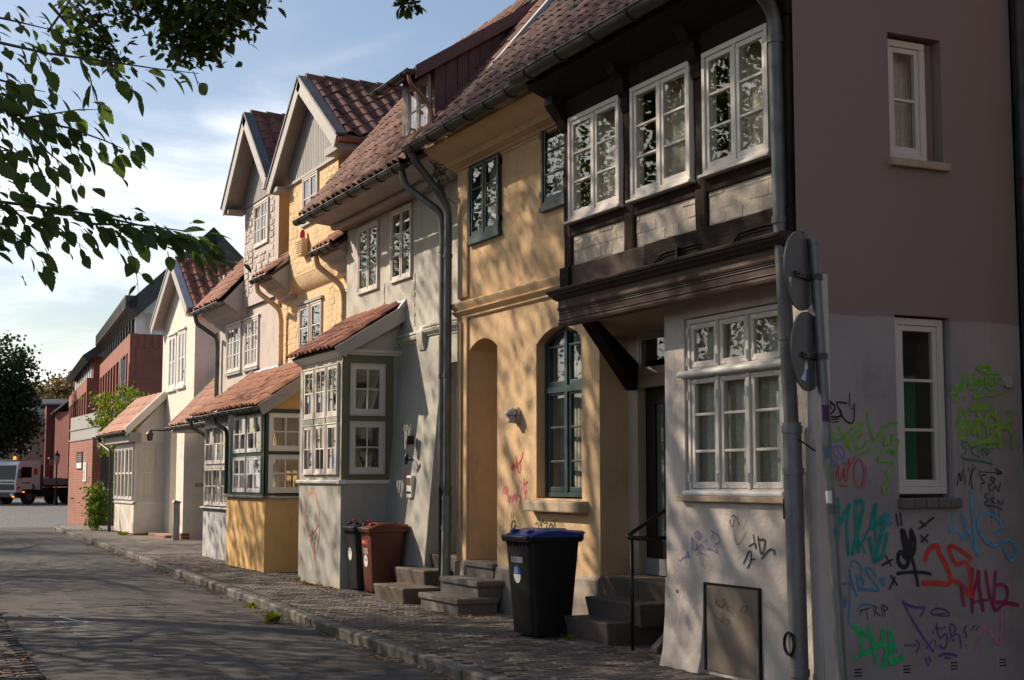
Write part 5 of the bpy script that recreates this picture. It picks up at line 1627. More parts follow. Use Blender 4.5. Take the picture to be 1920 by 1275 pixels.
part(MB(E4s).box(6.54, 7.75, 1.293, 1.336, -.05, .05), 'bay_sill', 'lead', H4, bevel=.008)
mb = MB(E4s); mb.prism([(6.60, 2.782), (7.75, 2.782), (7.75, 3.60)], -.02, -.1)
part(mb, 'bay_gable', 'orange_wall', H4)
rf = part(slab([(6.44, 23.12, 2.82), (6.44, 25.86, 2.82), (7.76, 25.86, 3.70), (7.76, 23.12, 3.70)], .04), 'bay_roof', 'room_dark', H4)
tiles(rf, (6.38, 23.14, 2.82), (0, 1, 0), (1.32, 0, .88), 2.68, 1.55, .19, .31, 'tile_orange')
mb = MB(); mb.hexa([(6.48, 2.66, 23.08), (7.75, 3.50, 23.08), (7.75, 3.50, 23.12), (6.48, 2.66, 23.12), (6.40, 2.83, 23.08), (7.75, 3.73, 23.08), (7.75, 3.73, 23.12), (6.40, 2.83, 23.12)])
part(mb, 'barge_board', 'soffit_grey', rf)
mb = MB(F4); mb.hexa([(23.0, 3.66, .0), (25.9, 3.66, .0), (25.9, 3.62, .14), (23.0, 3.62, .14), (23.0, 3.80, 0), (25.9, 3.80, 0), (25.9, 3.79, .012), (23.0, 3.79, .012)])
part(mb, 'lead_flashing', 'lead', rf)
for yy in (25.86, 25.98):
    mb = MB(); mb.hexa([(6.40, 2.83, yy), (6.44, 2.83, yy), (6.44, 2.83, yy + .06), (6.40, 2.83, yy + .06), (7.74, 3.76, yy), (7.78, 3.76, yy), (7.78, 3.76, yy + .06), (7.74, 3.76, yy + .06)])
    mb.v = [(x, y, z + (.05 if i in (1, 2, 5, 6) else 0)) for i, (x, y, z) in enumerate(mb.v)]
    part(mb, 'valley_strip', 'lead', rf)
gutter(H4, ((6.36, 23.05, 2.79), (6.36, 25.98, 2.79)), .06, 'zinc_dark', brackets=7)
mb = MB(E4); mb.profile([(-.05, 2.78), (.02, 2.78), (.08, 2.80), (.16, 2.80), (.16, 2.83), (-.05, 2.86)], 23.14, 25.86)
part(mb, 'bay_eave', 'dark_green_paint', H4)
pipe(H4, [(6.36, 25.85, 2.73), (6.38, 25.82, 2.62), (6.52, 25.62, 2.50), (6.54, 25.62, 2.40), (6.54, 25.62, 1.36)], .035, 'dark_green_paint')

# ------------------------------------------------------------------ pale pink house
H5 = thing('pale_pink_house', (7.9, 28.9, 0), 'pale pinkish house with textured brick dormer and grey boarded gable', 'house')
F5 = FX(7.95); F5b = FX(7.88)
part(wall(F5, 26.35, 31.95, 2.5, 5.5, [(28.65, 29.72, 3.90, 4.93, .06), (30.02, 31.22, 3.92, 4.98, .06)], .3), 'lower_wall', 'pink_wall', H5)
pb = part(wall(F5b, 27.15, 29.70, 5.2, 7.30, [(27.82, 28.90, 6.34, 7.28, .06)], .3), 'bay_wall', 'pink_wall', H5)
for a, b, c, d in ((27.45, 27.74, 6.0, 7.25), (28.98, 29.28, 5.95, 7.2), (29.30, 29.66, 5.4, 7.2), (27.80, 28.94, 5.62, 6.22), (27.45, 27.74, 5.5, 5.92), (28.98, 29.26, 5.45, 5.88)):
    brick_panel(pb, F5b, a, b, c, d, .23, .13, 0, 'pink_wall', gap=.018, proud=.016, jit=.25, lim=60)
mb = MB(); mb.box(7.885, 9.6, 5.0, 7.4, 27.15, 27.3)
part(mb, 'bay_side', 'orange_wall', H5)
mb = MB(); mb.box(7.885, 9.6, 5.0, 7.4, 29.55, 29.7); mb.box(7.99, 9.6, 0, 6.2, 31.8, 31.95)
part(mb, 'side_wall', 'pink_wall', H5)
sh = MB(); sh.box(9.6, 9.7, 0, 8.4, 26.4, 31.95); sh.box(8.0, 9.6, 5.1, 5.16, 26.4, 31.8)
part(sh, 'inner_wall', 'room_dark', H5)
casement(H5, F5b, 27.83, 28.89, 6.35, 7.27, .01, 2, 3, 'white_paint', frame=.045, sash=.035, glass='glass_old', proud=.03, cw=2, curtain=True, label='white pink-dormer casement')
for a, b, lb in ((28.66, 29.71, 'right lower casement of the pink house'), (30.03, 31.21, 'left lower casement of the pink house')):
    casement(H5, F5, a, b, 3.92, 4.94, .01, 2, 3, 'white_paint', frame=.04, sash=.035, glass='glass_old', proud=.03, cw=2, curtain=True, label=lb)
    part(MB(F5).box(a - .06, b + .06, 4.95, 4.985, -.02, .05), 'window_hood', 'white_paint', H5)
    part(MB(F5).box(a - .04, b + .04, 3.86, 3.90, -.02, .06), 'window_sill', 'lead', H5)
AP5 = (28.38, 8.98)
for q in range(30):
    s0 = 27.12 + q * .0945; s1 = s0 + .070
    top = lambda s: AP5[1] - abs(s - AP5[0]) * .96 - .06
    t0, t1 = max(top(s0), 7.36), max(top(s1), 7.36)
    if s1 > 29.75: break
    mb = MB(F5b); mb.hexa([(s0, 7.32, .0), (s1, 7.32, .0), (s1, 7.32, .028), (s0, 7.32, .028), (s0, t0, .0), (s1, t1, .0), (s1, t1, .028), (s0, t0, .028)])
    part(mb, 'gable_board', 'board_grey', H5)
mb = MB(F5b); mb.prism([(26.9, 7.31), (29.9, 7.31), (AP5[0], AP5[1] - .05)], -.05, -.005)
part(mb, 'gable_backing', 'grey_paint', H5)
verge_roof(H5, (28.38, 9.02), (26.72, 30.05), (7.42, 7.38), 7.50, 10.6, 'tile_old', .285, .31)
part(MB().box(7.52, 7.9, 7.25, 7.33, 26.8, 27.15), 'eave_box', 'soffit_grey', H5)
part(MB().box(7.52, 7.9, 7.22, 7.30, 29.7, 30.0), 'eave_box', 'soffit_grey', H5)
gutter(H5, ((7.52, 26.68, 7.38), (10.2, 26.68, 7.38)), .06, 'zinc_dark', brackets=3)
for y0, y1 in ((29.72, 31.95),):
    ev = MB(F5); ev.profile([(-.1, 4.95), (.02, 4.95), (.05, 5.0), (.12, 5.02), (.16, 5.08), (.30, 5.14), (.34, 5.2), (.44, 5.27), (.48, 5.34), (-.1, 5.95)], y0, y1)
    part(ev, 'eave_soffit', 'grey_paint', H5)
    ro = part(slab([(7.44, y0 - .04, 5.36), (7.44, y1 + .06, 5.36), (8.9, y1 + .06, 6.97), (8.9, y0 - .04, 6.97)], .05), 'side_roof', 'room_dark', H5)
    tiles(ro, (7.38, y0 - .02, 5.37), (0, 1, 0), (1, 0, 1.1), y1 - y0, 2.0, .22, .30, 'tile_red')
    gutter(H5, ((7.37, y0 - .02, 5.32), (7.37, y1 + .05, 5.32)), .065, 'zinc', brackets=4)
    mb = MB(); mb.hexa([(7.36, 5.22, y1 + .06), (8.9, 6.92, y1 + .06), (8.9, 6.92, y1 + .10), (7.36, 5.22, y1 + .10), (7.36, 5.42, y1 + .06), (8.9, 7.10, y1 + .06), (8.9, 7.10, y1 + .10), (7.36, 5.42, y1 + .10)])
    part(mb, 'barge_board', 'lead', ro)
    mb = MB(FY(y0 - .045)); mb.prism([(7.44, 5.33), (7.99, 4.94), (7.99, 5.93)], 0, .02)
    part(mb, 'eave_end_board', 'grey_paint', ro)
mb = MB(FY(25.465)); mb.prism([(7.24, 5.33), (7.75, 4.92), (7.75, 5.93)], 0, .02)
part(mb, 'eave_end_board', 'grey_paint', H4)
mb = MB(FY(29.70 - 4.25 + 26.25)); 
pipe(H5, [(7.37, 31.9, 5.26), (7.4, 31.88, 5.08), (7.84, 31.80, 4.78), (7.86, 31.80, 4.6), (7.86, 31.80, 3.2)], .048, 'zinc', collars=(4.2,))
pipe(H5, [(7.9, 32.02, 4.9), (7.9, 32.02, 3.2)], .03, 'zinc', 'cable_pipe')
E5 = FX(6.90); E5s = FY(26.05)
part(MB().box(6.90, 7.95, -.05, 1.05, 25.98, 28.80), 'bay_base', 'pale_stucco', H5)
mb = MB(E5)
for s0, s1 in ((25.98, 26.79), (28.70, 28.80)): mb.box(s0, s1, 1.07, 2.80, -.1, .0)
for t0, t1 in ((1.07, 1.10), (1.85, 1.91), (2.68, 2.80)): mb.box(26.79, 28.70, t0, t1, -.1, -.003)
part(mb, 'bay_frame', 'grey_paint', H5)
for k in range(3):
    a = 26.80 + k * .633; b = a + .625
    for c, d in ((1.105, 1.848), (1.912, 2.678)):
        casement(H5, E5, a, b, c, d, .0, 1, 2, 'white_paint', dep=.05, frame=.015, sash=.045, bar=.02, glass='glass_old', cw=2, curtain=True, proud=.025)
mb = MB(E5); mb.profile([(-.05, 1.02), (.05, 1.03), (.07, 1.055), (.05, 1.08), (-.05, 1.085)], 25.95, 28.86)
part(mb, 'bay_sill', 'zinc', H5, smooth=30)
mb = MB(); mb.box(6.95, 7.95, 1.05, 2.8, 28.72, 28.79)
part(mb, 'bay_side', 'pale_stucco', H5)
rf = part(slab([(6.70, 26.04, 2.86), (6.70, 29.0, 2.86), (7.96, 29.0, 3.74), (7.96, 26.04, 3.74)], .04), 'bay_roof', 'room_dark', H5)
tiles(rf, (6.64, 26.08, 2.86), (0, 1, 0), (1.26, 0, .88), 2.8, 1.5, .19, .31, 'tile_orange')
gutter(H5, ((6.62, 26.0, 2.83), (6.62, 29.05, 2.83)), .06, 'zinc_dark', brackets=7)
mb = MB(); mb.hexa([(6.66, 2.86, 28.96), (6.70, 2.86, 28.96), (6.70, 2.86, 29.06), (6.66, 2.86, 29.06), (7.94, 3.86, 28.96), (7.98, 3.80, 28.96), (7.98, 3.80, 29.06), (7.94, 3.86, 29.06)])
part(mb, 'verge_capping', 'lead', rf)
mb = MB(F5); mb.hexa([(26.0, 3.70, .0), (29.0, 3.70, .0), (29.0, 3.66, .14), (26.0, 3.66, .14), (26.0, 3.84, 0), (29.0, 3.84, 0), (29.0, 3.83, .012), (26.0, 3.83, .012)])
part(mb, 'lead_flashing', 'lead', rf)
mb = MB(E5); mb.profile([(-.05, 2.80), (.02, 2.80), (.08, 2.82), (.2, 2.83), (.2, 2.85), (-.05, 2.88)], 26.0, 28.95)
part(mb, 'bay_eave', 'grey_paint', H5)
pipe(H5, [(6.63, 28.9, 2.78), (6.66, 28.88, 2.64), (6.95, 28.9, 2.5), (6.98, 28.9, 2.3)], .04, 'zinc')

# ------------------------------------------------------------------ white house
H6 = thing('cream_house', (8.5, 39.5, 0), 'cream rendered house with tall gable, glazed bay and arched entrance', 'house')
F6 = FX(8.55)
part(wall(F6, 36.95, 40.85, -.05, 5.98, [(37.98, 38.86, 4.10, 5.60, .07), (39.10, 40.02, 4.08, 5.56, .07), (37.75, 39.55, .12, 2.75, .9, .55)], .35), 'front_wall', 'cream_wall', H6)
mb = MB(F6); mb.prism([(36.95, 5.98), (40.85, 5.98), (38.62, 7.36)], 0, -.3)
part(mb, 'gable', 'cream_wall', H6)
mb = MB(); mb.box(8.555, 12, -.05, 6.05, 36.95, 37.2); mb.box(8.555, 12, -.05, 6.0, 40.6, 40.85); mb.box(12, 12.1, 0, 7.5, 36.95, 40.85)
part(mb, 'side_wall', 'cream_wall', H6)
verge_roof(H6, (38.62, 7.45), (36.62, 41.05), (5.98, 5.90), 8.26, 13.0, 'tile_red', .30, .33, 'lead')
mb = MB(); mb.box(8.3, 13, 5.80, 5.92, 36.66, 36.96)
part(mb, 'eave_box', 'cream_wall', H6)
gutter(H6, ((8.3, 36.58, 5.93), (12.6, 36.58, 5.93)), .06, 'zinc_dark', brackets=4)
vt = MB(); vt.tube([(10.6, 6.55, 37.3), (10.58, 6.75, 37.2)], .11, 10)
part(vt, 'vent_tile', 'tile_red', H6, smooth=50)
for a, b, c, d, lb in ((37.99, 38.85, 4.11, 5.59, 'right gable casement of the cream house'), (39.11, 40.01, 4.09, 5.55, 'left gable casement of the cream house')):
    casement(H6, F6, a, b, c, d, .0, 2, 2, 'white_gloss', frame=.05, sash=.045, bar=.03, glass='glass_old', curtain=True, label=lb, proud=.02)
    part(MB(F6).box(a - .07, b + .07, c - .09, c - .015, -.05, .07), 'window_sill', 'white_gloss', H6, bevel=.01)
    part(MB(F6).box(a - .05, b + .05, d + .012, d + .06, -.05, .06), 'window_hood', 'cream_wall', H6)
mb = MB(); mb.box(9.35, 9.42, .1, 3.2, 37.7, 39.6)
part(mb, 'porch_back', 'cream_wall', H6)
mb = MB(FX(9.34)); mb.box(38.0, 38.95, .14, 2.25, 0, .05); mb.box(37.95, 39.0, 2.25, 2.33, 0, .08); mb.box(38.0, 38.95, 2.33, 2.85, 0, .04)
dr = part(mb, 'front_door', 'panel_grey', H6, label='pale grey front door under the arch')
part(MB(FX(9.34)).box(38.08, 38.2, 1.1, 1.14, .05, .1), 'door_handle', 'brass', dr)
# wing between the two houses
mb = MB(FY(36.9)); mb.box(8.32, 9.3, -.05, 2.92, 0, -.3)
part(mb, 'porch_pier', 'cream_wall', H6)
mb = MB(FX(8.318)); mb.box(36.915, 37.75, -.05, 2.915, 0, -.22)
part(mb, 'porch_pier_front', 'cream_wall', H6)
mb = MB(); mb.box(9.3, 9.4, 0, 3.0, 32.0, 36.8)
part(mb, 'wing_wall', 'soffit_grey', H6)
for y0, y1 in ((36.88, 37.77),):
    for q in range(3):
        part(MB(FX(8.30)).box(y0 + .01, y1, .02 + q * .08, .092 + q * .08, -.2, .012), 'plinth_brick_course', 'brick_red', H6)
rf = part(slab([(7.92, 32.1, 2.94), (7.92, 36.6, 2.94), (9.5, 36.6, 4.62), (9.5, 32.1, 4.62)], .05), 'wing_roof', 'room_dark', H6)
tiles(rf, (7.86, 32.15, 2.94), (0, 1, 0), (1.58, 0, 1.68), 4.4, 2.2, .24, .33, 'tile_orange')
gutter(H6, ((7.84, 32.1, 2.91), (7.84, 36.75, 2.91)), .065, 'zinc', brackets=9)
mb = MB(); mb.hexa([(7.86, 2.86, 36.6), (9.5, 4.56, 36.6), (9.5, 4.56, 36.68), (7.86, 2.86, 36.68), (7.86, 3.02, 36.6), (9.5, 4.74, 36.6), (9.5, 4.74, 36.68), (7.86, 3.02, 36.68)])
part(mb, 'verge_capping', 'zinc_dark', rf)
mb = MB(); mb.box(7.95, 8.6, 2.78, 2.90, 32.1, 36.6)
part(mb, 'wing_eave', 'cream_wall', H6)
pipe(H6, [(7.85, 32.3, 2.85), (7.88, 32.3, 2.6), (8.1, 32.4, 2.4), (8.1, 32.4, .1)], .04, 'zinc_dark')
# glazed bay
E6 = FX(7.76); E6s = FY(40.43)
part(MB().box(7.76, 8.55, .14, .98, 40.43, 43.35), 'bay_base', 'cream_wall', H6)
part(MB().box(7.78, 8.55, -.05, .139, 40.45, 43.33), 'bay_plinth', 'brick_red', H6)
mb = MB(E6)
mb.box(40.43, 40.50, .98, 2.62, -.08, 0); mb.box(43.26, 43.35, .98, 2.62, -.08, 0); mb.box(40.5, 43.26, .98, 1.05, -.08, .0); mb.box(40.5, 43.26, 2.52, 2.62, -.08, .0)
part(mb, 'bay_frame', 'white_paint', H6)
for k in range(5):
    a = 40.505 + k * .552
    casement(H6, E6, a, a + .545, 1.055, 2.515, .0, 1, 2, 'white_paint', dep=.08, frame=.045, sash=.035, bar=.05, glass='glass_old', curtain=True, proud=.05)
mb = MB(E6s); mb.box(7.765, 7.86, .98, 2.62, -.08, -.001); mb.box(8.40, 8.55, .98, 2.62, -.08, -.001); mb.box(7.86, 8.40, .98, 1.06, -.08, -.001); mb.box(7.86, 8.40, 2.55, 2.62, -.08, -.001)
part(mb, 'bay_side_frame', 'white_paint', H6)
casement(H6, E6s, 7.862, 8.398, 1.062, 2.548, .0, 1, 2, 'white_paint', dep=.07, frame=.03, sash=.035, bar=.03, glass='glass_old', curtain=True, proud=.01)
part(MB(E6).box(40.40, 43.4, .95, .985, -.05, .04), 'bay_sill', 'white_gloss', H6)
part(MB(E6s).box(7.72, 8.55, .945, .983, -.05, .03), 'bay_sill', 'white_gloss', H6)
mb = MB(E6s); mb.prism([(7.76, 2.622), (8.55, 2.622), (8.55, 3.82), (7.76, 2.95)], -.01, -.1)
part(mb, 'bay_gable', 'cream_wall', H6)
rf = part(slab([(7.50, 40.24, 2.94), (7.50, 44.4, 2.94), (8.58, 44.4, 4.02), (8.58, 40.24, 4.02)], .05), 'bay_roof', 'room_dark', H6)
tiles(rf, (7.44, 40.34, 2.94), (0, 1, 0), (1.08, 0, 1.08), 4.0, 1.5, .25, .38, 'tile_orange', amp=.025)
mb = MB(); mb.hexa([(7.46, 2.80, 40.2), (8.56, 3.86, 40.2), (8.56, 3.86, 40.25), (7.46, 2.80, 40.25), (7.44, 3.0, 40.2), (8.56, 4.10, 40.2), (8.56, 4.10, 40.25), (7.44, 3.0, 40.25)])
part(mb, 'barge_board', 'cream_wall', rf)
mb = MB(); mb.hexa([(7.44, 3.0, 40.18), (8.56, 4.10, 40.18), (8.56, 4.10, 40.33), (7.44, 3.0, 40.33), (7.44, 3.04, 40.18), (8.56, 4.14, 40.18), (8.56, 4.14, 40.33), (7.44, 3.04, 40.33)])
part(mb, 'verge_capping', 'white_gloss', rf)
mb = MB(); mb.box(7.56, 7.9, 2.64, 2.90, 40.3, 44.3)
part(mb, 'bay_eave', 'soffit_grey', H6)
gutter(H6, ((7.42, 40.2, 2.92), (7.42, 44.45, 2.92)), .065, 'zinc_dark', brackets=8)
pipe(H6, [(7.43, 44.3, 2.86), (7.46, 44.25, 2.68), (7.64, 43.6, 2.45), (7.66, 43.5, 2.3), (7.66, 43.5, .05)], .05, 'zinc_dark')
lk = thing('wall_lantern', (8.1, 39.9, 2.6), 'small black wall lantern on a bracket beside the cream arch', 'lamp')
part(MB().tube([(8.55, 2.95, 39.75), (8.05, 2.95, 39.75)], .02, 6), 'bracket', 'iron_black', lk)
part(MB().lathe((8.02, 39.75, 2.66), [(.02, 0), (.07, .02), (.09, .18), (.10, .19), (.05, .27), (.01, .3)], 10), 'lantern', 'zinc_dark', lk, smooth=30)
bx = thing('post_box', (8.06, 36.6, .08), 'slim grey metal post standing before the cream porch pier', 'post')
part(MB().box(8.0, 8.16, .08, 1.02, 36.5, 36.66), 'post_body', 'panel_grey', bx, bevel=.01)
part(MB().hexa([(7.98, 1.02, 36.48), (8.18, 1.02, 36.48), (8.18, 1.02, 36.68), (7.98, 1.02, 36.68), (8.02, 1.10, 36.5), (8.18, 1.06, 36.5), (8.18, 1.06, 36.66), (8.02, 1.10, 36.66)]), 'post_cap', 'panel_grey', bx)
np_ = thing('house_number_plate', (8.7, 36.88, 1.45), 'small tan nameplate on the cream porch pier', 'name plate')
part(MB(FY(36.9)).box(8.62, 8.86, 1.42, 1.52, .0, .015), 'plate', 'sandstone', np_)
st = thing('doorstep', (8.3, 38.6, .08), 'low brick doorstep before the cream arch', 'steps')
part(MB().box(8.1, 8.5, .08, .17, 37.9, 40.3), 'slab', 'brick_red', st, bevel=.01)

flat_col('glass_amber', (.55, .47, .30), .3); flat_col('sky_reflection_pane', (.50, .58, .62), .15)  # the pale blue paints reflected sky flat onto gable panes
# ------------------------------------------------------------------ brick gate wall at the end of the row
H7 = thing('brick_gate_wall', (8.3, 52, 0), 'red brick boundary wall with signs at the end of the row', 'wall')
mb = MB(); mb.box(8.12, 8.40, -.05, 2.98, 49.60, 54.6)
part(mb, 'wall', 'brick_red', H7)
mb = MB(); mb.box(8.09, 8.43, 2.981, 3.03, 49.57, 54.63)
part(mb, 'coping', 'lead', H7)
mb = MB(); mb.box(8.5, 8.58, 3.05, 3.95, 50.2, 57); mb.box(8.46, 8.62, 3.45, 3.50, 50.2, 57)
part(mb, 'metal_panel', 'panel_grey', H7)
mb = MB(); mb.box(8.41, 9.3, .05, 2.75, 49.75, 49.83)
gt = part(mb, 'gate', 'zinc_dark', H7, label='dark metal gate beside the brick wall')
part(MB().box(8.52, 9.1, .2, 1.1, 49.74, 49.749), 'gate_panel', 'blue_grey_board', gt)
part(MB().tube([(8.5, 1.15, 49.7), (8.5, 1.5, 49.7)], .025, 6), 'gate_handle', 'steel', gt)
for nm, s0, s1, t0, t1, mt, lb in (('notice_board', 51.55, 52.75, 1.98, 2.58, 'iron_black', 'dark notice board with a pale lower panel on the brick wall'), ('notice_sign', 50.6, 51.25, 1.55, 2.20, 'sticker_white', 'white notice sign on the brick wall nearest the gate')):
    t_ = thing(nm, (8.1, (s0 + s1) / 2, t0), lb, 'sign')
    part(MB(FX(8.12)).box(s0, s1, t0, t1, .0, .03), 'board', mt, t_)
    if nm == 'notice_board':
        part(MB(FX(8.12)).box(s0 + .08, s1 - .08, t0 + .03, t0 + .22, .03, .035), 'pale_panel', 'sticker_white', t_)
        for q in range(4): part(MB(FX(8.12)).box(s0 + .12, s1 - .2 - .1 * (q % 2), t0 + .28 + q * .07, t0 + .30 + q * .07, .03, .034), 'text_line', 'panel_grey', t_)
    else:
        for q in range(7): part(MB(FX(8.12)).box(s0 + .15, s1 - .15 - .07 * (q % 3), t0 + .08 + q * .075, t0 + .105 + q * .075, .03, .034), 'text_line', 'iron_black', t_)
        part(MB(FX(8.12)).box(s1 - .10, s1 - .05, t0 + .1, t0 + .4, .03, .034), 'red_bar', 'red_plastic', t_)

# ------------------------------------------------------------------ brick office building behind
H8 = thing('brick_office_block', (12.7, 68, 0), 'large red brick block with dark metal roof and glazed gable', 'building', rz=radians(-5.7))
FO = FX(12.7); GO = FY(68)
mb = MB(); mb.box(12.95, 26, 0, 8.4, 68.0, 88)
part(mb, 'wall', 'brick_far', H8)
mb = MB(FO); mb.box(68.0, 88, 7.6, 8.42, -.3, .0); mb.box(68.0, 88, 0, 1.5, -.3, 0)
part(mb, 'brick_band', 'brick_far', H8)
for k in range(11):
    y0 = 68.0 + k * 1.94
    part(MB(FO).box(y0, y0 + (1.1 if k == 0 else .42), 1.5, 7.6, -.3, -.002), 'pier', 'brick_far', H8)
    if k < 10:
        part(MB(FO).box(y0 + .6, y0 + .72, 1.5, 7.6, -.28, -.1), 'pier_rib', 'brick_far', H8)
for q in range(20):
    part(MB(GO).box(12.75 + q * .33, 12.75 + q * .33 + .26, 7.75, 8.38, 0, .03), 'soldier_course', 'brick_far', H8)
mb = MB(); mb.box(13.3, 25.5, 8.4, 9.7, 68.6, 88)
part(mb, 'strip_window_wall', 'roof_metal', H8)
for k in range(12):
    y0 = 68.7 + k * 1.6
    w_ = part(MB(FX(13.28)).box(y0, y0 + 1.0, 8.6, 9.5, 0, .03), 'window', 'white_paint', H8)
    part(MB(FX(13.28)).box(y0 + .08, y0 + .92, 8.68, 9.42, .031, .036), 'pane', 'panel_grey', w_)
    part(MB(FX(13.25)).box(y0 + 1.15, y0 + 1.4, 8.42, 9.7, -.05, .35), 'window_pier', 'roof_metal', H8)
mb = MB(GO); mb.prism([(12.95, 8.41), (23, 8.41), (23, 9.6), (20, 10), (16.4, 13.2), (12.95, 9.6)], -.5, -.6)
part(mb, 'gable_panel', 'white_gloss', H8)
for x0 in (13.35, 13.88, 14.41, 14.94):
    for z0, z1 in ((8.6, 9.5), (9.6, 10.6), (10.7, 11.7)):
        if z1 > 9.6 + (x0 - 12.6) * 1.0 - .6 or z1 > 9.6 + (20.2 - x0 - .9) * 1.0 - .2: continue
        w_ = part(MB(GO).box(x0, x0 + .51, z0, z1, -.5, -.46), 'gable_window', 'white_gloss', H8)
        part(MB(GO).box(x0 + .04, x0 + .47, z0 + .06, z1 - .06, -.459, -.455), 'pane', 'glass_amber' if z0 < 10 else 'sky_reflection_pane', w_)
mb = slab([(12.45, 67.6, 9.75), (12.45, 88, 9.75), (16.4, 88, 13.6), (16.4, 67.6, 13.6)], .75)
part(mb, 'roof', 'roof_metal', H8)
mb = slab([(20.35, 67.6, 9.75), (20.35, 88, 9.75), (16.4, 88, 13.6), (16.4, 67.6, 13.6)], .75)
part(mb, 'far_roof_slope', 'roof_metal', H8)
mb = MB(); mb.box(12.4, 12.95, 9.55, 10.15, 67.6, 88)
part(mb, 'roof_edge', 'roof_metal', H8)
for k in range(30):
    part(MB(FX(12.4)).box(68 + k * .66, 68.05 + k * .66, 9.57, 10.1, 0, .025), 'roof_fin', 'zinc_dark', H8)
mb = MB(); mb.hexa([(11.2, 3.6, 68.3), (12.69, 4.9, 68.3), (12.69, 4.9, 88), (11.2, 3.6, 88), (11.2, 3.75, 68.3), (12.69, 5.05, 68.3), (12.69, 5.05, 88), (11.2, 3.75, 88)])
part(mb, 'canopy', 'roof_metal', H8)
part(MB(FO).hexa([(68.7, 1.5, .0), (69.05, 1.5, 0), (69.05, 1.5, .2), (68.7, 1.5, .2), (68.3, 7.2, .2), (68.6, 7.2, .2), (68.6, 7.2, .4), (68.3, 7.2, .4)]), 'metal_fin', 'lead', H8)
H9 = thing('brick_office_wing', (12.2, 92, 0), 'smaller red brick wing with dark metal roof beyond the brick block', 'building', rz=radians(-5.7))
H9.location = (12.7 + 24 * sin(radians(5.7)) - .5, 68 + 24 * cos(radians(5.7)), 0)
ORG[H9.name] = Vector((12.2, 92, 0))
part(MB().box(12.45, 24, 0, 7.9, 92, 114), 'wall', 'brick_far', H9)
part(MB(FX(12.2)).box(92, 114, 7.1, 7.92, -.25, 0), 'brick_band', 'brick_far', H9)
for k in range(9):
    part(MB(FX(12.2)).box(92 + k * 2.6, 92.6 + k * 2.6, 0, 7.1, -.25, -.002), 'pier', 'brick_far', H9)
part(MB().box(12.6, 24, 7.9, 9.3, 92.4, 114), 'strip_window_wall', 'brick_far', H9)
for k in range(9):
    w_ = part(MB(FX(12.58)).box(93.4 + k * 2.2, 94.8 + k * 2.2, 8.0, 9.2, 0, .04), 'window', 'white_paint', H9)
    part(MB(FX(12.58)).box(93.5 + k * 2.2, 94.7 + k * 2.2, 8.1, 9.1, .041, .046), 'pane', 'dark_glass', w_)
part(slab([(11.9, 91.6, 9.3), (11.9, 114, 9.3), (14.5, 114, 11.2), (14.5, 91.6, 11.2)], .5), 'roof', 'roof_metal', H9)

# ------------------------------------------------------------------ far houses
def far_house(name, loc, rz, w, d, h, rh, wm, rm, label, wins=(), gable='x'):
    t_ = thing(name, loc, label, 'house', rz=rz)
    x, y, z = loc
    part(MB().box(x - w / 2, x + w / 2, z, z + h, y - d / 2, y + d / 2), 'wall', wm, t_)
    part(slab([(x - w / 2 - .3, y - d / 2 - .3, z + h - .1), (x + w / 2 + .3, y - d / 2 - .3, z + h - .1), (x + w / 2 + .3, y, z + h + rh), (x - w / 2 - .3, y, z + h + rh)], .15), 'roof', rm, t_)
    part(slab([(x - w / 2 - .3, y + d / 2 + .3, z + h - .1), (x + w / 2 + .3, y + d / 2 + .3, z + h - .1), (x + w / 2 + .3, y, z + h + rh), (x - w / 2 - .3, y, z + h + rh)], .15), 'far_roof_slope', rm, t_)
    for fr, s0, s1, t0, t1 in wins:
        F_ = FY(y - d / 2) if fr == 'y' else FX(x - w / 2)
        b0 = x - w / 2 if fr == 'y' else y - d / 2
        w_ = part(MB(F_).box(b0 + s0, b0 + s1, z + t0, z + t1, 0, .05), 'window', 'white_paint', t_)
        part(MB(F_).box(b0 + s0 + .1, b0 + s1 - .1, z + t0 + .1, z + t1 - .1, .051, .06), 'pane', 'dark_glass', w_)
    return t_
def at(px_az, dist, z=0):      # bearing in degrees from the street axis
    return (dist * sin(radians(px_az)), dist * cos(radians(px_az)), z)
fa = far_house('tile_hung_house', at(8.05, 133), radians(-6), 2.3, 5, 8.2, .5, 'tile_hung', 'roof_slate', 'narrow house front hung with dark red tiles behind the street lamp')
part(MB(FY(ORG[fa.name].y - 2.5)).box(ORG[fa.name].x - 1.15, ORG[fa.name].x + 1.15, 0, .9, 0, .06), 'plinth', 'cream_wall', fa)
far_house('brown_brick_house', at(7.25, 137), radians(38), 5, 7, 7.0, 1.2, 'far_render', 'roof_slate', 'brown gabled house partly hidden by the dark tree', wins=[('y', 1.0, 1.5, 1.5, 3.8), ('y', 2.6, 3.1, 1.5, 3.8), ('y', 1.6, 2.4, 4.6, 5.8)])
far_house('slate_roofed_house', at(7.9, 155), radians(-8), 12, 8, 5.6, 4.2, 'far_render', 'roof_slate', 'house with broad dark slate roof far behind the others')
far_house('dark_gabled_house', at(9.25, 128), radians(20), 3.6, 6, 7.4, 1.1, 'brick_far', 'roof_slate', 'tall narrow dark brick house beside the brick wing')

for az, ds, w_, h_, wm, lb in ((4.6, 150, 13, 6.5, 'brick_far', 'long brick house across the square behind the dark trees'), (-1.2, 145, 12, 7.5, 'cream_wall', 'pale house across the square left of the dark trees'), (-7.0, 150, 14, 6.2, 'pink_wall', 'pinkish house across the square at its left corner')):
    far_house('town_house', at(az, ds), radians(-az), w_, 8, h_, 4.0, wm, 'roof_slate' if az < 0 else 'tile_old', lb, wins=[('y', x_ + .8, x_ + 1.8, z_, z_ + 1.5) for x_ in (.5, 3.2, 5.9, 8.6) for z_ in (1.2, 4.0)])
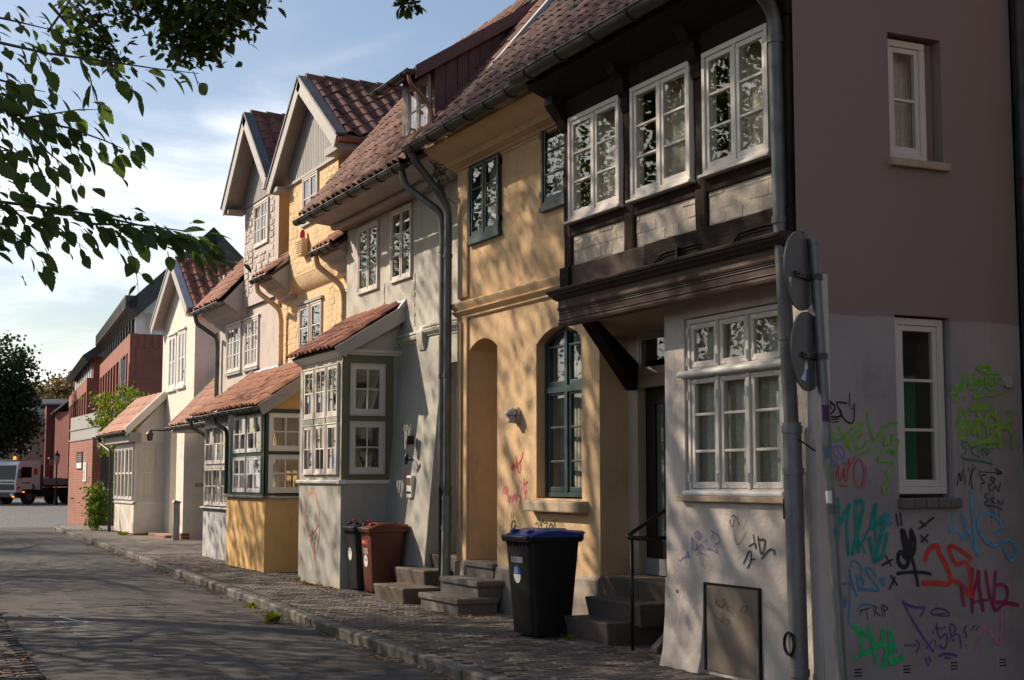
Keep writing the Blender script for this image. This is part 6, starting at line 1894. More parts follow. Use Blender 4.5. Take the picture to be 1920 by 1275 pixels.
# ------------------------------------------------------------------ truck on the square
TR = thing('flatbed_truck', (10.7, 99.7, 0), 'white dropside truck with amber beacon parked across the square', 'truck', rz=radians(33.5))
ox, oy = 10.7, 99.7
def tb(x0, x1, y0, y1, z0, z1): return MB().box(ox + x0, ox + x1, z0, z1, oy + y0, oy + y1)
cab = MB()
cab.prism = cab.prism
prof = [(0.02, .75), (0.0, 1.55), (.18, 2.62), (.32, 2.82), (1.9, 2.86), (2.0, 2.7), (2.0, .95), (1.75, .95), (1.6, 1.25), (1.3, 1.38), (1.0, 1.38), (.7, 1.25), (.55, .95), (.5, .75)]
k = len(prof)
for yy in (-1.22, 1.22):
    cab.v += [(ox + x, oy + yy, z) for x, z in prof]
cab.f = [tuple(range(k)), tuple(range(k, 2 * k))] + [(a, (a + 1) % k, k + (a + 1) % k, k + a) for a in range(k)]
cb = part(cab, 'cab', 'truck_paint', TR, bevel=.03)
part(MB().hexa([(ox - .01, 1.62, oy - 1.1), (ox - .01, 1.62, oy + 1.1), (ox + .1, 1.62, oy + 1.1), (ox + .1, 1.62, oy - 1.1), (ox + .15, 2.55, oy - 1.05), (ox + .15, 2.55, oy + 1.05), (ox + .25, 2.55, oy + 1.05), (ox + .25, 2.55, oy - 1.05)]), 'windscreen', 'dark_glass', cb)
part(tb(.42, 1.25, -1.235, -1.2, 1.75, 2.45), 'side_window', 'dark_glass', cb)
part(tb(.36, 1.32, -1.23, -1.215, 1.0, 1.72), 'cab_door', 'truck_paint', cb)
part(tb(1.45, 1.72, -1.236, -1.2, 1.95, 2.35), 'door_emblem', 'red_plastic', cb)
part(tb(.12, .34, -1.236, -1.2, 1.0, 1.18), 'door_emblem', 'red_plastic', cb)
part(tb(-.03, .0, -1.05, 1.05, .95, 1.32), 'grille', 'truck_dark', cb)
part(tb(-.02, .0, -1.05, 1.05, 1.42, 1.5), 'front_lettering', 'truck_dark', cb)
part(tb(.45, 1.2, -1.24, -1.2, 1.38, 1.44), 'side_lettering', 'truck_dark', cb)
part(tb(-.08, .5, -1.24, 1.24, .45, .8), 'bumper', 'truck_dark', TR, bevel=.04)
part(tb(-.1, -.08, -1.1, -.8, .58, .72), 'headlight', 'sticker_white', TR)
part(tb(-.1, -.08, .8, 1.1, .58, .72), 'headlight', 'sticker_white', TR)
part(tb(-.12, -.08, -1.2, -1.02, .48, .56), 'indicator', 'amber_lamp', TR)
part(tb(.55, .68, -1.26, -1.235, .78, .86), 'indicator', 'amber_lamp', TR)
part(tb(.1, .25, -1.5, -1.3, 1.7, 2.3), 'mirror', 'truck_dark', TR)
part(tb(2.05, 2.25, -1.2, 1.2, .9, 2.6), 'headboard', 'zinc', TR)
part(tb(.3, 2.0, -1.0, 1.0, 2.87, 2.93), 'light_bar', 'panel_grey', TR)
part(MB().lathe((ox + .45, oy - .5, 2.93), [(.09, 0), (.09, .16), (.05, .22), (0, .23)], 10), 'beacon', 'amber_lamp', TR, smooth=True)
part(MB().lathe((ox + 1.6, oy + .9, 2.93), [(.08, 0), (.08, .10), (.04, .14), (0, .15)], 10), 'beacon', 'red_lamp', TR, smooth=True)
part(tb(2.3, 7.2, -1.25, 1.25, 1.15, 1.28), 'bed_floor', 'truck_dark', TR)
for z0 in (1.29, 1.50):
    part(tb(2.3, 7.2, -1.27, -1.22, z0, z0 + .19), 'dropside', 'panel_grey', TR); part(tb(2.3, 7.2, 1.22, 1.27, z0, z0 + .19), 'dropside', 'panel_grey', TR)
part(tb(.3, 7.0, -.5, .5, .6, 1.1), 'chassis', 'truck_dark', TR)
part(tb(2.2, 4.2, -1.15, -.6, .5, 1.1), 'side_locker', 'truck_dark', TR)
load = MB()
for q in range(9): load.lathe((ox + 2.8 + q * .45, oy + random.uniform(-.4, .2), 1.28), [(.5, 0), (.42, .28), (.2, .42 + random.uniform(-.1, .1)), (0, .48)], 9)
part(load, 'sand_load', 'sandstone', TR, smooth=True)
for x in (1.15, 4.9, 6.2):
    for y in (-1.2, .9):
        wt = part(MB().tube([(ox + x, .5, oy + y), (ox + x, .5, oy + y + .3)], .5, 18), 'wheel', 'tyre', TR, smooth=40)
        part(MB().tube([(ox + x, .5, oy + y - .01), (ox + x, .5, oy + y + .05)], .26, 14), 'rim', 'zinc', wt)

# ------------------------------------------------------------------ street lamp
def street_lamp(loc, label):
    x, y, z = loc
    t_ = thing('street_lamp', loc, label, 'street lamp')
    part(MB().lathe((x, y, z), [(.14, 0), (.14, .35), (.09, .42), (.075, .9), (.05, 1.0), (.045, 2.55), (.07, 2.6), (.04, 2.65)], 10), 'post', 'iron_black', t_, smooth=40)
    part(MB().lathe((x, y, z + 2.65), [(.09, 0), (.19, .5)], 6), 'lantern_glass', 'panel_grey', t_)
    part(MB().lathe((x, y, z + 3.15), [(.22, 0), (.12, .16), (.06, .2), (.05, .3), (.02, .36)], 6), 'lantern_roof', 'iron_black', t_)
    for q in range(6):
        a = pi * q / 3
        part(MB().tube([(x + .09 * cos(a), z + 2.65, y + .09 * sin(a)), (x + .19 * cos(a), z + 3.15, y + .19 * sin(a))], .012, 5), 'lantern_bar', 'iron_black', t_)
    return t_
street_lamp((13.6, 96.6, 0), 'old-fashioned black lantern post standing on the cobbles before the truck')
street_lamp((15.0, 109.5, 0), 'second lantern post farther back, half hidden behind the first')

# ------------------------------------------------------------------ wheelie bins
def bin_(loc, rz, w, d, h, body, lid, label, stickers):
    x, y, z = loc
    t_ = thing('wheelie_bin', loc, label, 'bin', 'wheelie bins on the pavement', rz=rz)
    bw, bd = w * .78, d * .66
    b0 = -d * .36; b1 = b0 + bd
    hb = h * .90
    mb = MB()
    K = 6
    for q in range(K + 1):
        u = q / K
        x0 = b0 + (-d * .46 - b0) * u; x1 = b1 + (d * .42 - b1) * u; hw = (bw + (w * .94 - bw) * u) / 2
        r = .05
        ring = []
        for cx_, cy_, a0 in ((x1 - r, hw - r, 0), (x0 + r, hw - r, 90), (x0 + r, -hw + r, 180), (x1 - r, -hw + r, 270)):
            for k in range(4):
                a = radians(a0 + 30 * k)
                ring.append((x + cx_ + r * cos(a), y + cy_ + r * sin(a), z + .03 + (hb - .03) * u))
        mb.v += ring
    for q in range(K):
        for k in range(16):
            a = q * 16 + k; b = q * 16 + (k + 1) % 16
            mb.f.append((a, b, b + 16, a + 16))
    mb.f.append(tuple(range(16))); mb.f.append(tuple(range(K * 16, K * 16 + 16)))
    B = part(mb, 'bin_body', body, t_, smooth=45)
    # rim with serrated underside at the front
    rim = MB(); rim.box(x - d * .50, x + d * .44, z + hb - .035, z + hb + .012, y - w * .5, y + w * .5)
    part(rim, 'rim', body, t_, bevel=.012)
    part(MB().box(x - d * .52, x - d * .47, z + hb - .012, z + hb + .03, y - w * .49, y + w * .49), 'front_lip', body, t_, bevel=.012)
    for q in range(7):
        yy = y - w * .38 + q * w * .12
        part(MB().prism([(x - d * .485, z + hb - .036), (x - d * .445, z + hb - .036), (x - d * .45, z + hb - .09)], yy, yy + .012), 'rim_rib', body, t_)
    lm = MB()
    K2 = 6
    for q in range(K2 + 1):
        u = q / K2
        xx = x - d * .47 + d * .97 * u
        top = z + hb + .035 + .045 * sin(pi * min(1, u * 1.1) ** .8) * 1.0 + .035 * u
        lm.v += [(xx, y - w * .48, z + hb + .013 + .035 * u * (u > .9)), (xx, y - w * .48, top - .02), (xx, y - w * .40, top), (xx, y + w * .40, top), (xx, y + w * .48, top - .02), (xx, y + w * .48, z + hb + .013 + .035 * u * (u > .9))]
    for q in range(K2):
        for k in range(6):
            a = q * 6 + k; b = q * 6 + (k + 1) % 6
            lm.f.append((a, b, b + 6, a + 6))
    lm.f.append(tuple(range(6))); lm.f.append(tuple(range(K2 * 6, K2 * 6 + 6)))
    L = part(lm, 'lid', lid, t_, smooth=35)
    for yy in (-w * .28, w * .28):
        part(MB().box(x - d * .43, x - d * .30, z + hb + .045, z + hb + .085, y + yy - .035, y + yy + .035), 'lid_handle', lid, L, bevel=.012)
    part(MB().box(x - d * .2, x + d * .3, z + hb + .078, z + hb + .092, y - w * .22, y + w * .22), 'lid_panel', lid, L, bevel=.006)
    part(MB().tube([(x + d * .47, z + hb + .04, y - w * .40), (x + d * .47, z + hb + .04, y + w * .40)], .018, 8), 'handle_bar', body, t_)
    for s in (-1, 1):
        part(MB().tube([(x + d * .30, z + .10, y + s * bw * .40), (x + d * .30, z + .10, y + s * bw * .52)], .10, 16), 'wheel', 'tyre', t_, smooth=40)
        part(MB().box(x + d * .43, x + d * .50, z + hb - .02, z + hb + .06, y + s * w * .38 - .02, y + s * w * .38 + .02), 'hinge', lid, t_)
    ff = lambda s, t, n: (x + b0 - (.0) + (-d * .46 - b0) * (t / h) / .90 * .98 - n - .004, y + s, z + t)
    for kind, s, t, sz, mat in stickers:
        if kind == 'disc':
            part(MB(ff).prism([(s + sz * cos(2 * pi * q / 20), t + sz * 1.15 * sin(2 * pi * q / 20)) for q in range(20)], .0, .002), 'sticker', mat, t_)
        elif kind == 'half':
            part(MB(ff).prism([(s + sz * cos(pi + pi * q / 12), t + sz * 1.15 * sin(pi + pi * q / 12)) for q in range(13)], .0022, .003), 'sticker', mat, t_)
        elif kind == 'rect':
            part(MB(ff).box(s - sz[0], s + sz[0], t - sz[1], t + sz[1], 0, .002), 'sticker', mat, t_)
    return t_, ff
def text_on(fr, txt, s, t, h, mat, parent, name='lettering', n=.003, flip=-1, bold=.16, sp=.85, slant=0.0):
    """stroke lettering laid on a surface"""
    G = {'0': [[(0, .2), (0, .8), (.3, 1), (.6, .8), (.6, .2), (.3, 0), (0, .2)]], '1': [[(.1, .8), (.3, 1), (.3, 0)]], '2': [[(0, .8), (.3, 1), (.6, .75), (0, 0), (.6, 0)]],
         '4': [[(.45, 0), (.45, 1), (0, .35), (.6, .35)]], '8': [[(.3, .5), (.05, .75), (.3, 1), (.55, .75), (.3, .5), (0, .25), (.3, 0), (.6, .25), (.3, .5)]],
         '9': [[(.6, .6), (.3, .45), (0, .7), (.3, 1), (.6, .7), (.5, .2), (.2, 0)]],
         'L': [[(0, 1), (0, 0), (.5, 0)]], 'S': [[(.6, .9), (.3, 1), (0, .8), (.1, .55), (.5, .45), (.6, .2), (.3, 0), (0, .1)]], 'U': [[(0, 1), (0, .2), (.3, 0), (.6, .2), (.6, 1)]],
         'D': [[(0, 0), (0, 1), (.4, .9), (.6, .5), (.4, .1), (0, 0)]], 'O': [[(0, .2), (0, .8), (.3, 1), (.6, .8), (.6, .2), (.3, 0), (0, .2)]], 'F': [[(0, 0), (0, 1), (.55, 1)], [(0, .52), (.45, .52)]],
         'A': [[(0, 0), (.3, 1), (.6, 0)], [(.12, .35), (.48, .35)]], 'G': [[(.6, .85), (.3, 1), (0, .7), (0, .3), (.3, 0), (.6, .2), (.6, .5), (.35, .5)]]}
    st = []
    x = 0
    for ch in txt:
        for pl_ in G.get(ch, []):
            st.append((h * bold, [(s + flip * (x + px_ * .75) * h, t + pz * h) for px_, pz in pl_]))
        x += sp
    mb = ribbon(fr, st, n)
    return part(mb, name, mat, parent)
flat_col('sticker_blue', (.03, .12, .42), .4)
b1, f1 = bin_((6.40, 12.70, .092), radians(2), .56, .64, 1.05, 'plastic_black', 'plastic_blue', 'large black wheelie bin with blue lid and round number sticker',
              [('rect', 0.02, .74, (.12, .028), 'panel_grey'), ('disc', .03, .60, .075, 'sticker_blue'), ('half', .03, .60, .075, 'sticker_white')])
text_on(f1, 'GFA', .115, .725, .045, 'sticker_blue', b1, n=.004)
text_on(f1, '28', .075, .615, .05, 'sticker_white', b1, n=.004, sp=.8)
b2, f2 = bin_((6.86, 18.42, .092), radians(0), .48, .56, .94, 'plastic_brown', 'plastic_brown', 'brown wheelie bin with red sticker and white number disc beside the grey steps',
              [('rect', .02, .68, (.11, .032), 'red_plastic'), ('disc', .02, .43, .072, 'sticker_white')])
text_on(f2, 'SULO', .11, .665, .035, 'sticker_white', b2, n=.004)
text_on(f2, '120L', .11, .53, .07, 'sticker_white', b2, n=.003)
text_on(f2, '14', .06, .42, .05, 'plastic_black', b2, n=.004)
b3, f3 = bin_((6.82, 18.92, .092), radians(0), .48, .56, .94, 'plastic_black', 'plastic_black', 'dark wheelie bin with white number disc against the grey bay',
              [('disc', .04, .50, .075, 'sticker_white')])
text_on(f3, '29', .09, .51, .055, 'plastic_black', b3, n=.004)
for b_, x_, y_ in ((b2, 6.66, 18.42), (b3, 6.62, 18.92)):
    part(MB().lathe((x_, y_, 1.04), [(.028, 0), (.028, .02), (.0, .028)], 10), 'red_lock', 'red_plastic', b_)

# ------------------------------------------------------------------ road sign on its post, seen from behind
SG = thing('sign_post', (5.97, 7.56, .03), 'grey steel sign post with two round signs seen from behind', 'road sign')
P0, P1 = Vector((5.97, 7.56, -.05)), Vector((5.90, 7.70, 3.17))
pt = lambda z: P0.lerp(P1, (z - P0.z) / (P1.z - P0.z))
part(MB().tube([tuple_sz(P0), tuple_sz(P1)], .036, 14), 'post', 'galvanised', SG, smooth=50)
part(MB().tube([tuple_sz(pt(3.16)), tuple_sz(pt(3.20))], .042, 14), 'post_cap', 'galvanised', SG, smooth=50)
nrm = Vector((-sin(radians(30)), cos(radians(30)), 0)); ax = Vector((cos(radians(30)), sin(radians(30)), 0))
for zc, off in ((2.97, .135), (2.44, .105)):
    c0 = pt(zc) - ax * off + nrm * .045
    mb = MB()
    n_ = 40
    for k, dn in ((0, 0), (1, .004), (1, .012)):
        mb.v += [tuple(c0 + nrm * dn + ax * (.262 * cos(2 * pi * q / n_)) + Vector((0, 0, .262 * sin(2 * pi * q / n_)))) for q in range(n_)]
    for lv in range(2):
        for q in range(n_):
            a = lv * n_ + q; b = lv * n_ + (q + 1) % n_
            mb.f.append((a, b, b + n_, a + n_))
    mb.f.append(tuple(range(n_))); mb.f.append(tuple(range(2 * n_, 3 * n_)))
    sg = part(mb, 'sign_disc', 'sign_back', SG, smooth=30)
    br = MB()
    ctr = c0 - nrm * .012 + Vector((0, 0, -.03))
    q0 = ctr - ax * .12; q1 = ctr + ax * (off + .05)
    br.hexa([tuple_sz(q0 - nrm * .012 - Vector((0, 0, .018))), tuple_sz(q1 - nrm * .012 - Vector((0, 0, .018))), tuple_sz(q1 + nrm * .010 - Vector((0, 0, .018))), tuple_sz(q0 + nrm * .010 - Vector((0, 0, .018))),
             tuple_sz(q0 - nrm * .012 + Vector((0, 0, .018))), tuple_sz(q1 - nrm * .012 + Vector((0, 0, .018))), tuple_sz(q1 + nrm * .010 + Vector((0, 0, .018))), tuple_sz(q0 + nrm * .010 + Vector((0, 0, .018)))])
    part(br, 'bracket', 'zinc_dark', sg)
    part(MB().tube([tuple_sz(pt(zc - .05)), tuple_sz(pt(zc - .01))], .046, 12), 'clamp', 'zinc_dark', sg)
    for q in (-.09, -.02, .05):
        e = ctr + ax * q
        part(MB().tube([tuple_sz(e - nrm * .02), tuple_sz(e)], .008, 6), 'bolt', 'zinc_dark', sg)
    fs = lambda s, t, n, c0=c0: tuple(c0 - nrm * (n + .0005) + ax * s + Vector((0, 0, t)))
    if zc > 2.7:
        part(MB(fs).box(-.20, -.165, -.09, -.06, 0, .001), 'sticker', 'sticker_white', sg); part(MB(fs).box(-.19, -.155, -.125, -.092, 0, .001), 'sticker', 'sandstone', sg)
    else:
        part(MB(fs).prism([(-.13, -.19), (-.03, -.20), (-.01, -.10), (-.03, -.06), (-.06, -.09), (-.07, -.14)], 0, .001), 'sticker', 'sticker_white', sg)
        part(MB(fs).prism([(-.05, -.205), (.01, -.20), (.02, -.12), (-.04, -.12)], .0012, .002), 'sticker', 'sticker_blue', sg)
        part(MB(fs).box(.12, .16, -.075, -.035, 0, .001), 'sticker', 'red_plastic', sg)
def ps(z0, z1, mat, a0=200, a1=290):
    mb = MB()
    i = len(mb.v)
    for z in (z0, z1):
        c_ = pt(z)
        for q in range(9):
            a = radians(a0 + (a1 - a0) * q / 8)
            mb.v.append((c_.x + .0368 * cos(a), c_.y + .0368 * sin(a), z))
    for q in range(8): mb.f.append((q, q + 1, q + 10, q + 9))
    part(mb, 'post_sticker', mat, SG)
flat_col('sticker_muted', (.08, .15, .24)); flat_col('sticker_purple', (.07, .02, .08)); flat_col('sticker_lime', (.20, .21, .15))
ps(1.98, 2.09, 'sticker_purple'); ps(1.74, 1.82, 'sticker_muted', 190, 250); ps(1.56, 1.70, 'sticker_lime'); ps(1.45, 1.53, 'sticker_white', 180, 250); ps(1.38, 1.44, 'sign_back'); ps(1.24, 1.29, 'sticker_muted', 240, 290)

# neighbour beyond the gable, only its edge shows
NB = thing('brick_neighbour_house', (9.5, 8.6, 0), 'dark red brick house edge beyond the drainpipe at far right', 'house')
part(MB().box(8.20, 12, -.05, 8, 8.16, 10), 'wall', 'brick_red', NB)
part(MB().box(8.22, 12, 4.2, 4.5, 8.02, 8.16), 'string_course', 'cornice_dark', NB, bevel=.03)
part(MB().box(8.24, 12, -.05, .5, 8.05, 8.16), 'plinth', 'ocher_plinth', NB)
pipe(NB, [(8.13, 8.02, 7), (8.14, 8.02, -.02)], .05, 'zinc_dark', collars=(3.9, 2.5, 1.2))
VC = thing('vent_cap', (7.92, 8.08, 2.2), 'small round white vent cap on the gable near the far drainpipe', 'vent')
part(MB(G1).tube([(7.95, 2.33, 0), (7.95, 2.33, .03)], .045, 14), 'cap', 'plastic_grey', VC, smooth=40)

# unseen house added right of the view to block sky light on the gable
NH = thing('sky_blocking_house', (10.5, -1.0, 0), 'unseen brown house added to keep sky light off the graffiti gable', 'house')
part(MB().box(6.6, 14, -.05, 6.5, -6.5, 4.2), 'wall', 'far_render', NH)
part(slab([(6.3, -6.8, 6.3), (6.3, 4.5, 6.3), (10.3, 4.5, 10.3), (10.3, -6.8, 10.3)], .15), 'roof', 'tile_old', NH)
part(slab([(14.3, -6.8, 6.3), (14.3, 4.5, 6.3), (10.3, 4.5, 10.3), (10.3, -6.8, 10.3)], .15), 'far_roof_slope', 'tile_old', NH)
part(MB(FY(4.2)).prism([(6.6, 6.5), (14, 6.5), (10.3, 10.1)], .0, .3), 'gable', 'far_render', NH)
for y_ in (-4.5, -1.5, 1.5):
    casement(NH, FX(6.6), y_ - .5, y_ + .5, 1.2, 2.7, .01, 2, 2, 'white_paint')
    casement(NH, FX(6.6), y_ - .5, y_ + .5, 4.0, 5.4, .01, 2, 2, 'white_paint')

# ------------------------------------------------------------------ sprayed and drawn marks, stroke by stroke in metres on their walls
for n_, c_ in {'g_black': (0.012, 0.012, 0.016), 'g_lime': (0.15, 0.405, 0.022), 'g_lime2': (0.195, 0.36, 0.045), 'g_violet': (0.21, 0.15, 0.495), 'g_red': (0.495, 0.045, 0.075), 'g_teal': (0.0, 0.255, 0.225), 'g_blue': (0.03, 0.225, 0.42), 'g_green': (0.015, 0.45, 0.135), 'g_purple': (0.105, 0.045, 0.24), 'g_redorange': (0.63, 0.045, 0.022), 'g_crimson': (0.3, 0.018, 0.09), 'g_pink': (0.495, 0.21, 0.33), 'g_sky': (0.105, 0.33, 0.54), 'g_dkgreen': (0.03, 0.195, 0.105), 'g_maroon': (0.1, 0.03, 0.04), 'g_navy': (0.03, 0.05, 0.1), 'g_violet2': (0.255, 0.165, 0.405), 'g_grey': (0.24, 0.225, 0.21), 'g_charcoal': (0.05, 0.047, 0.045), 'g_red2': (0.6, 0.06, 0.045), 'g_magenta': (0.675, 0.09, 0.21), 'g_brown': (0.405, 0.225, 0.165)}.items(): spray(n_, c_)
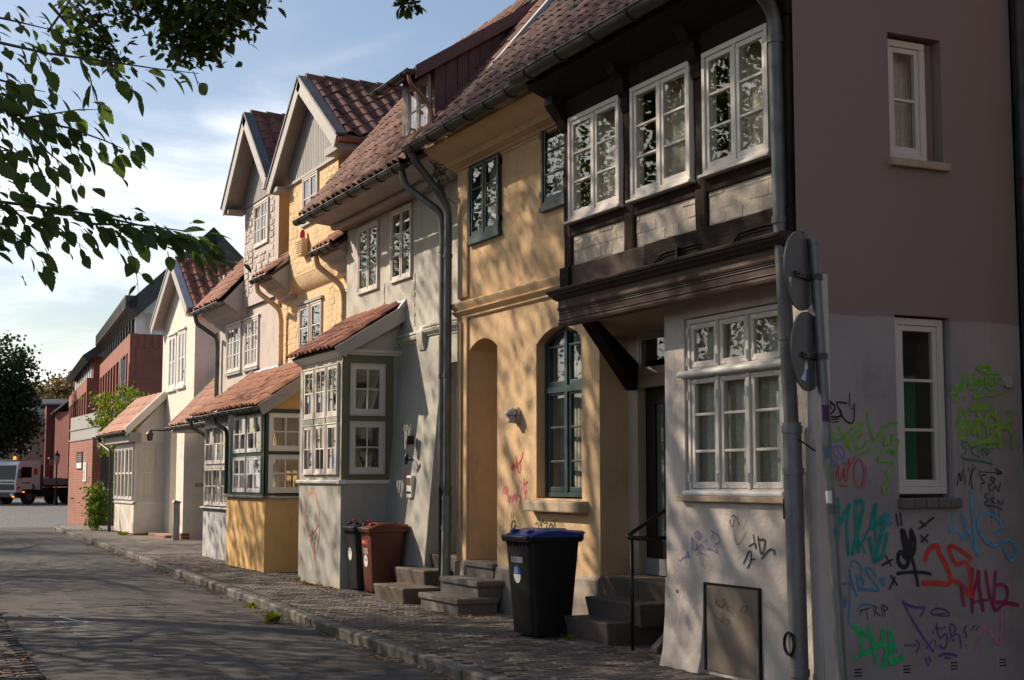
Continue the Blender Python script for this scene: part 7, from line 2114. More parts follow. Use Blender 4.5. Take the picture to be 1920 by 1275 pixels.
GRAF = [
    ('black angular tag at the left of the gable', 'g_black', 'G', [(0.0177, [(6.312, 2.15), (6.326, 2.092)]), (0.0177, [(6.312, 2.15), (6.376, 2.099), (6.29, 2.036)]), (0.0177, [(6.29, 2.036), (6.443, 2.039), (6.35, 2.148), (6.461, 2.135)]), (0.0141, [(6.398, 2.078), (6.438, 2.018), (6.495, 1.991), (6.524, 2.013), (6.526, 2.13)]), (0.015, [(6.489, 2.207), (6.485, 2.117)]), (0.015, [(6.5, 2.099)]), (0.0124, [(6.29, 2.016), (6.389, 2.023)]), (0.0124, [(6.282, 1.997), (6.384, 2.004)])]),
    ('lime green tag with a long squiggle beneath', 'g_lime', 'G', [(0.0212, [(6.322, 1.948), (6.339, 1.888), (6.369, 1.864), (6.443, 1.907), (6.529, 1.982), (6.607, 2.002), (6.575, 1.958), (6.425, 1.837)]), (0.023, [(6.39, 1.974), (6.435, 1.895), (6.487, 1.807)]), (0.0212, [(6.585, 1.918), (6.538, 1.896), (6.525, 1.841), (6.555, 1.813), (6.602, 1.835), (6.634, 1.876)]), (0.0194, [(6.634, 2.071), (6.653, 1.966), (6.696, 1.849), (6.729, 1.911), (6.802, 1.987), (6.874, 2.019), (6.91, 2.007)]), (0.0194, [(6.756, 1.896), (6.78, 1.918), (6.804, 1.906), (6.77, 1.834), (6.854, 1.866)]), (0.0177, [(6.848, 1.922), (6.875, 1.919), (6.834, 1.875), (6.91, 1.895), (6.905, 1.851), (6.871, 1.779)]), (0.0212, [(6.554, 1.776), (6.719, 1.837)]), (0.0194, [(6.871, 1.779), (6.852, 1.813), (6.789, 1.815), (6.717, 1.756), (6.723, 1.728), (6.802, 1.735), (6.853, 1.726), (6.848, 1.701), (6.783, 1.639), (6.83, 1.623), (6.781, 1.571), (6.749, 1.534), (6.779, 1.5)])]),
    ('purple scribble half behind the sign post', 'g_violet', 'G', [(0.0106, [(6.342, 1.827), (6.333, 1.79), (6.37, 1.748), (6.415, 1.742), (6.439, 1.779), (6.417, 1.821), (6.372, 1.839), (6.342, 1.827)]), (0.0088, [(6.364, 1.815), (6.386, 1.79), (6.405, 1.772)]), (0.0106, [(6.295, 1.793), (6.337, 1.799), (6.298, 1.753)]), (0.0106, [(6.294, 1.747), (6.362, 1.729), (6.338, 1.699), (6.301, 1.711)]), (0.0088, [(6.302, 1.62), (6.322, 1.662), (6.369, 1.729)]), (0.0088, [(6.299, 1.656), (6.365, 1.723)])]),
    ('thin red tag under the lime green one', 'g_red', 'G', [(0.0124, [(6.347, 1.608), (6.388, 1.729), (6.371, 1.656), (6.388, 1.571), (6.429, 1.699), (6.413, 1.656), (6.434, 1.602)]), (0.0106, [(6.415, 1.717), (6.449, 1.718), (6.42, 1.65), (6.441, 1.571), (6.462, 1.657), (6.462, 1.773), (6.479, 1.699)]), (0.0124, [(6.451, 1.666), (6.523, 1.764)]), (0.0124, [(6.553, 1.746), (6.51, 1.706), (6.507, 1.608), (6.54, 1.54), (6.579, 1.565), (6.597, 1.657), (6.583, 1.724), (6.553, 1.746)]), (0.0088, [(6.61, 1.7), (6.616, 1.645), (6.594, 1.553)]), (0.0106, [(6.38, 1.562), (6.448, 1.556)])]),
    ('thick teal tag', 'g_teal', 'G', [(0.0389, [(6.356, 1.472), (6.333, 1.351), (6.334, 1.261), (6.376, 1.297), (6.467, 1.426)]), (0.0301, [(6.37, 1.46), (6.362, 1.2), (6.348, 1.092), (6.327, 1.141)]), (0.0265, [(6.467, 1.426), (6.438, 1.32), (6.438, 1.199), (6.446, 1.081)]), (0.0354, [(6.514, 1.453), (6.524, 1.258), (6.534, 1.1)]), (0.0354, [(6.514, 1.453), (6.599, 1.456), (6.539, 1.27), (6.481, 1.089)]), (0.023, [(6.535, 1.112), (6.628, 1.257)]), (0.0194, [(6.556, 1.173), (6.588, 1.093)]), (0.0407, [(6.695, 1.427), (6.656, 1.305), (6.658, 1.256), (6.71, 1.298), (6.807, 1.383), (6.756, 1.267), (6.697, 1.133), (6.671, 1.03)]), (0.0301, [(6.69, 1.415), (6.682, 1.183)]), (0.0318, [(6.63, 1.196), (6.664, 1.055), (6.718, 1.041), (6.75, 1.083), (6.786, 1.227)]), (0.0301, [(6.818, 1.297)])]),
    ('blue handstyle tag with quotation marks', 'g_blue', 'G', [(0.0159, [(6.467, 0.999), (6.472, 1.041), (6.517, 1.04), (6.565, 0.978), (6.552, 0.93), (6.509, 0.889)]), (0.0159, [(6.511, 0.937), (6.541, 0.81), (6.579, 0.905), (6.552, 0.918)]), (0.0177, [(6.451, 0.981), (6.468, 0.903), (6.51, 0.799)]), (0.0124, [(6.453, 0.957), (6.448, 0.792), (6.444, 0.735), (6.433, 0.61)]), (0.0124, [(6.365, 0.876), (6.422, 0.895), (6.467, 0.884)]), (0.0159, [(6.683, 0.93), (6.639, 0.988), (6.593, 0.996), (6.592, 0.959), (6.704, 0.841), (6.699, 0.826), (6.569, 0.848)]), (0.0194, [(6.718, 0.919), (6.725, 0.889)]), (0.0194, [(6.749, 0.919), (6.736, 0.882), (6.747, 0.867)]), (0.0159, [(6.389, 0.791), (6.402, 0.725)]), (0.0159, [(6.412, 0.796), (6.414, 0.748)]), (0.0124, [(6.508, 0.703), (6.532, 0.738), (6.585, 0.742), (6.646, 0.731)])]),
    ('thick black looping tag with crosses', 'g_black', 'G', [(0.0389, [(7.004, 1.245), (6.997, 1.053), (7.034, 1.09), (7.038, 1.189), (7.004, 1.245)]), (0.0424, [(6.924, 1.246), (6.94, 1.129), (6.962, 1.079), (6.953, 1.042), (6.923, 1.098), (6.883, 1.08), (6.881, 1.019), (6.935, 0.975), (6.976, 1.017), (6.98, 1.128), (6.936, 1.24)]), (0.0283, [(6.871, 0.943), (6.966, 0.952), (7.125, 0.945), (7.173, 0.931)]), (0.0301, [(7.001, 1.053), (7.023, 1.003), (7.054, 0.854)]), (0.023, [(6.873, 1.355), (6.886, 1.281)]), (0.023, [(6.908, 1.364), (6.92, 1.283)]), (0.0247, [(6.74, 1.007), (6.827, 1.042)]), (0.0212, [(6.769, 1.071), (6.818, 0.999)]), (0.023, [(6.797, 0.841), (6.846, 0.916)]), (0.023, [(6.812, 0.929), (6.864, 0.866)]), (0.023, [(7.08, 1.256), (7.208, 1.33)]), (0.023, [(7.086, 1.306), (7.133, 1.274)]), (0.0212, [(7.086, 1.206), (7.149, 1.162)]), (0.0212, [(7.097, 1.163), (7.151, 1.209)])]),
    ('small black word TRIP', 'g_black', 'G', [(0.0115, [(6.54, 0.698), (6.629, 0.714)]), (0.0107, [(6.59, 0.71), (6.603, 0.631)]), (0.0066, [(6.543, 0.698), (6.542, 0.661)]), (0.0107, [(6.654, 0.724), (6.663, 0.656)]), (0.0098, [(6.654, 0.723), (6.694, 0.717), (6.661, 0.69), (6.71, 0.655)]), (0.0107, [(6.72, 0.722), (6.733, 0.649)]), (0.0107, [(6.738, 0.721), (6.753, 0.653)]), (0.0098, [(6.73, 0.735), (6.794, 0.702), (6.743, 0.69)])]),
    ('bright green tag low on the gable', 'g_green', 'G', [(0.041, [(6.473, 0.6), (6.525, 0.556), (6.563, 0.415), (6.492, 0.377)]), (0.0361, [(6.505, 0.579), (6.602, 0.519), (6.643, 0.462), (6.62, 0.412), (6.563, 0.404)]), (0.0328, [(6.597, 0.592), (6.644, 0.495), (6.667, 0.332)]), (0.041, [(6.724, 0.553), (6.734, 0.513), (6.714, 0.464), (6.628, 0.44), (6.729, 0.463), (6.771, 0.422), (6.74, 0.367), (6.724, 0.301)]), (0.0427, [(6.785, 0.545), (6.805, 0.482), (6.79, 0.365), (6.782, 0.315), (6.892, 0.359)]), (0.0279, [(6.805, 0.476), (6.85, 0.407)])]),
    ('purple arrow tag with a smiling underline', 'g_purple', 'G', [(0.023, [(6.919, 0.748), (6.977, 0.712), (7.05, 0.698), (7.121, 0.701), (7.074, 0.643)]), (0.018, [(6.916, 0.749), (6.995, 0.615), (7.137, 0.432), (7.184, 0.384)]), (0.0148, [(6.92, 0.443), (7.022, 0.438)]), (0.0148, [(7.024, 0.472), (7.062, 0.447), (7.024, 0.389)]), (0.0148, [(7.114, 0.41), (7.176, 0.47)]), (0.0197, [(7.104, 0.345), (7.128, 0.293)]), (0.0197, [(7.134, 0.358), (7.148, 0.32)])]),
    ('purple lettering ending in a question mark', 'g_purple', 'G', [(0.0147, [(7.166, 0.662), (7.179, 0.646), (7.313, 0.625), (7.348, 0.64), (7.301, 0.678), (7.221, 0.691), (7.173, 0.672)]), (0.0118, [(7.179, 0.646), (7.294, 0.649)]), (0.0147, [(7.185, 0.533), (7.184, 0.512)]), (0.0133, [(7.196, 0.468), (7.204, 0.414)]), (0.0147, [(7.214, 0.583), (7.224, 0.5), (7.243, 0.471), (7.288, 0.508), (7.312, 0.496), (7.306, 0.435), (7.277, 0.395), (7.231, 0.428)]), (0.0133, [(7.202, 0.553), (7.249, 0.54), (7.293, 0.554)]), (0.0147, [(7.331, 0.55), (7.348, 0.469), (7.368, 0.45)]), (0.0147, [(7.331, 0.573), (7.365, 0.572), (7.391, 0.539), (7.362, 0.494)]), (0.0133, [(7.341, 0.469), (7.369, 0.499), (7.417, 0.497), (7.429, 0.45), (7.427, 0.395)]), (0.0162, [(7.484, 0.553), (7.456, 0.521), (7.489, 0.493), (7.478, 0.473)]), (0.0177, [(7.476, 0.421), (7.477, 0.408)]), (0.0162, [(7.528, 0.523), (7.564, 0.555)]), (0.0162, [(7.573, 0.521), (7.598, 0.546)]), (0.0191, [(7.225, 0.354), (7.263, 0.367), (7.33, 0.364), (7.384, 0.346)]), (0.0133, [(7.272, 0.336), (7.302, 0.337), (7.329, 0.331)]), (0.0074, [(7.113, 0.475), (7.113, 0.475)])]),
    ('thick red figures 35', 'g_redorange', 'G', [(0.046, [(7.129, 1.03), (7.15, 1.098), (7.207, 1.131), (7.252, 1.127), (7.254, 1.084), (7.301, 1.02), (7.347, 0.944), (7.364, 0.85), (7.238, 0.866), (7.101, 0.87)]), (0.0354, [(7.557, 1.03), (7.484, 1.085), (7.334, 1.145), (7.368, 1.056), (7.414, 0.983), (7.506, 1.021), (7.537, 0.951), (7.55, 0.856), (7.55, 0.768), (7.458, 0.853), (7.378, 0.887)]), (0.053, [(7.506, 0.789), (7.546, 0.762)])]),
    ('dark crimson tag at the right edge of the gable', 'g_crimson', 'G', [(0.0442, [(7.562, 0.957), (7.55, 0.875), (7.554, 0.655)]), (0.0442, [(7.62, 0.936), (7.616, 0.842), (7.654, 0.658)]), (0.0354, [(7.62, 0.936), (7.553, 0.731)]), (0.0354, [(7.691, 0.935), (7.721, 0.744), (7.768, 0.653)]), (0.0318, [(7.784, 0.932), (7.766, 0.805), (7.752, 0.679)]), (0.0318, [(7.784, 0.83), (7.835, 0.845), (7.902, 0.807), (7.881, 0.719), (7.785, 0.653)]), (0.0318, [(7.553, 0.721), (7.695, 0.732)]), (0.0354, [(7.787, 0.71), (7.88, 0.706), (7.991, 0.683)]), (0.0301, [(7.45, 0.841), (7.456, 0.778), (7.473, 0.696)])]),
    ('faded pink letter N low at the right', 'g_pink', 'G', [(0.0368, [(7.577, 0.359), (7.601, 0.452), (7.654, 0.559), (7.722, 0.499), (7.775, 0.433), (7.816, 0.405), (7.827, 0.505), (7.833, 0.62)])]),
    ('pale blue tag at the right of the gable', 'g_sky', 'G', [(0.023, [(7.404, 1.358), (7.385, 1.288), (7.353, 1.22), (7.391, 1.241), (7.449, 1.237), (7.479, 1.173)]), (0.0301, [(7.478, 1.351), (7.521, 1.173)]), (0.0265, [(7.486, 1.344), (7.555, 1.191)]), (0.0301, [(7.572, 1.522), (7.578, 1.35), (7.617, 1.063)]), (0.0265, [(7.555, 1.191), (7.624, 1.044)]), (0.0318, [(7.812, 1.2), (7.861, 1.237), (7.847, 1.302), (7.772, 1.354), (7.679, 1.355), (7.626, 1.298), (7.64, 1.222), (7.704, 1.15), (7.779, 1.117), (7.857, 1.141), (7.935, 1.172), (7.985, 1.12), (7.985, 1.042), (7.945, 0.998), (7.904, 1.044), (7.876, 1.096)])]),
    ('lime green word above the other lime lettering', 'g_lime', 'G', [(0.0303, [(7.466, 2.18), (7.479, 2.213), (7.459, 2.323), (7.533, 2.233), (7.532, 2.362), (7.575, 2.372)]), (0.0227, [(7.578, 2.294), (7.633, 2.309), (7.616, 2.341), (7.579, 2.317), (7.583, 2.262), (7.643, 2.272)]), (0.0252, [(7.641, 2.374), (7.668, 2.282), (7.726, 2.377), (7.704, 2.274), (7.598, 2.188), (7.72, 2.228)]), (0.0252, [(7.75, 2.359), (7.747, 2.285), (7.807, 2.268), (7.852, 2.306), (7.836, 2.362), (7.775, 2.369), (7.766, 2.313), (7.809, 2.305)]), (0.0252, [(7.751, 2.387), (7.886, 2.391)]), (0.0227, [(7.836, 2.357), (7.891, 2.359)]), (0.0278, [(7.674, 2.422), (7.717, 2.447), (7.79, 2.444), (7.789, 2.412), (7.703, 2.404), (7.674, 2.422)]), (0.0252, [(7.75, 2.22), (7.911, 2.244)]), (0.0278, [(7.408, 2.229), (7.45, 2.235)]), (0.0252, [(7.43, 2.179)]), (0.0252, [(7.534, 2.198)])]),
    ('broad lime green lettering beside the tall window', 'g_lime2', 'G', [(0.0404, [(7.493, 2.121), (7.497, 2.066), (7.44, 1.974), (7.531, 2.021), (7.58, 2.04), (7.534, 2.095)]), (0.0378, [(7.494, 1.984), (7.554, 1.994), (7.577, 1.967), (7.526, 1.902), (7.479, 1.91), (7.487, 1.965), (7.542, 2.003), (7.603, 2.013)]), (0.0404, [(7.597, 2.013), (7.622, 1.903), (7.66, 2.097), (7.671, 1.922)]), (0.0378, [(7.66, 2.097), (7.723, 1.997), (7.845, 1.999), (7.824, 2.091), (7.751, 2.08), (7.723, 2.006)]), (0.0404, [(7.741, 1.997), (7.766, 1.859)]), (0.0429, [(7.831, 2.11), (7.857, 1.989), (7.869, 1.846)]), (0.0378, [(7.78, 1.914), (7.857, 1.989), (7.983, 2.048)]), (0.0404, [(7.857, 1.989), (7.968, 1.991), (7.995, 1.917), (7.986, 1.842)]), (0.0505, [(7.948, 2.103), (7.998, 2.104)]), (0.0378, [(7.589, 2.119), (7.657, 2.157), (7.741, 2.154), (7.765, 2.132), (7.595, 2.123)]), (0.0429, [(7.572, 1.857), (7.718, 1.886), (7.852, 1.887)]), (0.0378, [(7.728, 1.84), (7.802, 1.845)])]),
    ('dark green word SKIN', 'g_dkgreen', 'G', [(0.0151, [(7.555, 1.879), (7.495, 1.874), (7.512, 1.838), (7.553, 1.82), (7.522, 1.792)]), (0.0139, [(7.59, 1.857), (7.594, 1.793)]), (0.0126, [(7.65, 1.853), (7.564, 1.811), (7.665, 1.766)]), (0.0139, [(7.656, 1.839), (7.659, 1.766)]), (0.0139, [(7.695, 1.775), (7.68, 1.849), (7.75, 1.766), (7.747, 1.84)]), (0.0177, [(7.498, 1.783), (7.502, 1.751), (7.64, 1.747), (7.784, 1.716)]), (0.0076, [(7.767, 1.748), (7.768, 1.628)]), (0.0076, [(7.511, 1.746), (7.512, 1.692)])]),
    ('thin black word NIK', 'g_black', 'G', [(0.0114, [(7.442, 1.56), (7.476, 1.678), (7.477, 1.564), (7.512, 1.683)]), (0.0114, [(7.522, 1.637), (7.519, 1.564)]), (0.0114, [(7.56, 1.692), (7.553, 1.664)]), (0.0114, [(7.603, 1.715), (7.555, 1.564)]), (0.0114, [(7.626, 1.701), (7.569, 1.628), (7.589, 1.537)])]),
    ('dark red word SKIN with a black arrow', 'g_maroon', 'G', [(0.0151, [(7.72, 1.637), (7.665, 1.633), (7.682, 1.605), (7.718, 1.582), (7.675, 1.573)]), (0.0126, [(7.742, 1.582), (7.752, 1.527)]), (0.0126, [(7.803, 1.582), (7.741, 1.555), (7.769, 1.518)]), (0.0139, [(7.788, 1.527), (7.808, 1.573), (7.836, 1.499), (7.857, 1.578)]), (0.0151, [(7.768, 1.619), (7.804, 1.619), (7.803, 1.591), (7.766, 1.591), (7.768, 1.619)]), (0.0063, [(7.669, 1.573), (7.669, 1.518)]), (0.0063, [(7.752, 1.527), (7.747, 1.367)]), (0.0063, [(7.782, 1.527), (7.778, 1.353)])]),
    ('black arrow pointing right', 'g_black', 'G', [(0.0114, [(7.666, 1.66), (7.885, 1.651)]), (0.0151, [(7.819, 1.679), (7.891, 1.651), (7.83, 1.642)]), (0.0114, [(7.666, 1.66), (7.641, 1.628)])]),
    ('dark blue word SKIN lowest of the three', 'g_navy', 'G', [(0.0139, [(7.738, 1.5), (7.696, 1.491), (7.719, 1.468), (7.742, 1.454), (7.711, 1.436)]), (0.0114, [(7.767, 1.472), (7.772, 1.435)]), (0.0114, [(7.798, 1.472), (7.763, 1.454), (7.802, 1.426)]), (0.0114, [(7.828, 1.453), (7.829, 1.412), (7.846, 1.453), (7.862, 1.407), (7.883, 1.453)]), (0.0126, [(7.699, 1.436), (7.711, 1.413), (7.795, 1.408), (7.861, 1.384)]), (0.005, [(7.754, 1.436), (7.756, 1.28)]), (0.005, [(7.832, 1.412), (7.833, 1.279)])]),
    ('fine violet scribble on the white wall', 'g_violet2', 'T', [(0.0112, [(10.117, 0.961), (10.096, 0.937), (10.031, 0.982), (10.021, 0.965), (9.967, 1.041), (9.958, 0.968), (10.01, 0.994), (9.947, 0.98)]), (0.0112, [(9.917, 1.115), (9.902, 1.16), (9.893, 1.083), (9.915, 1.048), (9.843, 1.04), (9.811, 1.086)]), (0.0112, [(9.871, 1.162), (9.819, 1.202), (9.758, 1.165), (9.8, 1.125), (9.861, 1.151)]), (0.0096, [(9.809, 1.18), (9.789, 1.153), (9.83, 1.152), (9.819, 1.174)]), (0.0112, [(9.841, 1.113), (9.843, 1.046), (9.781, 1.043), (9.79, 1.098), (9.74, 1.078), (9.731, 1.045)]), (0.0112, [(9.729, 1.111), (9.668, 1.141), (9.691, 1.047), (9.65, 1.071), (9.513, 1.022), (9.59, 1.095), (9.482, 1.121), (9.529, 1.179), (9.637, 1.213), (9.578, 1.188), (9.618, 1.148)]), (0.0112, [(9.608, 1.149), (9.609, 1.116)]), (0.0112, [(9.823, 0.997), (9.802, 1.031), (9.701, 1.019), (9.692, 1.003)]), (0.0112, [(9.772, 0.999), (9.763, 0.961)]), (0.0112, [(9.763, 0.95), (9.738, 0.915)])]),
    ('grey doodle of a face on the white wall', 'g_grey', 'T', [(0.0128, [(9.352, 1.318), (9.304, 1.341), (9.231, 1.257)]), (0.0128, [(9.352, 1.297), (9.381, 1.28), (9.326, 1.223), (9.304, 1.33)]), (0.008, [(9.316, 1.223), (9.303, 1.149), (9.273, 1.099), (9.206, 1.142), (9.149, 1.212)]), (0.0096, [(9.137, 1.307), (9.189, 1.227)]), (0.0064, [(9.392, 1.253), (9.345, 1.211)])]),
    ('dark grey blocky tag on the white wall', 'g_charcoal', 'T', [(0.0176, [(9.058, 1.189), (9.026, 1.066), (9.024, 1.138), (9.115, 1.103)]), (0.0192, [(9.192, 0.969), (9.097, 1.094), (9.082, 1.0), (9.138, 0.94)]), (0.0176, [(9.109, 0.999), (9.036, 1.013)]), (0.0192, [(8.996, 1.181), (8.987, 1.15), (8.889, 1.169), (8.956, 1.017), (8.996, 1.16)]), (0.0192, [(8.956, 1.017), (8.848, 1.099), (8.787, 1.086), (8.797, 1.055)])]),
    ('faint scribbles on the cellar hatch', 'g_charcoal', 'H', [(0.0128, [(9.558, 0.675), (9.53, 0.623), (9.424, 0.632), (9.441, 0.705), (9.462, 0.65)]), (0.0128, [(9.413, 0.664), (9.395, 0.612)]), (0.0128, [(9.385, 0.645), (9.414, 0.622), (9.377, 0.603)]), (0.0128, [(9.338, 0.649), (9.349, 0.584)]), (0.0112, [(9.58, 0.555), (9.465, 0.511)]), (0.0112, [(9.473, 0.574), (9.446, 0.491)]), (0.0112, [(9.407, 0.527), (9.369, 0.551), (9.389, 0.486)]), (0.0096, [(9.217, 0.606), (9.179, 0.661), (9.106, 0.646), (9.162, 0.6)])]),
    ('small red tag on the ochre wall', 'g_red2', 'O', [(0.0206, [(14.943, 1.759), (14.911, 1.691), (14.892, 1.802), (14.852, 1.707), (14.812, 1.844), (14.792, 1.733)]), (0.0229, [(14.832, 1.869), (14.773, 1.775), (14.694, 1.808), (14.636, 1.909)]), (0.0183, [(14.753, 1.792), (14.773, 1.707), (14.714, 1.664), (14.694, 1.774)]), (0.0092, [(14.911, 1.691), (14.911, 1.605)]), (0.0092, [(14.832, 1.733), (14.832, 1.656)])]),
    ('pink tag below it on the ochre wall', 'g_magenta', 'O', [(0.0206, [(15.183, 1.423), (15.154, 1.501), (15.072, 1.545), (15.052, 1.467), (15.154, 1.449), (15.032, 1.45), (15.012, 1.322), (14.931, 1.451), (14.912, 1.332), (14.852, 1.486), (14.832, 1.333), (14.773, 1.469)]), (0.0206, [(14.812, 1.426), (14.675, 1.428), (14.734, 1.309)]), (0.0206, [(14.734, 1.605), (14.559, 1.521)]), (0.0206, [(14.617, 1.622), (14.598, 1.454)]), (0.0206, [(14.521, 1.588), (14.675, 1.52), (14.521, 1.488), (14.598, 1.454)]), (0.0206, [(14.56, 1.437), (14.637, 1.352), (14.579, 1.336)])]),
    ('small dark tag low on the ochre wall', 'g_charcoal', 'O', [(0.0189, [(14.937, 1.224), (14.937, 1.161)]), (0.0189, [(14.886, 1.228), (14.893, 1.165)]), (0.0231, [(14.911, 1.131), (14.948, 1.067), (14.893, 1.038), (14.82, 1.086), (14.856, 1.148), (14.911, 1.131)]), (0.0231, [(14.856, 1.085), (14.838, 1.008), (14.929, 0.997)]), (0.0189, [(14.82, 1.086), (14.773, 1.072)]), (0.0168, [(14.992, 1.082)])]),
    ('dark scrawl half hidden behind the blue bin lid', 'g_charcoal', 'O', [(0.0189, [(14.328, 1.115), (14.26, 1.14), (14.244, 1.058)]), (0.0189, [(14.226, 1.201), (14.193, 1.059), (14.142, 1.203), (14.126, 1.121), (14.026, 1.153), (14.059, 1.063)]), (0.0168, [(13.993, 1.065), (13.96, 1.14), (13.895, 1.112), (13.911, 1.068)]), (0.0168, [(13.878, 1.172), (13.83, 1.107)]), (0.0168, [(13.83, 1.18), (13.879, 1.098)])]),
    ('brown oval emblem with a devilish face', 'g_brown', 'E', [(0.0803, [(20.506, 1.457), (20.698, 1.397), (20.837, 1.187), (20.828, 1.009), (20.673, 0.851)]), (0.0573, [(20.506, 1.457), (20.311, 1.386), (20.159, 1.141), (20.124, 0.868), (20.231, 0.634)]), (0.0573, [(20.673, 0.851), (20.493, 0.623), (20.359, 0.512)]), (0.0745, [(20.231, 0.634), (20.329, 0.47)]), (0.0401, [(20.733, 1.085), (20.738, 0.982), (20.675, 0.88), (20.526, 0.826), (20.336, 0.861), (20.207, 0.959)]), (0.0459, [(20.367, 0.7), (20.395, 0.569), (20.328, 0.456)]), (0.0688, [(20.385, 0.671), (20.36, 0.541)]), (0.0401, [(20.546, 0.738), (20.466, 0.77), (20.497, 0.71)]), (0.0459, [(20.371, 0.802), (20.263, 0.827), (20.355, 0.745)]), (0.0344, [(20.646, 0.793), (20.477, 0.806)])]),
]
GP = {'G': (G1, gable), 'T': (F1, wl), 'H': (F1, hatch), 'O': (F2, wl2), 'E': (E3, bl)}
for q_, (lb_, c_, p_, st_) in enumerate(GRAF):
    part(ribbon(GP[p_][0], st_, .0022 + .00003 * q_ + (.016 if p_ == 'H' else 0)), 'emblem' if p_ == 'E' else 'graffiti', c_, GP[p_][1], label=lb_)

# ------------------------------------------------------------------ vegetation
def leaf_quad(mb, c, d, w, fold=.25, up=None):
    """one folded leaf: two triangles pairs along its rib"""
    up = up or Vector((random.gauss(0, 1), random.gauss(0, 1), random.gauss(0, 1)))
    s = d.cross(up)
    if s.length < 1e-4: s = d.orthogonal()
    s = s.normalized() * w
    n = s.cross(d).normalized() * w * fold
    i = len(mb.v)
    mb.v += [tuple(c), tuple(c + d * .45 + s + n), tuple(c + d), tuple(c + d * .45 - s + n)]
    mb.f += [(i, i + 1, i + 2), (i, i + 2, i + 3)]
def in_view(p, m=0.02):
    """True where the crowns must leave the street clear (the airspace over the road below the branches)"""
    x, y, z = p
    th = radians(25.5)
    r = x * cos(th) - y * sin(th); w = x * sin(th) + y * cos(th)
    if w < .3: return False
    return r / w > -.365 - m and (z - 1.6) / w < .348 + m and r / w < .45
def crown_mesh(name, R, nclump, per, size, seed, clump_r=.55, mat='leaf_oak', hollow=.55, clear=None, loc=(0, 0, 0)):
    rr = random.Random(seed)
    mb = MB()
    k = 0
    while k < nclump:
        p = Vector((rr.uniform(-1, 1), rr.uniform(-1, 1), rr.uniform(-1, 1)))
        L = p.length
        if L > 1 or L < hollow * rr.random(): continue
        q = Vector((p.x * R[0], p.y * R[1], p.z * R[2]))
        wob = 1 + .28 * noise.noise(p * 2.1 + Vector((seed, 0, 0)))
        q *= wob
        k += 1
        cr = clump_r * rr.uniform(.6, 1.35)
        for _ in range(int(per * rr.uniform(.6, 1.3))):
            c = q + Vector((rr.gauss(0, cr), rr.gauss(0, cr), rr.gauss(0, cr * .7)))
            if clear and clear((c.x + loc[0], c.y + loc[1], c.z + loc[2])): continue
            d = Vector((rr.gauss(0, 1), rr.gauss(0, 1), rr.gauss(-.35, .7))).normalized() * size * rr.uniform(.7, 1.3)
            leaf_quad(mb, c, d, size * rr.uniform(.26, .40), .25, Vector((rr.gauss(0, 1), rr.gauss(0, 1), rr.gauss(0, 1))))
    me = bpy.data.meshes.new(name)
    me.from_pydata(mb.v, [], mb.f)
    me.materials.append(M[mat])
    me.update()
    return me
def limbs(base, top, crown_c, R, n, seed, r0=.22):
    rr = random.Random(seed)
    mb = MB()
    b = Vector(base); t = Vector(top)
    path = [b.lerp(t, k / 6) + Vector((rr.gauss(0, .06), rr.gauss(0, .06), 0)) * (k > 0) for k in range(7)]
    mb.tube([tuple_sz(p) for p in path], [r0 * (1.25 if k == 0 else 1 - .5 * k / 6) for k in range(7)], 10)
    for q in range(n):
        u = rr.uniform(.45, 1)
        s = b.lerp(t, u)
        e = Vector(crown_c) + Vector((rr.uniform(-1, 1) * R[0], rr.uniform(-1, 1) * R[1], rr.uniform(-.4, .8) * R[2])) * .8
        m_ = s.lerp(e, .5) + Vector((rr.gauss(0, .3), rr.gauss(0, .3), rr.uniform(.0, .6)))
        P = []
        for k in range(7):
            v = k / 6
            P.append(s * (1 - v) ** 2 + m_ * 2 * v * (1 - v) + e * v * v)
        mb.tube([tuple_sz(p) for p in P], [r0 * .42 * (1 - .85 * k / 6) for k in range(7)], 6)
    return mb
def tree(name, base, cc, R, label, nclump, per, size, seed, mat='leaf_oak', clear=None, group=None, r0=.2, cr=.55, limbn=9, kind='tree'):
    t_ = thing(name, base, label, 'tree', group)
    part(limbs(base, (cc[0] * .35 + base[0] * .65, cc[1] * .35 + base[1] * .65, cc[2]), cc, R, limbn, seed, r0), 'trunk', 'bark', t_, smooth=50)
    me = crown_mesh('crown', R, nclump, per, size, seed, cr, mat, clear=clear, loc=cc)
    link('crown', me, t_, Vector(cc) - Vector(base))
    return t_
def limbless(p): return in_view(p)
# trees on the left of the street (out of the picture except for their shade, reflections and the boughs overhead)
TG = 'trees along the left footway'
tree('oak_tree', (-3.2, 17.0, 0), (-1.6, 18.0, 10.8), (4.9, 4.9, 5.8), 'oak on the left footway whose bough hangs in at the top of the view', 150, 165, .14, 11, clear=in_view, group=TG, r0=.26, cr=.75)
tree('lime_tree', (-3.6, 24.0, 0), (-2.0, 24.6, 11.8), (4.6, 4.6, 6.0), 'lime tree on the left footway reflected in the timber-framed windows', 84, 165, .14, 12, clear=in_view, group=TG, r0=.26, cr=.75)
tree('lime_tree', (-4.2, 33.0, 0), (-2.6, 33.5, 8.0), (3.8, 4.6, 3.6), 'third tree on the left footway throwing dapples over the road', 130, 75, .14, 13, clear=in_view, group=TG)
tree('lime_tree', (-3.4, 42.5, 0), (-1.6, 43.0, 7.0), (3.6, 4.6, 3.2), 'fourth tree on the left footway beyond the grey bay', 110, 75, .14, 14, clear=in_view, group=TG)
tree('lime_tree', (-6.5, 53.0, 0), (-4.8, 53.0, 8.5), (4.5, 5.0, 4.2), 'fifth tree on the left near the square', 120, 75, .15, 15, clear=in_view, group=TG)
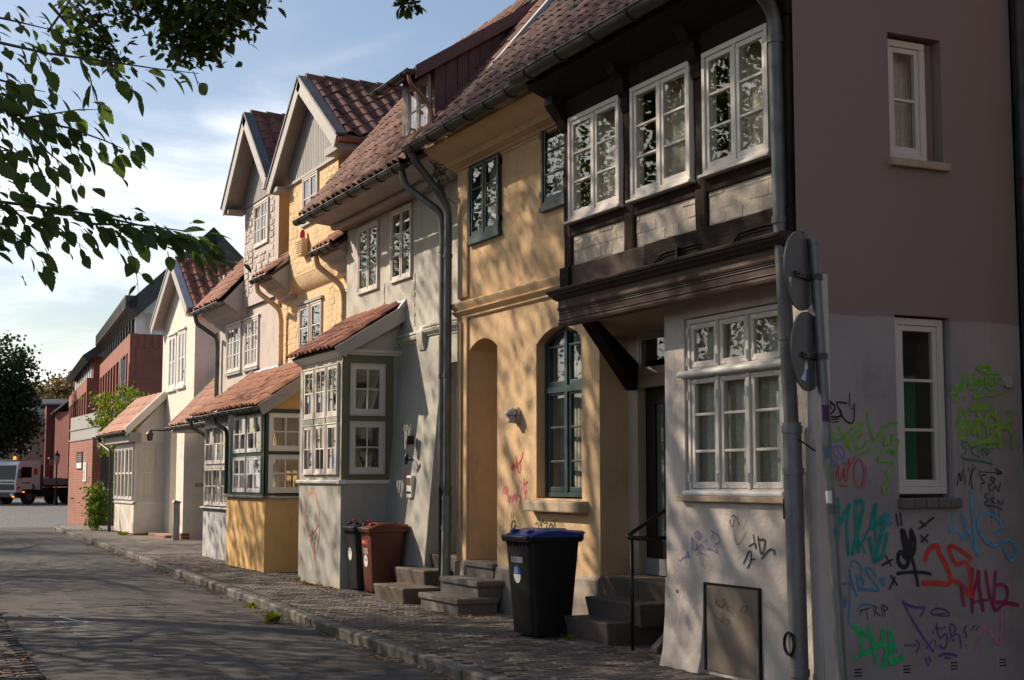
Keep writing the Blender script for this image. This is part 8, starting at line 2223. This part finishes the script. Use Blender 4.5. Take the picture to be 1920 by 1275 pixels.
tree('added_shade_tree', (-3.0, 20.4, 0), (-2.0, 20.2, 5.6), (2.6, 3.4, 2.8), 'low bushy tree added unseen between oak and lime to shade the near road', 80, 80, .13, 17, clear=in_view, group=TG, r0=.13)  # unseen low tree, put in to shade the near road
tree('lime_tree', (-3.4, 8.6, 0), (-2.6, 8.8, 9.0), (3.8, 4.0, 4.6), 'unseen lime tree added nearest the viewpoint to dim sky light on the street', 110, 70, .15, 18, clear=in_view, group=TG)  # unseen, added only to block sky light above the near street
tree('lime_tree', (-3.6, 0.5, 0), (-2.8, 0.5, 8.8), (4.0, 4.2, 4.4), 'unseen lime tree added behind the viewpoint to dim sky light on the street', 100, 70, .16, 19, clear=in_view, group=TG)  # unseen, also added just to hold back sky light
HG = thing('hedge', (-8.0, 35.0, 0), 'unseen hedge added behind the left footway trees to darken window reflections', 'hedge')  # out of view, added to darken window reflections and cover the low sky
link('foliage', crown_mesh('foliage', (1.1, 34, 2.6), 700, 42, .24, 71, .5, 'leaf_dark', hollow=.1), HG, (0, 0, 2.4))
part(MB().box(-8.3, -7.7, 0, 4.3, 3, 67), 'branches', 'bark', HG)
# big dark tree behind the truck, far wooded skyline
tree('chestnut_tree', (2.4, 110.0, 0), (2.4, 110.0, 7.4), (5.0, 5.0, 5.4), 'dark tree added left of the larger one to shade the truck', 260, 75, .34, 22, 'leaf_dark', r0=.4, cr=.6)  # put in so that its shadow falls on the truck
tree('chestnut_tree', (7.8, 109.5, 0), (8.7, 109.5, 7.0), (4.9, 5.0, 5.4), 'large dark green tree standing behind the truck', 420, 75, .34, 21, 'leaf_dark', r0=.4, cr=.6)
for k, (az, ds, h) in enumerate(((7.05, 262, 17.2), (7.85, 275, 20.5), (8.55, 268, 19.6), (9.3, 280, 20.5))):
    x, y, _ = at(az, ds)
    tree('hillside_tree', (x, y, 0), (x, y, h * .72), (5.6, 5.6, h * .27), ('leftmost', 'second', 'third', 'rightmost')[k] + ' olive-brown tree on the far skyline above the slate roof', 150, 40, .75, 30 + k, 'leaf_autumn', group='trees on the far skyline', r0=.4, cr=.9, limbn=4)
# creeper over the gate and the plant at its foot
def shrub(name, loc, R, n, size, mat, seed, label, cat='plant'):
    t_ = thing(name, loc, label, cat)
    me = crown_mesh('foliage', R, n, 26, size, seed, .16, mat, hollow=.2)
    link('foliage', me, t_, (0, 0, R[2]))
    part(MB().tube([(loc[0], loc[2], loc[1]), (loc[0] + .1, loc[2] + R[2], loc[1] + .1), (loc[0], loc[2] + R[2] * 1.7, loc[1])], [.03, .02, .01], 6), 'stem', 'bark', t_)
    return t_
shrub('creeper', (8.4, 46.4, 2.1), (.75, 1.7, 1.3), 90, .14, 'leaf_ivy', 41, 'green and yellow creeper hanging over the gate by the cream bay')
shrub('climbing_plant', (7.5, 44.6, .08), (.22, .42, .75), 44, .13, 'leaf_ivy', 42, 'leafy climbing plant at the foot of the cream bay downpipe')
def weed(loc, r, n, seed, label, mat='leaf_weed', L=.10):
    rr = random.Random(seed)
    mb = MB()
    for q in range(n):
        a = rr.uniform(0, 2 * pi)
        c = Vector(loc) + Vector((cos(a), sin(a), 0)) * rr.uniform(0, r * .5)
        d = Vector((cos(a), sin(a), rr.uniform(.15, 1.1))).normalized() * L * rr.uniform(.6, 1.3)
        leaf_quad(mb, c + Vector((0, 0, rr.uniform(0, .05))), d, L * .30, .2, Vector((0, 0, 1)))
    solo(mb, 'weed', mat, label, 'weed', 'weeds along the kerb')
weed((4.62, 15.9, .0), .10, 60, 51, 'bright yellow-green weed in the gutter, the nearer of the pair', L=.12)
weed((4.78, 17.4, .03), .06, 26, 52, 'small weed by the kerb, the farther of the pair', L=.08)
weed((7.45, 40.1, .1), .22, 50, 53, 'grassy tuft beside the brick doorstep of the cream bay', L=.14)
weed((6.50, 21.1, .095), .06, 26, 54, 'tuft at the left foot of the grey bay', L=.05)
weed((6.35, 12.05, .1), .05, 30, 55, 'tiny green weed on the pavement before the dark steps', L=.05)
# fallen leaves
fl = MB()
rr = random.Random(77)
def fallen(x, y, z, s):
    a = rr.uniform(0, 2 * pi); d = Vector((cos(a), sin(a), rr.uniform(-.1, .35))) * s
    leaf_quad(fl, Vector((x, y, z + .006)), d, s * rr.uniform(.3, .45), rr.uniform(.2, .7), Vector((0, 0, 1)))
for q in range(420):
    y = rr.uniform(9, 38) ** 1.0
    fallen(kx(y) - abs(rr.gauss(0, .12)) - .02, y, roadz(kx(y) - .1, y) + .004, rr.uniform(.035, .075))
for q in range(160):
    y = rr.uniform(9, 32); x = rr.uniform(kx(y) + .1, lerp_tab(HOUSE_LINE, y))
    fallen(x, y, .10, rr.uniform(.03, .06))
for q in range(120):
    fallen(6.46 - abs(rr.gauss(0, .08)), rr.uniform(18.9, 21.3), .10, rr.uniform(.04, .07))
for q in range(110):
    y = rr.uniform(10, 30); x = rr.uniform(lx(y), kx(y))
    fallen(x, y, roadz(x, y) + .004, rr.uniform(.03, .065))
for q in range(70):
    y = rr.uniform(11, 18); fallen(lx(y) - rr.uniform(-.1, .4), y, .045, rr.uniform(.05, .09))
for q in range(60):
    fallen(6.55 + rr.gauss(0, .15), 14.9 + rr.gauss(0, .35), .10, rr.uniform(.03, .06))
setp(solo(fl, 'fallen_leaves', 'leaf_fallen', 'dry brown leaves scattered along the gutter and pavement', 'leaves'), kind='stuff')

# ------------------------------------------------------------------ near boughs with single leaves
def serrated_leaf(name, L, Wd, mat, lobes=7, tooth=.16, lobed=False):
    mb = MB()
    n = 13
    rows = []
    for k in range(n + 1):
        u = k / n
        w = Wd * (sin(pi * u ** .85) ** .8) * (1 - .25 * u)
        if lobed: w *= .62 + .38 * (k % 2)
        elif k % 2: w *= 1 + tooth
        droop = -.16 * L * u * u
        rows.append([(-w, u * L, droop + .22 * w), (0, u * L, droop), (w, u * L, droop + .22 * w)])
    for r in rows: mb.v += r
    for k in range(n):
        a = k * 3
        mb.f += [(a, a + 1, a + 4, a + 3), (a + 1, a + 2, a + 5, a + 4)]
    # stalk
    i = len(mb.v)
    mb.v += [(-.002, -.018, .0), (.002, -.018, 0), (.002, 0, 0), (-.002, 0, 0)]
    mb.f.append((i, i + 1, i + 2, i + 3))
    me = mesh_of(mb, name, True, recalc=False)
    me.materials.append(M[mat])
    return me
LEAVES = [serrated_leaf('leaf', .078, .025, 'leaf_hornbeam'), serrated_leaf('leaf', .060, .022, 'leaf_hornbeam'), serrated_leaf('leaf', .088, .026, 'leaf_hornbeam'), serrated_leaf('leaf', .075, .013, 'leaf_hornbeam')]
HB = thing('hornbeam_tree', (-1.9, 5.2, 0), 'hornbeam whose leafy twigs hang into the upper left of the view', 'tree')
borg = ORG[HB.name]
part(limbs((-1.9, 5.2, 0), (-1.7, 5.2, 6.0), (-1.6, 5.2, 6.5), (1.2, 1.4, 1.6), 6, 61, .13), 'trunk', 'bark', HB, smooth=50)
# twig runs, in metres in the street's own axes
TWIGS = [
    ([(0.258, 4.641, 2.966), (0.439, 4.588, 2.942), (0.578, 4.555, 2.917), (0.748, 4.507, 2.901), (0.89, 4.473, 2.887), (1.021, 4.443, 2.879)], 48, 0.016, 0.006),
    ([(0.353, 4.707, 3.067), (0.493, 4.673, 3.042), (0.635, 4.638, 3.014)], 100, 0.03, 0.005),
    ([(0.594, 4.702, 3.03), (0.665, 4.702, 3.154), (0.691, 4.723, 3.263)], 112, 0.03, 0.005),
    ([(0.651, 4.398, 2.868), (0.687, 4.414, 2.81), (0.705, 4.439, 2.752)], 50, 0.008, 0.003),
    ([(0.733, 4.415, 2.869), (0.791, 4.42, 2.824), (0.838, 4.431, 2.774)], 45, 0.008, 0.003),
    ([(0.519, 4.461, 2.909), (0.561, 4.474, 2.843)], 50, 0.008, 0.003),
    ([(0.279, 4.409, 2.759), (0.411, 4.38, 2.688), (0.514, 4.364, 2.656), (0.619, 4.347, 2.639), (0.725, 4.33, 2.606), (0.777, 4.338, 2.589)], 178, 0.035, 0.006),
    ([(0.342, 4.49, 2.836), (0.433, 4.48, 2.796), (0.509, 4.477, 2.78), (0.565, 4.484, 2.776)], 206, 0.035, 0.005),
    ([(0.473, 4.538, 2.691), (0.579, 4.521, 2.716), (0.672, 4.51, 2.74), (0.737, 4.512, 2.746)], 42, 0.012, 0.004),
    ([(0.48, 4.314, 2.617), (0.563, 4.307, 2.545), (0.632, 4.307, 2.496)], 131, 0.03, 0.004),
    ([(0.341, 4.38, 2.585), (0.429, 4.371, 2.569), (0.518, 4.362, 2.536)], 159, 0.035, 0.005),
    ([(0.257, 4.309, 2.4), (0.423, 4.263, 2.386), (0.551, 4.235, 2.374), (0.68, 4.207, 2.358), (0.812, 4.178, 2.332), (0.916, 4.161, 2.303), (1.03, 4.14, 2.276)], 190, 0.03, 0.006),
    ([(0.341, 4.269, 2.317), (0.454, 4.249, 2.292), (0.527, 4.247, 2.251)], 140, 0.03, 0.004),
    ([(0.669, 4.224, 2.335), (0.799, 4.194, 2.337), (0.918, 4.171, 2.326), (0.979, 4.175, 2.332)], 95, 0.014, 0.004),
    ([(0.741, 4.078, 2.271), (0.772, 4.097, 2.215), (0.787, 4.123, 2.159), (0.796, 4.152, 2.123)], 18, 0.004, 0.002),
    ([(0.558, 4.166, 2.317), (0.652, 4.154, 2.246)], 62, 0.02, 0.003)]
cnt = 0
rr = random.Random(91)
extra = []
for path, dens, spread, r_ in TWIGS:
    P = [Vector(p) for p in path]
    part(MB().tube([tuple_sz(p) for p in P], [r_ * (1 - .8 * k / max(1, len(P) - 1)) for k in range(len(P))], 6), 'twig', 'bark', HB, smooth=True)
    L = sum((b - a).length for a, b in zip(P, P[1:]))
    n = int(L * dens)
    for q in range(n):
        u = (q + rr.random()) / n * L
        for a, b in zip(P, P[1:]):
            l = (b - a).length
            if u <= l: break
            u -= l
        c = a.lerp(b, min(1, u / l)); td = (b - a).normalized()
        side = td.cross(Vector((0, 0, 1))).normalized() * (1 if q % 2 else -1)
        d = (td * rr.uniform(.2, 1.0) + side * rr.uniform(.1, .9) + Vector((0, 0, rr.uniform(-1.0, .12)))).normalized()
        c = c + d * .015 + Vector((rr.gauss(0, spread), rr.gauss(0, spread), rr.gauss(-.4 * spread, spread)))
        nrm = (Vector((0, 0, 1)) + Vector((rr.gauss(0, .5), rr.gauss(0, .5), 0))).normalized()
        sx = d.cross(nrm)
        if sx.length < .05: sx = d.orthogonal()
        sx.normalize(); nz = sx.cross(d)
        mt = Matrix((sx, d, nz)).transposed().to_4x4()
        if cnt < 300:
            o = bpy.data.objects.new('leaf', rr.choice(LEAVES)); COL.objects.link(o); o.parent = HB
            o.matrix_local = Matrix.Translation(c - borg) @ mt @ Matrix.Scale(rr.uniform(.5, .92), 4)
        else:
            extra.append(Matrix.Translation(c - borg) @ mt @ Matrix.Scale(rr.uniform(.5, .92), 4))
        cnt += 1
if extra:
    mb = MB()
    src = LEAVES[0]
    for m_ in extra:
        me_ = rr.choice(LEAVES); i = len(mb.v)
        mb.v += [tuple(m_ @ v.co) for v in me_.vertices]; mb.f += [tuple(i + k for k in p.vertices) for p in me_.polygons]
    me = mesh_of(mb, 'leaves', True, recalc=False); me.materials.append(M['leaf_hornbeam'])
    setp(link('leaves', me, HB), kind='stuff')
# oak bough hanging into the top of the view
OB = thing('oak_bough', (-2.4, 15.0, 6.6), 'dense oak bough hanging into the top left of the sky', 'tree')
ol = serrated_leaf('oak_leaf', .115, .040, 'leaf_oak', lobed=True)
mb = MB(); tw = MB()
OAK = [
    ((2.797, 15.285, 6.688), 0.3, 60),
    ((3.054, 15.162, 6.747), 0.4, 110),
    ((3.379, 15.34, 6.82), 0.42, 120),
    ((3.57, 14.916, 6.747), 0.45, 130),
    ((3.903, 15.09, 6.91), 0.34, 90),
    ((3.215, 15.085, 6.424), 0.35, 100),
    ((3.52, 15.162, 6.429), 0.36, 110),
    ((3.678, 14.865, 6.454), 0.32, 90),
    ((3.323, 15.034, 6.19), 0.26, 60),
    ((3.551, 15.036, 6.25), 0.2, 40),
    ((3.829, 15.014, 6.667), 0.3, 80),
    ((2.54, 15.407, 6.659), 0.25, 45),
    ((2.391, 15.479, 6.454), 0.25, 40),
    ((2.466, 15.221, 6.158), 0.22, 40),
    ((2.614, 15.261, 6.044), 0.16, 22),
    ((2.264, 15.317, 6.129), 0.2, 30),
    ((4.088, 15.112, 6.884), 0.22, 40),
    ((5.761, 14.979, 7.059), 0.14, 22),
    ((5.871, 14.926, 6.965), 0.1, 14)]
for (cx0, cy0, cz0), rad, n in OAK:
    c0 = Vector((cx0, cy0, cz0))
    tw.tube([tuple_sz(c0 + Vector((-rad * 1.5, .2, .5))), tuple_sz(c0 + Vector((0, 0, .1))), tuple_sz(c0 + Vector((rad * .6, 0, -rad * .5)))], [.02, .012, .004], 5)
    for q in range(int(n * 1.5)):
        c = c0 + Vector((rr.gauss(0, rad * .5), rr.gauss(0, rad * .5), rr.gauss(0, rad * .42)))
        d = Vector((rr.gauss(0, 1), rr.gauss(0, 1), rr.gauss(-.3, .6))).normalized()
        nz = Vector((rr.gauss(0, .5), rr.gauss(0, .5), 1)).normalized(); sx = d.cross(nz).normalized(); nz = sx.cross(d)
        m_ = Matrix.Translation(c - Vector((-2.4, 15.0, 6.6))) @ Matrix((sx, d, nz)).transposed().to_4x4() @ Matrix.Scale(rr.uniform(.8, 1.3), 4)
        i = len(mb.v)
        mb.v += [tuple(m_ @ v.co) for v in ol.vertices]; mb.f += [tuple(i + k for k in p.vertices) for p in ol.polygons]
me = mesh_of(mb, 'foliage', True, recalc=False); me.materials.append(M['leaf_oak'])
setp(link('foliage', me, OB), kind='stuff')
part(tw, 'branch', 'bark', OB, smooth=True, kind='stuff')
